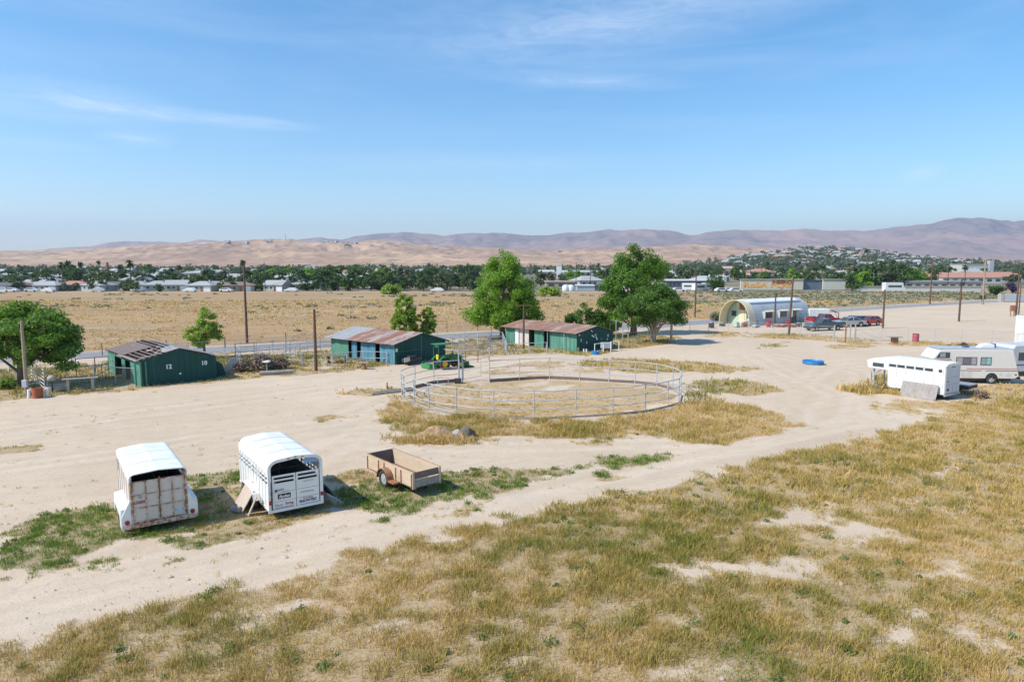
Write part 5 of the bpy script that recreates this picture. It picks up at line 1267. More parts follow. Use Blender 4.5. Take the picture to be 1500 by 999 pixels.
# ------------------------------------------------------------------ gooseneck trailer
def gooseneck():
    A=W(1382,587); t=thing('gooseneck_trailer','white gooseneck horse trailer with a row of dark slots, before the cream motorhome','horse trailer',(A.x,A.y,0),R(34))
    # local: +y forward (length), +x to right; origin rear-left ground
    Wd_=2.15; L=3.75; LN=5.25; z0=.38; z1=2.42; zg=1.55
    side=[(0,z0),(L,z0),(L,zg),(LN-.1,zg+.05),(LN,zg+.25),(LN-.02,2.05),(3.9,z1-.10),(0,z1-.05)]
    b=MB(); b.prism(side,'x',0,Wd_); b.build('body',MT['white'],t,bevel=.03)
    r=MB(); path=[(-.05,z1-.05),(3.9,z1-.02),(LN+.02,2.12)]
    cross=[(-.02,0),(.12,.09),(.4,.13),(Wd_/2,.15),(Wd_-.4,.13),(Wd_-.12,.09),(Wd_+.02,0)]
    vs=[];fs=[]
    for (y,z) in path:
        for (x,dz) in cross: vs.append((x,y,z-.06+dz))
        vs.append((Wd_+.02,y,z-.10)); vs.append((-.02,y,z-.10))
    n=len(cross)+2
    for i in range(len(path)-1):
        for k in range(n): fs.append((i*n+k,i*n+(k+1)%n,(i+1)*n+(k+1)%n,(i+1)*n+k))
    fs.append(tuple(range(n))); fs.append(tuple(range((len(path)-1)*n,len(path)*n))); r.add(vs,fs); r.build('roof',MT['whiteroof'],t)
    q=MB()
    for y in (.12,.72,1.33,1.94,2.55,3.15,L-.02): q.b2(-.02,-.004,y-.018,y+.018,z0,z1-.12)
    q.b2(-.03,-.004,0,L,z0,z0+.08); q.build('rib',MT['galvlight'],t)
    for a,b_ in ((.20,.42),(.78,1.28),(1.39,1.89),(2.0,2.50),(2.61,3.11),(3.2,3.68)):
        q=MB(); q.b2(-.015,-.004,a,b_,1.86,2.06); q.build('slot_window',MT['glass'],t)
    q=MB(); q.b2(-.022,-.003,4.05,4.85,1.74,2.02); q.build('nose_window',MT['glass'],t,bevel=.01)
    d=MB(); d.b2(.06,Wd_-.06,-.03,-.002,z0+.06,z1-.12); dr=d.build('rear_door',MT['doorshade'],t,bevel=.01)
    q=MB(); 
    for z in(1.05,1.5): q.b2(.1,Wd_-.1,-.045,-.032,z-.012,z+.012)
    for x in(.55,1.1,1.6): q.b2(x-.01,x+.01,-.042,-.032,z0+.1,1.05)
    q.build('door_rib',MT['galv'],dr)
    q=MB(); q.b2(.3,.55,-.05,-.032,.62,.76); q.b2(.3,.5,-.05,-.032,1.22,1.28); q.b2(.8,1.3,-.05,-.032,2.18,2.22); q.build('latch',MT['darkmetal'],dr)
    f=MB(); f.b2(-.03,Wd_+.03,-.08,0,z0-.1,z0+.03); f.build('rear_frame',MT['alu'],t)
    n_=MB(); n_.tube([(.35,LN-.35,0),(.35,LN-.35,zg)],.06,8); n_.tube([(Wd_-.35,LN-.35,0),(Wd_-.35,LN-.35,zg)],.06,8); n_.tube([(.35,LN-.35,1.1),(.35,LN-.9,zg)],.03,6); n_.build('landing_leg',MT['galv'],t)
    for s,x in((-1,.12),(1,Wd_-.12)):
        wheels(t,x,1.55,.34,.2,'rim',s); wheels(t,x,2.35,.34,.2,'rim',s)
    k=MB(); k.b2(.2,Wd_-.2,.1,L,.2,z0-.01); k.build('chassis',MT['darkmetal'],t)
    M=Matrix.Translation((A.x,A.y,0))@Matrix.Rotation(R(34),4,'Z')
    t2=thing('leaning_board','long grey weathered board leaning on the side of the gooseneck trailer','board',tuple(M@Vector((-.32,1.45,0))),R(34))
    m=MB(); m.box((0,0,.50),(.03,2.35,1.08),ry=R(22)); m.build('sheet',MT['greywood'],t2)
    B=W(1412,579); t3=thing('flat_trailer','small low trailer with a pale deck behind the gooseneck trailer','trailer',(B.x+.35,B.y+.1,0),R(34))
    m=MB(); m.b2(0,1.4,0,2.4,.62,.68); m.build('deck',MT['alu'],t3); m=MB(); m.b2(0,1.4,0,.05,.35,.61); m.b2(0,.05,.05,2.4,.35,.61); m.b2(1.35,1.4,.05,2.4,.35,.61); m.build('frame',MT['darkmetal'],t3)
    wheels(t3,-.08,1.2,.3,.16); wheels(t3,1.48,1.2,.3,.16,'rim',1); m=MB(); m.tube([(.7,2.4,.45),(.7,3.2,.4)],.04,6); m.b2(-.05,1.45,-.12,-.03,.38,.44); m.build('tongue',MT['alu'],t3)
MT['galvlight']=paint('pale_trim',(.55,.56,.58),.5); MT['doorshade']=paint('lavender_door_shade',(.60,.62,.68),.4,c2=(.55,.57,.62))  # lavender shade on the rear door is put into its colour
gooseneck()
# ------------------------------------------------------------------ motorhome
def motorhome():
    A=W(1489,563); t=thing('motorhome','cream overcab motorhome with a red stripe parked behind the gooseneck trailer','motorhome',(A.x,A.y,0),R(176)); t.scale=(.95,.82,1)
    # local: +x forward (picture left), -y ... the side towards the viewer is +y after turn of 175
    s=1; Wd_=2.25; L0=0
    prof=[(-.15,.62),(.15,.42),(5.0,.42),(5.0,1.42),(5.35,1.72),(6.45,1.80),(6.55,1.92),(6.05,2.55),(5.7,2.62),(.45,2.62),(.38,2.5)]
    m=MB(); m.prism(prof,'y',-Wd_,0); m.build('body',MT['rvcream'],t,bevel=.04)
    m=MB(); m.b2(.35,6.0,-Wd_+.02,-.02,2.625,2.70); m.build('roof',MT['rvroof'],t,bevel=.03)
    # cab
    m=MB(); m.prism([(5.0,.45),(6.9,.45),(6.95,.95),(6.2,1.12),(5.75,1.70),(5.0,1.70)],'y',-Wd_+.15,-.15); m.build('cab',MT['rvcream'],t,bevel=.04)
    m=MB(); m.b2(6.92,7.0,-Wd_+.3,-.3,.6,.9); m.build('grille',MT['darkmetal'],t); 
    m=MB(); m.prism([(5.1,1.14),(6.0,1.14),(5.7,1.60),(5.1,1.60)],'y',-.149,-.135); m.build('cab_window',MT['glass'],t)
    m=MB(); m.prism([(5.25,1.96),(6.3,1.96),(6.02,2.40),(5.25,2.40)],'y',.002,.02); m.build('overcab_window',MT['glass'],t); 
    m=MB(); m.b2(5.60,6.0,.021,.03,2.02,2.34); m.build('overcab_pane',MT['glasslight'],t)
    for a,b_,mat in ((3.15,4.75,'glass'),(2.05,2.88,'glass')):
        m=MB(); m.b2(a,b_,.002,.02,1.45,2.05); w_=m.build('window_frame',MT['darkmetal'],t)
        if a>3:
            for c_,d_,mm in ((3.2,3.58,'curtain'),(3.62,4.2,'curtaindark'),(4.24,4.7,'curtain')):
                m=MB(); m.b2(c_,d_,.021,.026,1.5,2.0); m.build('pane',MT[mm],w_)
        else:
            for c_,d_,mm in ((2.1,2.44,'tealglass'),(2.48,2.83,'glasslight')):
                m=MB(); m.b2(c_,d_,.021,.026,1.5,2.0); m.build('pane',MT[mm],w_)
    m=MB(); m.b2(-.05,3.9,.002,.008,1.13,1.19); m.build('red_stripe',MT['stripered'],t); m=MB(); m.b2(5.1,6.5,.002,.009,1.80,1.88); m.build('red_stripe',MT['stripered'],t)
    m=MB(); m.b2(-.05,2.45,.002,.008,1.0,1.04); m.b2(2.75,4.9,.002,.008,1.0,1.04); m.build('dark_stripe',MT['darkmetal'],t)
    m=MB(); m.b2(3.45,4.3,.002,.012,.50,.95); m.build('hatch',MT['rvcream2'],t); m=MB(); m.b2(.5,.9,.002,.012,.62,.80); m.b2(1.2,1.35,.002,.02,.72,.86); m.build('service_hatch',MT['rvcream2'],t)
    m=MB(); m.b2(.05,.2,.002,.02,.7,.78); m.build('tail_light',MT['redlens'],t)
    m=MB(); pts=[(1.95+.48*math.cos(a),.38+.48*math.sin(a)) for a in np.linspace(0,math.pi,12)]; m.prism(pts,'y',.002,.015); m.build('wheel_arch',MT['black'],t)
    for x in(1.95,5.95):
        for y in(-.05,-Wd_+.1):
            g=bpy.data.objects.new('wheel',None); COL.objects.link(g); g.parent=t; g.location=(x,y,0); g.rotation_euler=(0,0,math.pi/2)
            wheel(g,0,0,.38,.22,'rim',1 if y>-1 else -1)
    m=MB(); m.b2(.3,5.0,-Wd_+.3,-.3,.22,.42); m.b2(-.3,-.12,-Wd_+.1,-.1,.40,.55); m.build('chassis',MT['darkmetal'],t)
    m=MB(); m.prism([(1.5,2.70),(2.7,2.70),(2.35,2.98),(1.85,3.02),(1.5,2.95)],'y',-1.4,-.7); m.build('air_conditioner',MT['whiteroof'],t,bevel=.04)
    m=MB(); m.b2(1.35,1.55,-1.3,-.8,2.70,3.02); m.b2(3.4,3.8,-1.2,-.8,2.70,2.82); m.build('roof_vent',MT['bluecar'],t,bevel=.02)
    m=MB(); m.b2(6.98,7.06,-Wd_+.1,-.1,.42,.6); m.build('bumper',MT['alu'],t)
MT['rvcream']=paint('motorhome_cream',(.72,.68,.62),.4,c2=(.68,.63,.57),dirt=(.5,.42,.36),dirtamt=(.65,.9)); MT['rvcream2']=paint('motorhome_hatch',(.66,.60,.56),.5); MT['rvroof']=paint('motorhome_roof',(.42,.45,.48),.6,c2=(.34,.37,.4))
MT['curtain']=paint('curtain_behind_glass',(.42,.36,.38),.3); MT['curtaindark']=paint('dark_curtain_behind_glass',(.18,.16,.18),.3); MT['tealglass']=paint('teal_glass',(.30,.50,.48),.2); MT['stripered']=paint('faded_red_stripe',(.60,.20,.17),.5)
motorhome()
A=W(1500,556); t=thing('travel_trailer','pale blue-grey travel trailer end cut by the right frame edge behind the motorhome','travel trailer',(A.x-.35,A.y+1.3,0),R(12))
m=MB(); m.prism([(0,.4),(5,.4),(5,2.5),(.55,2.55),(.1,2.0)],'y',0,2.2); m.build('body',MT['rvblue'] if 'rvblue' in MT else MT['galvlight'],t,bevel=.06); m=MB(); m.b2(.9,1.8,-.02,-.002,1.3,1.95); m.build('window',MT['glass'],t)
m=MB(); m.b2(-.01,5,-.015,-.003,.9,1.0); m.build('stripe',MT['bluecar'],t); wheels_=wheels
g=bpy.data.objects.new('wheel',None); COL.objects.link(g); g.parent=t; g.location=(2.6,.05,0); g.rotation_euler=(0,0,math.pi/2); wheel(g,0,0,.34,.2,'rim',-1)
# ================================================================== trees
def leafmat(name,c1,c2,c3,tr=.35):
    m,nt,b,out=newmat(name)
    g=N(nt,'ShaderNodeNewGeometry'); rnd=g.outputs['Random Per Island']
    n1=noise(nt,1.1,3,.6)
    k=mth(nt,'ADD',mth(nt,'MULTIPLY',rnd,.5),mth(nt,'MULTIPLY',n1,.5))
    col=ramp(nt,k,[(.25,c1),(.5,c2),(.75,c3)])
    nt.links.new(col,b.inputs['Base Color']); b.inputs['Roughness'].default_value=.5; b.inputs['Specular IOR Level'].default_value=.3
    t=N(nt,'ShaderNodeBsdfTranslucent'); tc=mixc(nt,.5,col,(.25,.40,.03)); nt.links.new(tc,t.inputs[0])
    mx=N(nt,'ShaderNodeMixShader'); mx.inputs[0].default_value=tr; nt.links.new(b.outputs[0],mx.inputs[1]); nt.links.new(t.outputs[0],mx.inputs[2]); nt.links.new(mx.outputs[0],out.inputs[0])
    return m
LM={'bright':leafmat('bright_green_leaves',(.11,.24,.015),(.19,.36,.03),(.32,.48,.06),.45),
    'mid':leafmat('mid_green_leaves',(.065,.16,.018),(.115,.245,.03),(.22,.35,.055),.42),
    'dark':leafmat('dark_green_leaves',(.045,.115,.015),(.08,.17,.025),(.16,.26,.045),.36),
    'lime':leafmat('yellow_green_leaves',(.18,.30,.02),(.30,.44,.05),(.50,.58,.14),.5),
    'far1':leafmat('distant_dark_leaves',(.035,.065,.025),(.055,.10,.035),(.09,.145,.05),.2),
    'far2':leafmat('distant_green_leaves',(.035,.075,.018),(.06,.115,.025),(.10,.16,.04),.25),
    'far3':leafmat('distant_olive_leaves',(.07,.085,.04),(.10,.12,.05),(.15,.16,.08),.2),
    'sage':leafmat('sage_leaves',(.20,.19,.11),(.28,.26,.16),(.36,.33,.21),.2),
    'purple':leafmat('purple_leaves',(.03,.02,.06),(.05,.03,.09),(.08,.05,.13),.15),
    'pinkgrey':leafmat('grey_blossom_leaves',(.18,.15,.13),(.25,.21,.18),(.3,.26,.22),.15),
    'brush':leafmat('dry_tumbleweed',(.15,.10,.075),(.23,.16,.12),(.33,.24,.18),.1)}
def leaves(P,size,rg,up=.35,outc=None,el=1.6):
    """diamond leaf sprays at points P"""
    n=len(P); s=size*rg.uniform(.6,1.35,n)
    nrm=rg.normal(size=(n,3)); 
    if outc is not None:
        o=P-outc; o/= (np.linalg.norm(o,axis=1,keepdims=True)+1e-6); nrm=nrm*.75+o*.8
    nrm[:,2]+=up; nrm/=np.linalg.norm(nrm,axis=1,keepdims=True)+1e-9
    a=np.cross(nrm,rg.normal(size=(n,3))); a/=np.linalg.norm(a,axis=1,keepdims=True)+1e-9
    b=np.cross(nrm,a)
    a=a*(s*.5*el**.5)[:,None]; b=b*(s*.5/el**.5)[:,None]; c=nrm*(s*.12)[:,None]
    V=np.stack([P-a,P-b*1.0+c*.5-a*.1,P+a,P+b+c*.5+a*.1],1).reshape(-1,3)
    F=np.arange(4*n).reshape(n,4); return V,F
def crown_points(rg,clusters,n,shell=.5):
    w=np.array([c[3]**2 for c in clusters]); w=w/w.sum(); idx=rg.choice(len(clusters),n,p=w)
    C=np.array([c[:3] for c in clusters])[idx]; rad=np.array([c[3] for c in clusters])[idx]
    fl=np.array([c[4] if len(c)>4 else .8 for c in clusters])[idx]
    d=rg.normal(size=(n,3)); d/=np.linalg.norm(d,axis=1,keepdims=True); r_=rg.uniform(0,1,n)**shell
    d=d*(rad*r_)[:,None]; d[:,2]*=fl; return C+d
def limbs(m,base,H,targets,r0,rg,lean=(0,0),n=8):
    tr=[(0,0,-.2),(lean[0]*.3,lean[1]*.3,H*.33),(lean[0]*.7,lean[1]*.7,H*.66),(lean[0],lean[1],H)]
    m.tube(tr,[r0*1.25,r0,r0*.85,r0*.6],n)
    for T in targets:
        k=rg.uniform(.35,1.0); s=Vector((lean[0]*k,lean[1]*k,H*k)); T=Vector(T); mid=s.lerp(T,.5)+Vector((rg.normal()*.15,rg.normal()*.15,.25+rg.uniform(0,.3)))
        m.tube([s,mid,T],[r0*.42,r0*.26,r0*.08],6)
def tree(name,label,cat,base,env,H,r0,ncl,nleaf,lsize,mat,seed,barkmat='bark',crad=(.5,.9),lean=(0,0),group=None,envfn=None,parent_loc=True,shell=.45,up=.35,flat=.8):
    """env: list of ellipsoids (cx,cy,cz,rx,ry,rz) that bound the crown"""
    rg=np.random.default_rng(seed)
    t=thing(name,label,cat,(base.x,base.y,0),0,group)
    cl=[]; vol=np.array([e[3]*e[4]*e[5] for e in env]); vol=vol/vol.sum()
    for k in range(ncl):
        e=env[rg.choice(len(env),p=vol)]; d=rg.normal(size=3); d/=np.linalg.norm(d); q=rg.uniform(.2,1)**.45
        c=[e[0]+d[0]*q*e[3],e[1]+d[1]*q*e[4],e[2]+d[2]*q*e[5]]; cl.append((c[0],c[1],max(c[2],.3),rg.uniform(*crad),flat))
    P=crown_points(rg,cl,nleaf,shell)
    cen=np.array([[np.mean([e[0] for e in env]),np.mean([e[1] for e in env]),np.mean([e[2] for e in env])]])
    V,F=leaves(P,lsize,rg,up,cen)
    o=mesh_np('crown',V,F,LM[mat],parent=t)
    m=MB(); limbs(m,None,H,[c[:3] for c in cl[:min(16,ncl)]],r0,rg,lean); m.build('trunk',MT[barkmat],t,True)
    return t
MT['bark']=paint('tree_bark',(.16,.12,.085),.95,c2=(.10,.075,.055),sc=7,scale3=(2,2,.4),bm=.6)
MT['barkpale']=paint('pale_tree_bark',(.34,.27,.21),.95,c2=(.24,.19,.15),sc=7,scale3=(2,2,.4),bm=.5)
def B(px,d): 
    v=Wd(px,d); return v
# left shade tree
b=W(33,566)
tree('shade_tree','broad leafy shade tree with drooping dark green boughs at far left','tree',b,[(1.1,0,3.9,3.3,3.0,1.9),(-1.8,0,3.8,2.4,2.6,1.7),(2.4,-.3,3.0,2.2,2.2,1.5),(0.3,0,5.2,2.3,2.2,1.1),(3.3,.3,4.4,1.1,1.2,.8),(-3.2,0,3.2,1.6,2,1.8),(3.0,-.4,2.2,1.2,1.3,1.1),(1.5,-.8,2.4,1.6,1.2,1.0)],2.6,.30,115,30000,.17,'mid',11,crad=(.45,1.0),up=.5,flat=.6)
b=B(293,66)
tree('young_tree','small loose yellow-green tree behind the numbered barn','tree',b,[(0,0,2.4,1.7,1.6,1.4),(.1,0,3.8,1.0,1.0,1.0),(-.1,0,4.5,.35,.35,.6),(.9,0,2.6,.9,.9,.8)],2.2,.12,55,6500,.15,'lime',12,crad=(.25,.5),up=.2)
b=B(591,76)
tree('young_poplar','taller upright bright green poplar behind the blue boarded barn','tree',b,[(0,0,2.4,1.6,1.4,1.5),(0,0,4.0,1.15,1,1.4),(.4,0,5.4,.5,.4,.9),(-.5,0,5.1,.5,.4,.9)],3.4,.13,120,13000,.15,'lime',13,crad=(.22,.42),up=.2)
b=B(624,77)
tree('young_poplar','shorter thin poplar right beside the taller one','tree',b,[(.1,0,2.0,1.0,.8,1.3),(.1,0,3.4,.6,.5,1.0),(-.6,0,3.0,.35,.3,.7),(.65,0,2.8,.4,.3,.8),(.1,0,4.4,.3,.2,.5)],2.6,.10,75,6500,.14,'lime',14,crad=(.18,.34),up=.2)
b=B(736,83)
tree('cottonwood_tree','tall bright green cottonwood with a leaning pointed crown between the two rusted barns','tree',b,[(.2,0,5.6,3.6,3.4,2.6),(-.2,0,8.2,2.4,2.3,2.0),(.2,0,10.4,.8,.8,1.1),(-2.6,0,2.8,1.7,1.7,1.4),(2.9,0,3.4,1.5,1.7,1.9),(0,0,3.0,3.2,3,1.6),(2.2,0,7.2,1.5,1.4,1.3)],3.2,.35,150,44000,.18,'bright',15,crad=(.6,1.25),up=.35)
b=B(930,88)
tree('cottonwood_tree','largest cottonwood, standing behind the round dark tree','tree',b,[(-.8,0,6.4,3.4,3.2,2.9),(0,0,8.8,2.7,2.6,1.9),(.3,0,10.7,1.0,1.0,1.2),(-1.5,0,10.0,.5,.5,.8),(2.2,0,8.6,1.9,1.8,1.5),(-2.9,0,5.0,1.6,1.6,2.0),(-2.2,0,3.2,1.8,1.8,1.6),(3.2,0,8.0,1.3,1.2,.9)],3.5,.4,150,44000,.18,'mid',16,crad=(.6,1.25),up=.35)
b=W(957,503)
tree('round_tree','dark round-crowned tree with a pale forked trunk at the lot edge','tree',b,[(0.2,0,4.4,3.3,3.1,2.1),(1.9,0,3.8,1.9,1.9,1.7),(-2.1,0,3.5,1.8,1.8,1.5),(.2,0,5.9,2.0,2.0,1.0)],1.9,.30,150,30000,.17,'dark',17,'barkpale',crad=(.55,1.05),up=.45,flat=.65)
b=B(862,84)
tree('shrub_tree','low spreading bushy tree peeping over the roof of the rusted barn','tree',b,[(0,0,2.3,2.3,1.8,1.4),(-.6,0,3.6,1.1,1,.7),(1.6,0,2.5,1.3,1.2,1.1),(-1.9,0,1.9,1.0,1,1.1)],1.3,.14,70,9000,.17,'dark',18,crad=(.3,.6),up=.4)
b=B(898,86)
tree('shrub_tree','yellow-green bush filling the gap between the low bushy tree and the largest cottonwood','tree',b,[(0,0,2.0,1.6,1.4,1.5)],1.0,.1,30,3000,.2,'bright',19,crad=(.3,.6),up=.4)
def bush(name,label,px,py,rx,h,mat,n,ls,seed,cat='bush',group=None,y=None):
    p=W(px,py); rg=np.random.default_rng(seed)
    cl=[(rg.uniform(-.6,.6)*rx,rg.uniform(-.5,.5)*rx*.7,rg.uniform(.25,.7)*h,rg.uniform(.3,.5)*min(rx,h*1.3),.8) for _ in range(9)]
    P=crown_points(rg,cl,n,.5); P[:,2]=np.abs(P[:,2]); V,F=leaves(P,ls,rg,.4,np.array([[0,0,0.]]))
    o=mesh_np(name,V,F,LM[mat]); o.location=(p.x,p.y,0); tag(o,label,cat,group); return o
bush('tumbleweed_heap','left part of the brown tumbleweed heap right of the numbered barn',370,543,1.9,1.5,'brush',2600,.16,31,'dead brush')
bush('tumbleweed_heap','right lower part of the brown tumbleweed heap, before the pipe corral',405,541,1.5,1.1,'brush',1800,.16,32,'dead brush')
bush('tumbleweed_heap','grey dead brush clump beside the leaning corrugated sheet',348,545,.9,.8,'brush',700,.16,33,'dead brush')
bush('brush_pile','dark dead brush piled along the yard fence behind the motorhome',1418,511,2.6,.55,'brush',900,.16,34,'dead brush')
bush('dry_bush','dry olive bush under the nose of the gooseneck trailer',1287,573,1.0,.6,'sage',900,.12,35,'bush')
bush('dry_bush','small dark weed clump behind the flat deck trailer',1437,583,.7,.65,'brush',700,.1,36,'bush')
bush('sage_bush','grey-green bush left of the arched hut',1049,470,1.8,1.6,'sage',900,.24,37,'bush')
bush('young_shrub','low leafy plant on the grass left of the bleached pole',12,570,.9,.9,'mid',400,.2,38,'shrub')
for i,(px,py,rx,h,mt,lb) in enumerate([(572,431,4.5,3.0,'lime','bright yellow-green bush alone in the far field left of the cottonwood'),(805,434,4.5,2.6,'lime','yellow-green bush in the far field between the two cottonwoods'),(1051,427,6.0,5.2,'far2','round green bush before the white vans, left of the pale wall')]):
    bush('field_bush',lb,px,py,rx,h,mt,900,.6,50+i)
# ================================================================== the far town
TR=random.Random(21)
WALLS=[paint('stucco_%s'%n,c,.9) for n,c in (('cream',(.50,.45,.37)),('white',(.50,.49,.46)),('tan',(.42,.33,.25)),('pink',(.50,.36,.31)),('grey',(.35,.35,.36)))]
ROOFS=[paint('shingle_%s'%n,c,.9,c2=tuple(x*.85 for x in c)) for n,c in (('grey',(.30,.29,.30)),('pale',(.38,.38,.38)),('brown',(.24,.17,.14)),('terracotta',(.45,.23,.16)),('dark',(.13,.13,.15)))]
def house(name,label,loc,rz,w,d,h,rh,wm,rm,hip=True,group='houses of the far town',parts=True,garage=True):
    t=thing(name,label,'house',loc,rz,group)
    m=MB(); m.b2(-w/2,w/2,-d/2,d/2,0,h); m.build('wall',wm,t)
    e=.5; m=MB(); k=d/2 if hip else 0
    k=min(k,w/2-.5)
    vs=[(-w/2-e,-d/2-e,h),(w/2+e,-d/2-e,h),(w/2+e,d/2+e,h),(-w/2-e,d/2+e,h),(-w/2-e+k,0,h+rh),(w/2+e-k,0,h+rh)]
    m.add(vs,[(0,1,5,4),(1,2,5),(2,3,4,5),(3,0,4),(3,2,1,0)]); r=m.build('roof',rm,t)
    m=MB(); m.b2(w*.2,w*.2+.6,.5,1.1,h+rh*.4,h+rh+.5); m.build('chimney',wm,r)
    if parts:
        for x in (-w*.32,-w*.08):
            m=MB(); m.b2(x-.7,x+.7,-d/2-.04,-d/2-.005,1.0,2.1); f=m.build('window',MT['label_white'],t)
            m=MB(); m.b2(x-.6,x+.6,-d/2-.06,-d/2-.041,1.1,2.0); m.build('pane',MT['glass'],f)
        m=MB(); m.b2(w*.07,w*.07+1,-d/2-.05,-d/2-.005,0,2.1); m.build('door',MT['rust'],t)
        if garage: m=MB(); m.b2(w*.2,w*.2+2.6,-d/2-.05,-d/2-.005,0,2.2); m.build('garage_door',MT['label_white'],t)
    return t
LBL=['low house with a grey hipped roof at the near edge of the town','low pale-roofed white house at the near edge of the town','brown-roofed low tan house at the near edge of the town','pinkish house with a terracotta roof at the near edge of the town','long dark-roofed grey house at the near edge of the town','small gabled pale house at the near edge of the town']
protos=[]
specs=[(11,8,2.6,1.5,0,0,True),(10,8,2.6,1.7,1,1,True),(13,8,2.6,1.4,2,2,True),(12,9,2.6,1.6,3,3,True),(14,8,2.5,1.2,4,4,False),(8,7,2.7,2.0,0,1,False)]
xs0=[-8,22,52,78,112,146,172,206,234,262,292,318,352,402,430,452]
order=[4,2,5,1,3,1,4,0,1,5,1,0,2,5,1,0]
for i,(px,k) in enumerate(zip(xs0,order)):
    d=TR.uniform(232,250); b=Wd(px+TR.uniform(-5,5),d); rz=TR.uniform(-.35,.35)
    if i<0: pass
    have=[q for q in protos if q[0]==k]
    if have: o=dup(have[0][1],(b.x,b.y,0),rz,LBL[k])
    else:
        s=specs[k]; o=house('house',LBL[k],(b.x,b.y,0),rz,s[0],s[1],s[2],s[3],WALLS[s[4]],ROOFS[s[5]],s[6]); o['group']='houses along the near edge of the town'; protos.append((k,o))
    o.scale=(.85,.85,.8)
    o['group']='houses along the near edge of the town'
# smaller, farther houses: mid town and hillside
LBM=['grey-roofed house among the trees of the middle town','pale-roofed house among the trees of the middle town','brown-roofed house among the trees of the middle town','terracotta-roofed house among the trees of the middle town','dark flat-gabled house among the trees of the middle town','small gabled white house among the trees of the middle town']
LBH=[s.replace('among the trees of the middle town','on the distant town hillside') for s in LBM]
P=dict(protos)
def put_house(k,px,d,z,sc,lb,grp):
    b=Wd(px,d); dup(P[k],(b.x,b.y,z),TR.uniform(-.6,.6),lb[k],grp,sc)
for i in range(26):
    px=TR.choice([TR.uniform(0,700),TR.uniform(790,1100),TR.uniform(380,700)]); d=TR.uniform(270,420); put_house(TR.choice([0,1,1,2,3,5]),px,d,0,TR.uniform(.9,1.15),LBM,'houses among the middle town trees')
for i in range(70):
    px=TR.uniform(0,1500); d=TR.uniform(450,800)
    if 690<px<780 : continue
    z=max(0,hill_z('town_hill',px,d)) if d>620 else 0
    put_house(TR.choice([0,1,1,1,2,3,5,5]),px,d,z,TR.uniform(1.0,1.5),LBM,'houses among the middle town trees')
for i in range(120):
    px=TR.triangular(1020,1470,1190); d=TR.uniform(850,1480); z=hill_z('town_hill',px,d)
    put_house(TR.choice([0,1,1,1,5,5,3]),px,d,z-.5,TR.uniform(1.1,1.7),LBH,'houses on the distant town hillside')
# houses strung along the tan ridge
for i,(px,t) in enumerate([(335,.93),(345,.9),(362,.94),(372,.9),(395,.95),(478,.96),(492,.97),(506,.93),(520,.95),(300,.85),(280,.8),(545,.9),(640,.9),(820,.95),(1000,.9),(985,.85)]):
    d=1500+1500*t; z=hill_z('hills',px,d); b=Wd(px,d); dup(P[TR.choice([1,5,0])],(b.x,b.y,z-1),TR.uniform(-.5,.5),'tiny pale house high on the tan hills beyond the town','houses on the tan hills',2.2)
# ------------------------------------------------------------------ town trees
def far_tree(name,label,mat,seed,H=8.5,rx=4.2,nl=800,ls=.75,kind='round'):
    rg=np.random.default_rng(seed)
    t=thing(name,label,'tree',(0,0,0))
    if kind=='round': env=[(0,0,H*.52,rx,rx,H*.40),(rx*.4,0,H*.36,rx*.8,rx*.8,H*.3),(-rx*.4,0,H*.33,rx*.8,rx*.8,H*.28),(-rx*.3,0,H*.75,rx*.55,rx*.55,H*.22)]
    elif kind=='tall': env=[(0,0,H*.5,rx*.45,rx*.45,H*.42),(0,0,H*.85,rx*.25,rx*.25,H*.14)]
    else: env=[(0,0,H*.45,rx,rx,H*.33)]
    cl=[]
    for k in range(26):
        e=env[rg.integers(len(env))]; dd=rg.normal(size=3); dd/=np.linalg.norm(dd); q=rg.uniform(.2,1)**.5
        cl.append((e[0]+dd[0]*q*e[3],e[1]+dd[1]*q*e[4],max(e[2]+dd[2]*q*e[5],.9),rg.uniform(.9,1.5)*(0.6 if kind=='tall' else 1),.8))
    Pp=crown_points(rg,cl,nl,.5); V,F=leaves(Pp,ls,rg,.35,np.array([[0,0,H*.5]])); mesh_np('crown',V,F,LM[mat],parent=t)
    m=MB(); limbs(m,None,H*.5,[c[:3] for c in cl[:5]],.25,rg,n=6); m.build('trunk',MT['bark'],t); return t
TP=[(far_tree('town_tree','',"far1",61),'dark broad tree in the belt along the near edge of the town'),
    (far_tree('town_tree','',"far2",62,9,4.5),'mid-green broad tree in the belt along the near edge of the town'),
    (far_tree('town_tree','',"far2",63,7,3.6),'smaller green round tree in the town tree belt'),
    (far_tree('town_tree','',"far3",64,8,4.0),'olive-grey loose tree in the town tree belt'),
    (far_tree('town_tree','',"far1",65,12,4.5,500,.7,'tall'),'tall narrow dark conifer rising over the town tree belt'),
    (far_tree('town_tree','',"bright",66,7.5,3.8),'bright green young tree in the town tree belt')]
usedT=[False]*len(TP); 
def put_tree(k,px,d,s,z=0,grp='trees of the town belt',lb=None):
    b=Wd(px,d); pr,l=TP[k]; l=lb or (l if 'middle' not in grp else l.replace('along the near edge of the town','of the middle town').replace('town tree belt','deeper middle town'))
    sc=(s*TR.uniform(.85,1.2),s*TR.uniform(.85,1.2),s)
    if not usedT[k]:
        usedT[k]=True; pr.location=(b.x,b.y,z); pr.rotation_euler=(0,0,TR.uniform(0,6)); pr.scale=sc; pr['label']=l; pr['group']=grp
    else: dup(pr,(b.x,b.y,z),TR.uniform(0,6),l,grp,sc)
nT=0
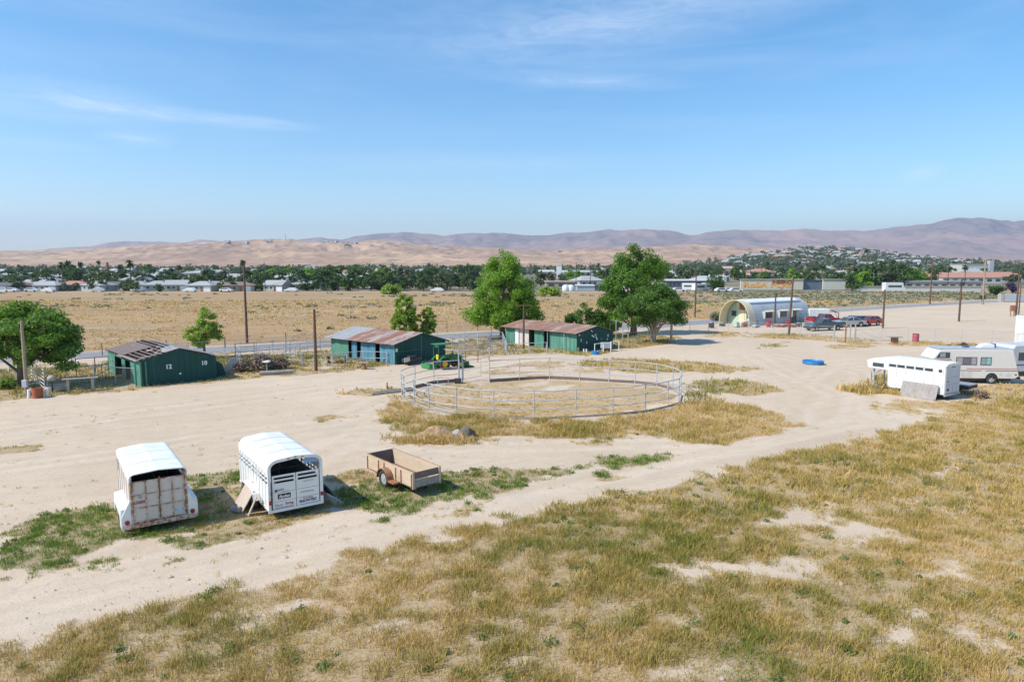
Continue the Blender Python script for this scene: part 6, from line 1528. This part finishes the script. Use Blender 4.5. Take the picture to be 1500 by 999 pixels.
# dense belt in the middle
for px in range(372,705,9):
    put_tree(TR.choice([0,0,1,1,2,3]),px+TR.uniform(-5,5),TR.uniform(236,262),TR.uniform(.55,.95)); nT+=1
for px in range(380,705,13):
    put_tree(TR.choice([0,1,1,3,5]),px+TR.uniform(-6,6),TR.uniform(280,340),TR.uniform(.8,1.1)); nT+=1
# behind the houses on the left
for px in range(-20,385,10):
    put_tree(TR.choice([0,0,1,2,3]),px+TR.uniform(-6,6),TR.uniform(256,300),TR.uniform(.6,.95)); nT+=1
for px in (30,60,84,100,106,118,176,186,192,250,262,300,356,372,384): put_tree(4 if px%3 else 0,px,TR.uniform(300,340),TR.uniform(.65,1.0)); nT+=1
for px in range(-15,480,12): put_tree(TR.choice([0,1,2,3]),px+TR.uniform(-6,6),TR.uniform(228,254),TR.uniform(.32,.6)); nT+=1
# right of the cottonwoods
for px in (792,806,822,836,850,862,873,890): put_tree(TR.choice([1,3,0,3,5]),px,TR.uniform(285,330),TR.uniform(.7,1.0)); nT+=1
for px in range(985,1240,13): put_tree(TR.choice([0,1,3,2,5]),px+TR.uniform(-5,5),TR.uniform(290,400),TR.uniform(.7,1.1)); nT+=1
for px,d,s in ((1250,232,.75),(1262,236,.95),(1276,240,1.1),(1290,246,1.05),(1305,250,1.05),(1320,256,1.1),(1336,262,1.0),(1350,268,.95),(1284,262,1.25),(1247,262,1.0),(1312,275,1.1)): put_tree(TR.choice([1,1,0,5]),px,d,s); nT+=1
put_tree(3,1302,243,1.0,0,'flowering tree','pale grey-pink flowering tree in the big clump behind the block wall')
for px in (1365,1380,1395,1406,1440,1452,1488,1500): put_tree(TR.choice([1,2,0]),px,TR.uniform(330,420),TR.uniform(.7,1.0)); nT+=1
for i in range(60):
    px=TR.uniform(-20,1500); 
    if 690<px<780: continue
    put_tree(TR.choice([0,0,1,3,4]),px,TR.uniform(400,640),TR.uniform(.8,1.2),0,'trees of the middle town',None); nT+=1
# far woods read as a mass
LM['far3b']=leafmat('hazy_far_leaves',(.06,.08,.05),(.085,.11,.065),(.13,.15,.09),.15)
def far_wood():
    rg=np.random.default_rng(77); Vs=[];Fs=[];n0=0
    for i in range(2600):
        if i<1500: px=rg.uniform(-100,1600); d=rg.uniform(560,1100)
        else: px=rg.triangular(990,1180,1540); d=rg.uniform(700,1490)
        z=max(0,hill_z('town_hill',px,d)-.5) if d>620 else 0
        b=Wd(px,d); r_=rg.uniform(2.5,5.5); h=r_*rg.uniform(.8,1.7); k=22
        Pp=rg.normal(size=(k,3)); Pp/=np.linalg.norm(Pp,axis=1,keepdims=True); Pp*=np.array([[r_,r_,h*.5]])*rg.uniform(.4,1,size=(k,1)); Pp[:,2]+=h*.6+.5
        Pp+=np.array([[b.x,b.y,z]]); V,F=leaves(Pp,2.6,rg,.3); Vs.append(V);Fs.append(F+n0); n0+=len(V)
    o=mesh_np('distant_woods',np.concatenate(Vs),np.concatenate(Fs),LM['far3b']); tag(o,'far dark tree cover spread between the distant town houses','woods',kind='stuff')
far_wood()
# palms
def palm(px,d,H,label,z=0):
    b=Wd(px,d); t=thing('palm_tree',label,'palm tree',(b.x,b.y,z),0,'tall palms of the town'); rg=np.random.default_rng(int(px))
    m=MB(); m.tube([(0,0,-.3),(.1,0,H*.5),(0,0,H)],[.35,.25,.22],8); m.build('trunk',MT['bark'],t)
    vs=[];fs=[]
    for k in range(46):
        a=rg.uniform(0,6.28); e=rg.uniform(-1.0,1.2); L=rg.uniform(1.6,2.3); dr=Vector((math.cos(a)*math.cos(e),math.sin(a)*math.cos(e),math.sin(e))); sd=Vector((-math.sin(a),math.cos(a),0))*.35
        p0=Vector((0,0,H)); p1=p0+dr*L*.6; p2=p0+dr*L-Vector((0,0,.6)); n=len(vs); vs+=[p0,p1-sd,p1+sd,p2]; fs+=[(n,n+1,n+3,n+2)]
    m=MB(); m.add(vs,fs); m.build('crown',LM['far1' if k else 'far2'],t)
palm(90,262,9.0,'slim palm left of the dark conifers over the left houses'); palm(190,255,9.6,'dark shaggy palm right of the brick chimney')
palm(1269,400,17,'tallest palm, standing alone against the mountains on the right'); palm(1205,320,8,'short palm before the town hill'); palm(1414,340,8,'palm in front of the large white building'); palm(1397,700,12,'far palm left of the large white building')
# chimney and towers
b=Wd(157,420); m=MB(); m.tube([(0,0,0),(0,0,10.5)],[1.3,.7],10); o=m.build('brick_chimney',MT['rust']); o.location=b; tag(o,'tapered red-brown chimney stack above the trees at left','chimney')
b=Wd(819,430); m=MB(); m.b2(-1.5,1.5,-1.5,1.5,0,8.9); m.b2(-1.8,1.8,-1.8,1.8,8.9,9.3); o=m.build('white_tower',MT['white']); o.location=b; tag(o,'plain white block tower between the two cottonwoods','tower')
b=Wd(420,2960); z=hill_z('hills',420,2960); m=MB(); m.tube([(0,0,-2),(0,0,26)],[1.2,.5],6); o=m.build('radio_mast',MT['darkmetal']); o.location=(b.x,b.y,z); tag(o,'thin radio mast on the top of the tan hill','mast')
# ------------------------------------------------------------------ large low buildings
def block(name,label,cat,px0,px1,d,h,wm,rm,dep=10,rh=.4,z=0,wins=0,over=.3,gable_=False):
    a=Wd(px0,d);b=Wd(px1,d); L=(b-a).length; t=thing(name,label,cat,(a.x,a.y,z))
    m=MB(); m.b2(0,L,0,dep,0,h); m.build('wall',wm,t)
    m=MB()
    if gable_: m.prism([(-over,h),(dep+over,h),(dep/2,h+rh)],'x',-over,L+over)
    else: m.b2(-over,L+over,-over,dep+over,h,h+rh)
    m.build('roof',rm,t)
    for k in range(wins):
        x=L*(k+.5)/wins; m=MB(); m.b2(x-L/wins*.28,x+L/wins*.28,-.05,-.01,h*.35,h*.75); m.build('window',MT['glass'],t)
    return t
W5=WALLS; R5=ROOFS
wt=block('block_wall','long pale warehouse wall painted with orange graffiti left of a dark gap','wall',1086,1178,249,3.7,paint('pale_wall',(.70,.62,.50),.9),MT['cream2'],.6,.15)
text('graffiti','RoSA FLyE',2.6,MT['orange'],wt,(9.5,-.06,1.7),(math.pi/2,0,0),depth=.02,sx=1.5,bold=.10)
text('graffiti','NERO',1.6,MT['rustred'],wt,(15.2,-.07,2.7),(math.pi/2,0,0),depth=.02,sx=1.7,bold=.10)
block('block_wall','plain pale warehouse wall right of the dark gap, left of the big tree clump','wall',1207,1240,249,3.7,paint('pale_wall_plain',(.68,.64,.57),.9),MT['cream2'],.6,.15)
block('dark_gap_panel','dark blue-grey panel added for the dark gap in the pale warehouse wall','gate',1178.5,1206.5,250,3.4,MT['bluegrey'],MT['darkmetal'],.4,.1)  # panel added to make the gap between the walls read dark
block('block_wall','low pale block wall under the big tree clump and along the sage field','wall',1247,1440,232,1.75,paint('block_wall_paint',(.66,.62,.56),.9),WALLS[0],.3,.1,wins=0)
block('carport','long flat-roofed carport building behind the white vans','carport',968,1062,262,2.9,R5[4],MT['whiteroof'],8,.5,wins=16)
block('low_building','long flat grey-roofed low building behind the block wall','building',1328,1442,250,2.6,W5[0],R5[0],12,.5,wins=9)
block('low_building','pale flat building with a dark front left of the long low building','building',1405,1436,262,2.4,R5[4],R5[1],8,.4)
block('clubhouse','wide terracotta-roofed building below the large white building','building',1382,1470,330,2.9,W5[1],R5[3],16,2.4,wins=7,gable_=True)
block('clubhouse','second terracotta roof at the right, behind the purple shrub','building',1440,1500,350,3.1,W5[1],R5[3],14,2.2,wins=5,gable_=True)
block('white_hall','large windowless white building on the right','building',1417,1448,520,9.0,W5[1],W5[0],20,.5)
b=Wd(1451,530); m=MB(); m.b2(-1.6,1.6,-1.6,1.6,0,12.5); o=m.build('blue_tower',MT['galv']); o.location=b; tag(o,'slim grey-blue tower at the right end of the large white building','tower')
block('low_building','long low white shed left of the largest cottonwood','building',846,872,240,1.7,MT['rvroof'],MT['whiteroof'],6,.3)
block('low_building','flat tan building behind the white tanks','building',800,846,262,2.4,W5[2],W5[3],8,.4,wins=3)
block('low_building','dark low shed at the foot of the largest cottonwood','building',873,886,240,1.8,R5[4],R5[4],6,.2)
block('church','pale building with twin short towers right of the tall dark trees on the right','building',1062,1084,470,6.5,W5[3],W5[3],12,1.5,wins=3,gable_=True)
block('low_building','grey-blue roofed hall at the far left edge of the town','building',-20,30,330,4.2,R5[0],R5[1],20,1.0,gable_=True)
block('low_building','white sheds in the trees between the cottonwoods','building',790,812,430,4.6,W5[1],W5[1],12,1.2,wins=3,gable_=True)
block('low_building','long white building in the trees between the cottonwoods','building',826,876,440,4.4,W5[1],MT['whiteroof'],12,1.0,wins=6)
block('low_building','red-roofed long building in the dense middle trees','building',512,540,420,3.8,W5[3],R5[3],14,1.6,gable_=True)
p=Wd(1476,166); t=thing('pale_container','pale blue-green container at the right edge beyond the paired poles','container',(p.x,p.y,0)); m=MB(); m.b2(0,9,0,2.5,.1,1.9); m.build('body',MT['rvroof'],t,bevel=.03); m=MB(); m.b2(-.9,-.15,0,1,.0,2.0); m.build('end_post',MT['concrete'],t)
for k,(px,d,w,h,lb) in enumerate(((1452,225,5,.8,'low orange earth wall behind the round green bush at the right'),(1300,231,0,0,''))):
    if w: a=Wd(1444,d); m=MB(); m.b2(0,20,0,.5,0,1.2); o=m.build('earth_wall',MT['rust'] if 0 else MT['plytan']); o.location=a; tag(o,lb,'wall')
def bushd(name,label,px,d,rx,h,mat,n,ls,seed,cat='bush'):
    b=Wd(px,d); rg=np.random.default_rng(seed)
    cl=[(rg.uniform(-.6,.6)*rx,rg.uniform(-.5,.5)*rx,rg.uniform(.25,.7)*h,rg.uniform(.35,.5)*min(rx,h),.8) for _ in range(10)]
    Pp=crown_points(rg,cl,n,.5); Pp[:,2]=np.abs(Pp[:,2]); V,F=leaves(Pp,ls,rg,.4,np.array([[0,0,0.]])); o=mesh_np(name,V,F,LM[mat]); o.location=b; tag(o,label,cat)
bushd('round_bush','round green bush at the end of the block wall left of the purple one',1461,205,2.6,3.2,'far2',900,.45,91)
bushd('purple_bush','dark purple shrub beside the paired poles',1483,215,2.6,4.0,'purple',900,.45,92)
# white tanks and far vehicles
for px,lb in ((829,'left white tank before the flat tan building'),(837,'right white tank before the flat tan building')):
    b=Wd(px,238); m=MB(); m.lathe([(1.2,0),(1.25,.3),(1.25,1.5),(.9,2.0),(.2,2.15)],16); o=m.build('white_tank',MT['whitecar'],smooth=True); o.location=b; tag(o,lb,'tank')
def far_van(label,kind):
    t=thing('parked_van' if kind else 'parked_car',label,'van' if kind else 'car',(0,0,0))
    m=MB()
    if kind: m.prism([(-3,.4),(3,.4),(3.05,1.3),(2.5,1.6),(2.2,2.9),(-3,2.9)],'y',-1.1,1.1)
    else: m.prism([(-2.2,.35),(2.2,.35),(2.2,.8),(1.2,.95),(.6,1.4),(-1.2,1.42),(-2.0,.95),(-2.2,.9)],'y',-.85,.85)
    m.build('body',MT['whitecar'],t,bevel=.05)
    m=MB(); 
    if kind: m.b2(-2.2,1.8,-1.13,-1.101,1.5,2.1)
    else: m.prism([(1.0,.98),(.55,1.34),(-1.15,1.36),(-1.8,.98)],'y',-.87,-.851)
    m.build('window',MT['glass'],t)
    for x in((-1.9,1.9) if kind else (-1.4,1.4)):
        m=MB(); m.disc((x,-.9 if kind else -.75,.36),(0,1,0),.36,.3,14); m.build('wheel',MT['rubber'],t)
    return t
V0=far_van('white van parked in front of the long carport',1); C0=far_van('pale car parked at the near edge of the town',0)
b=Wd(925,237); V0.location=b; V0['group']='vans and campers before the carport'
for px in (934,946,957,968,1012,1025,1040): b=Wd(px,238+TR.uniform(-3,4)); dup(V0,b,TR.uniform(-.6,.6),None,'vans and campers before the carport',TR.uniform(.8,1.05))
b=Wd(1311,226); dup(V0,b,0,'white camper van standing behind the block wall, right of the big tree clump',None,1.1)
b=Wd(44,229); C0.location=b; C0['group']='cars parked along the near edge of the town'
for px in (15,68,140,200,276,330,425,640,1058,1070,1079,915,980,995): b=Wd(px,227+TR.uniform(0,3)); dup(C0,b,TR.uniform(-.3,.3)+(3.14 if TR.random()<.5 else 0),None,'cars parked along the near edge of the town')
# light poles of the town
m=MB(); m.tube([(0,0,0),(0,0,10)],[.14,.1],6); o=m.build('light_pole',MT['darkmetal']); o.location=Wd(844,250); tag(o,'thin light pole in the town between the two cottonwoods','light pole','thin light poles of the town')
for px,d in ((865,250),(1100,300),(1116,310),(387,232),(352,236),(1348,270),(1376,280),(1415,236),(1390,236)): c=o.copy(); COL.objects.link(c); c.location=Wd(px,d); c['label']='thin light pole standing in the town'; c['group']='thin light poles of the town'
# ================================================================== weeds, grass, scrub
def grassmat(name,stops):
    m,nt,b,out=newmat(name); a=N(nt,'ShaderNodeAttribute'); a.attribute_name='tint'; s=N(nt,'ShaderNodeSeparateColor'); nt.links.new(a.outputs[0],s.inputs[0])
    rnd=N(nt,'ShaderNodeNewGeometry').outputs['Random Per Island']
    k=mth(nt,'ADD',s.outputs[0],mth(nt,'MULTIPLY',mth(nt,'SUBTRACT',rnd,.5),.35),True)
    col=ramp(nt,k,stops); nt.links.new(col,b.inputs['Base Color']); b.inputs['Roughness'].default_value=.7; b.inputs['Specular IOR Level'].default_value=.15
    t=N(nt,'ShaderNodeBsdfTranslucent'); nt.links.new(col,t.inputs[0]); mx=N(nt,'ShaderNodeMixShader'); mx.inputs[0].default_value=.3
    nt.links.new(b.outputs[0],mx.inputs[1]); nt.links.new(t.outputs[0],mx.inputs[2]); nt.links.new(mx.outputs[0],out.inputs[0]); return m
GM=grassmat('weeds',[(0,(.72,.53,.28)),(.25,(.63,.44,.15)),(.48,(.42,.32,.085)),(.72,(.27,.26,.055)),(1,(.17,.28,.03))])
def tufts(name,label,px_,py_,hh,tint,nb,width,seed,spread=.2):
    """px_,py_ arrays of tuft roots; each tuft nb blades"""
    rg=np.random.default_rng(seed); n=len(px_); 
    X_=np.repeat(px_,nb); Y_=np.repeat(py_,nb); H_=np.repeat(hh,nb)*rg.uniform(.45,1.25,n*nb); T_=np.repeat(tint,nb)+rg.normal(0,.06,n*nb)
    m_=n*nb; sp=np.repeat(hh,nb)*.9+spread*.4
    ang=rg.uniform(0,2*np.pi,m_); rr=np.sqrt(rg.uniform(0,1,m_))*sp
    bx=X_+np.cos(ang)*rr; by=Y_+np.sin(ang)*rr
    la=rg.uniform(0,2*np.pi,m_); ln=rg.uniform(.15,1.1,m_)*H_
    wd=np.repeat(width,nb)*rg.uniform(.6,1.3,m_); wa=rg.uniform(0,np.pi,m_)
    dx=np.cos(wa)*wd/2; dy=np.sin(wa)*wd/2; z0=np.full(m_,-.03)
    mx_=bx+np.cos(la)*ln*.4; my_=by+np.sin(la)*ln*.4; mz=H_*.6
    tx=bx+np.cos(la)*ln; ty=by+np.sin(la)*ln; tz=H_
    V=np.stack([np.stack([bx-dx,by-dy,z0],-1),np.stack([bx+dx,by+dy,z0],-1),np.stack([mx_+dx*.9,my_+dy*.9,mz],-1),np.stack([tx,ty,tz],-1),np.stack([mx_-dx*.9,my_-dy*.9,mz],-1)],1).reshape(-1,3)
    i=np.arange(m_)*5; F4=np.stack([i,i+1,i+2,i+4],-1); F3=np.stack([i+4,i+2,i+3,i+3],-1)
    # quads + tip triangles stored as separate object-level arrays
    me=bpy.data.meshes.new(name); me.vertices.add(len(V)); me.vertices.foreach_set('co',V.astype(np.float32).ravel())
    loops=np.concatenate([F4,F3[:,:3]],1).ravel(); me.loops.add(len(loops)); me.loops.foreach_set('vertex_index',loops.astype(np.int32))
    st=np.stack([np.arange(m_)*7,np.arange(m_)*7+4],-1).ravel(); to=np.tile([4,3],m_)
    me.polygons.add(2*m_); me.polygons.foreach_set('loop_start',st.astype(np.int32)); me.polygons.foreach_set('loop_total',to.astype(np.int32))
    me.materials.append(GM); me.update(calc_edges=True)
    A=np.zeros((len(V),4)); A[:,0]=np.repeat(np.clip(T_,0,1),5); A[:,3]=1
    at=me.attributes.new('tint','FLOAT_COLOR','POINT'); at.data.foreach_set('color',A.astype(np.float32).ravel())
    o=bpy.data.objects.new(name,me); COL.objects.link(o); tag(o,label,'weeds',kind='stuff'); return o
def scatter(seed,n,xr,yr):
    rg=np.random.default_rng(seed); return rg.uniform(*xr,n),rg.uniform(*yr,n),rg
# zones where nothing grows: under trailers stays fine, barn floors
def field_tufts():
    # three density shells by distance
    out=[]
    for seed,(y0,y1),dens,nb,wd,hs,nm,lb in (
        (1,(10.5,24),62,15,.015,.62,'foreground_weeds','dense olive and straw weeds of the near right slope'),
        (2,(24,44),32,11,.024,.75,'lot_weeds','patches of green and straw weeds around the lot'),
        (3,(44,92),6.5,8,.05,1.0,'yard_weeds','weeds along the pens, barns and yard fence')):
        xw0=-(y1*.80+3); xw1=y1*.80+3; area=(xw1-xw0)*(y1-y0); n=int(area*dens)
        X_,Y_,rg=scatter(seed*101,n,(xw0,xw1),(y0,y1))
        c,g,h=cover(X_,Y_)
        clump=.4*fbm(X_,Y_,1.1,3,61)+.6*fbm(X_,Y_,.38,2,63); clump=np.clip(.5+(clump-.5)*1.45,0,1)
        n5=fbm(X_,Y_,.5,2,67)
        keep=(rg.uniform(0,1,n)<np.clip(c*1.1,0,1)*np.clip((clump-.22)*2.7,.30,1))&(c>.04)&(np.abs(X_)<Y_*.79+2)
        # sparse stragglers on bare dirt
        strag=(c<=.04)&(rg.uniform(0,1,n)<.012*(fbm(X_,Y_,4,3,88)>.5))&(Y_<60)
        k=keep|strag; X_,Y_,c,g,h,clump,n5=[q[k] for q in (X_,Y_,c,g,h,clump,n5)]; st=strag[k]
        hh=np.clip(h*(.15+1.25*clump)*(.45+.7*c),.04,.8)*hs; hh=np.where(st,.07,hh)
        farside=Y_>X_*.625+23.5; tint=np.clip(.15+g*.62+(n5-.5)*.5+(clump-.5)*.40+np.where(farside&(Y_<42),.35,.05)*sstep(.45,.8,g),0,np.where(farside,1,.74)); tint=np.where(st,.35,tint)
        w_=np.full(len(X_),wd)*(0.7+hh)
        tufts(nm,lb,X_,Y_,hh,tint,nb,w_,seed)
field_tufts()
def field_grass():
    X_,Y_,rg=scatter(909,26000,(-150,150),(72,175)); rs=roadsd(X_,Y_); f=fbm(X_,Y_*2,9,4,97)
    k=(rs>4.5)&(np.abs(X_)<Y_*.79+2)&(rg.uniform(0,1,len(X_))<np.clip((f-.3)*3,.1,1)); X_,Y_,f=X_[k],Y_[k],f[k]; n=len(X_)
    tufts('field_grass','dry straw grass of the open field beyond the paved road',X_,Y_,np.clip(rg.normal(.2,.07,n),.08,.4)*(Y_/90)**.4,np.clip(.08+(fbm(X_,Y_*2,5,3,98)-.45)*.9,0,.5),6,.0011*Y_,10,.45)
field_grass()
def heap_grass():
    rg=np.random.default_rng(6); p=W(650,643); n=190; X_=p.x-.4+rg.normal(0,1.0,n); Y_=p.y+rg.normal(0,.35,n)-.35
    tufts('heap_grass','short straw grass around the soil heap by the pen',X_,Y_,rg.uniform(.12,.38,n),rg.uniform(.0,.45,n),12,np.full(n,.035),14)
heap_grass()
# leafy low plants in the near weeds
def herbs():
    rg=np.random.default_rng(404); n=2600; X_=rg.uniform(-22,34,n); Y_=rg.uniform(11,36,n); c,g,h=cover(X_,Y_)
    k=(np.abs(X_)<Y_*.79+1)&(c>.25)&(rg.uniform(0,1,n)<np.clip(g*1.3-.15,.05,1)*.75); X_,Y_,g=X_[k],Y_[k],g[k]
    Vs=[];Fs=[];n0=0
    for x,y in zip(X_,Y_):
        s=rg.uniform(.08,.26); q=int(40+s*150); P_=rg.normal(size=(q,3)); P_/=np.linalg.norm(P_,axis=1,keepdims=True); P_*=np.array([[s,s,s*.75]])*rg.uniform(.3,1,(q,1)); P_[:,2]=np.abs(P_[:,2]); P_+=np.array([[x,y,0]])
        V,F=leaves(P_,.055,rg,.5); Vs.append(V);Fs.append(F+n0);n0+=len(V)
    o=mesh_np('leafy_weeds',np.concatenate(Vs),np.concatenate(Fs),LM['herb']); tag(o,'small leafy green plants dotted through the near weeds','weeds',kind='stuff')
LM['herb']=leafmat('herb_leaves',(.12,.17,.045),(.19,.24,.07),(.30,.32,.13),.35)
herbs()
# gooseneck nose grass: tall
def tall():
    rg=np.random.default_rng(5); p=W(1278,574); n=90; X_=p.x+rg.normal(0,1.0,n); Y_=p.y+rg.normal(0,.6,n)
    tufts('tall_grass','tall golden-green grass under the nose of the gooseneck trailer',X_,Y_,rg.uniform(.3,.6,n),rg.uniform(.1,.45,n),18,np.full(n,.05),9)
tall()
# scrub of the open field
def scrub():
    rg=np.random.default_rng(88); Vs=[];Fs=[];n0=0
    n=20000; X_=rg.uniform(-190,190,n); Y_=rg.uniform(84,226,n); rs=roadsd(X_,Y_)
    sage=sstep(.38,.54,fbm(X_,Y_,14,4,71)*.6+fbm(X_,Y_,4,3,75)*.4)*np.clip(sstep(38,80,X_)*sstep(115,135,Y_)+.015,0,1)
    band=np.exp(-((Y_-155-X_*.1)/7)**2)*.35*(fbm(X_,Y_,16,3,78)>.52)+np.exp(-((Y_-195+X_*.05)/8)**2)*.3*(fbm(X_,Y_,20,3,79)>.5)
    pr=np.maximum(sage*.75,band)+.0015
    k=(rs>7)&(rg.uniform(0,1,n)<pr)&(np.abs(X_)<Y_*.78); X_,Y_=X_[k],Y_[k]
    for x,y in zip(X_,Y_):
        s=rg.uniform(.4,1.15); q=26; P_=rg.normal(size=(q,3)); P_/=np.linalg.norm(P_,axis=1,keepdims=True); P_*=np.array([[s*1.3,s,s*.5]])*rg.uniform(.35,1,(q,1)); P_[:,2]=np.abs(P_[:,2]); P_+=np.array([[x,y,0]])
        V,F=leaves(P_,.40,rg,.8); Vs.append(V);Fs.append(F+n0);n0+=len(V)
    o=mesh_np('sage_scrub',np.concatenate(Vs),np.concatenate(Fs),LM['sage']); tag(o,'grey-green sage scrub scattered over the open field','scrub',kind='stuff')
scrub()
# pebbles and clods on the bare dirt
def pebbles():
    rg=np.random.default_rng(12); n=3800; Y_=10+rg.uniform(0,1,n)**.9*42; X_=rg.uniform(-.8,.8,n)*Y_
    s=rg.uniform(.010,.036,n)*(1+(rg.uniform(0,1,n)<.04)*1.6)
    base=np.array([[1,0,-.2],[.3,.9,-.2],[-.8,.5,-.2],[-.7,-.7,-.2],[.4,-.9,-.2],[.1,.1,.75]])
    V=(base[None]*s[:,None,None]*rg.uniform(.7,1.3,(n,6,1)))+np.stack([X_,Y_,np.full(n,.015)],-1)[:,None]
    i=np.arange(n)[:,None]*6; t=[(0,1,5),(1,2,5),(2,3,5),(3,4,5),(4,0,5)]
    F=np.concatenate([i+np.array([q]) for q in t],0)
    o=mesh_np('pebbles',V.reshape(-1,3),F,paint('pebble_stone',(.50,.41,.33),.95,c2=(.38,.31,.25),sc=9)); tag(o,'small stones and clods strewn over the pale dirt','pebbles',kind='stuff')
pebbles()
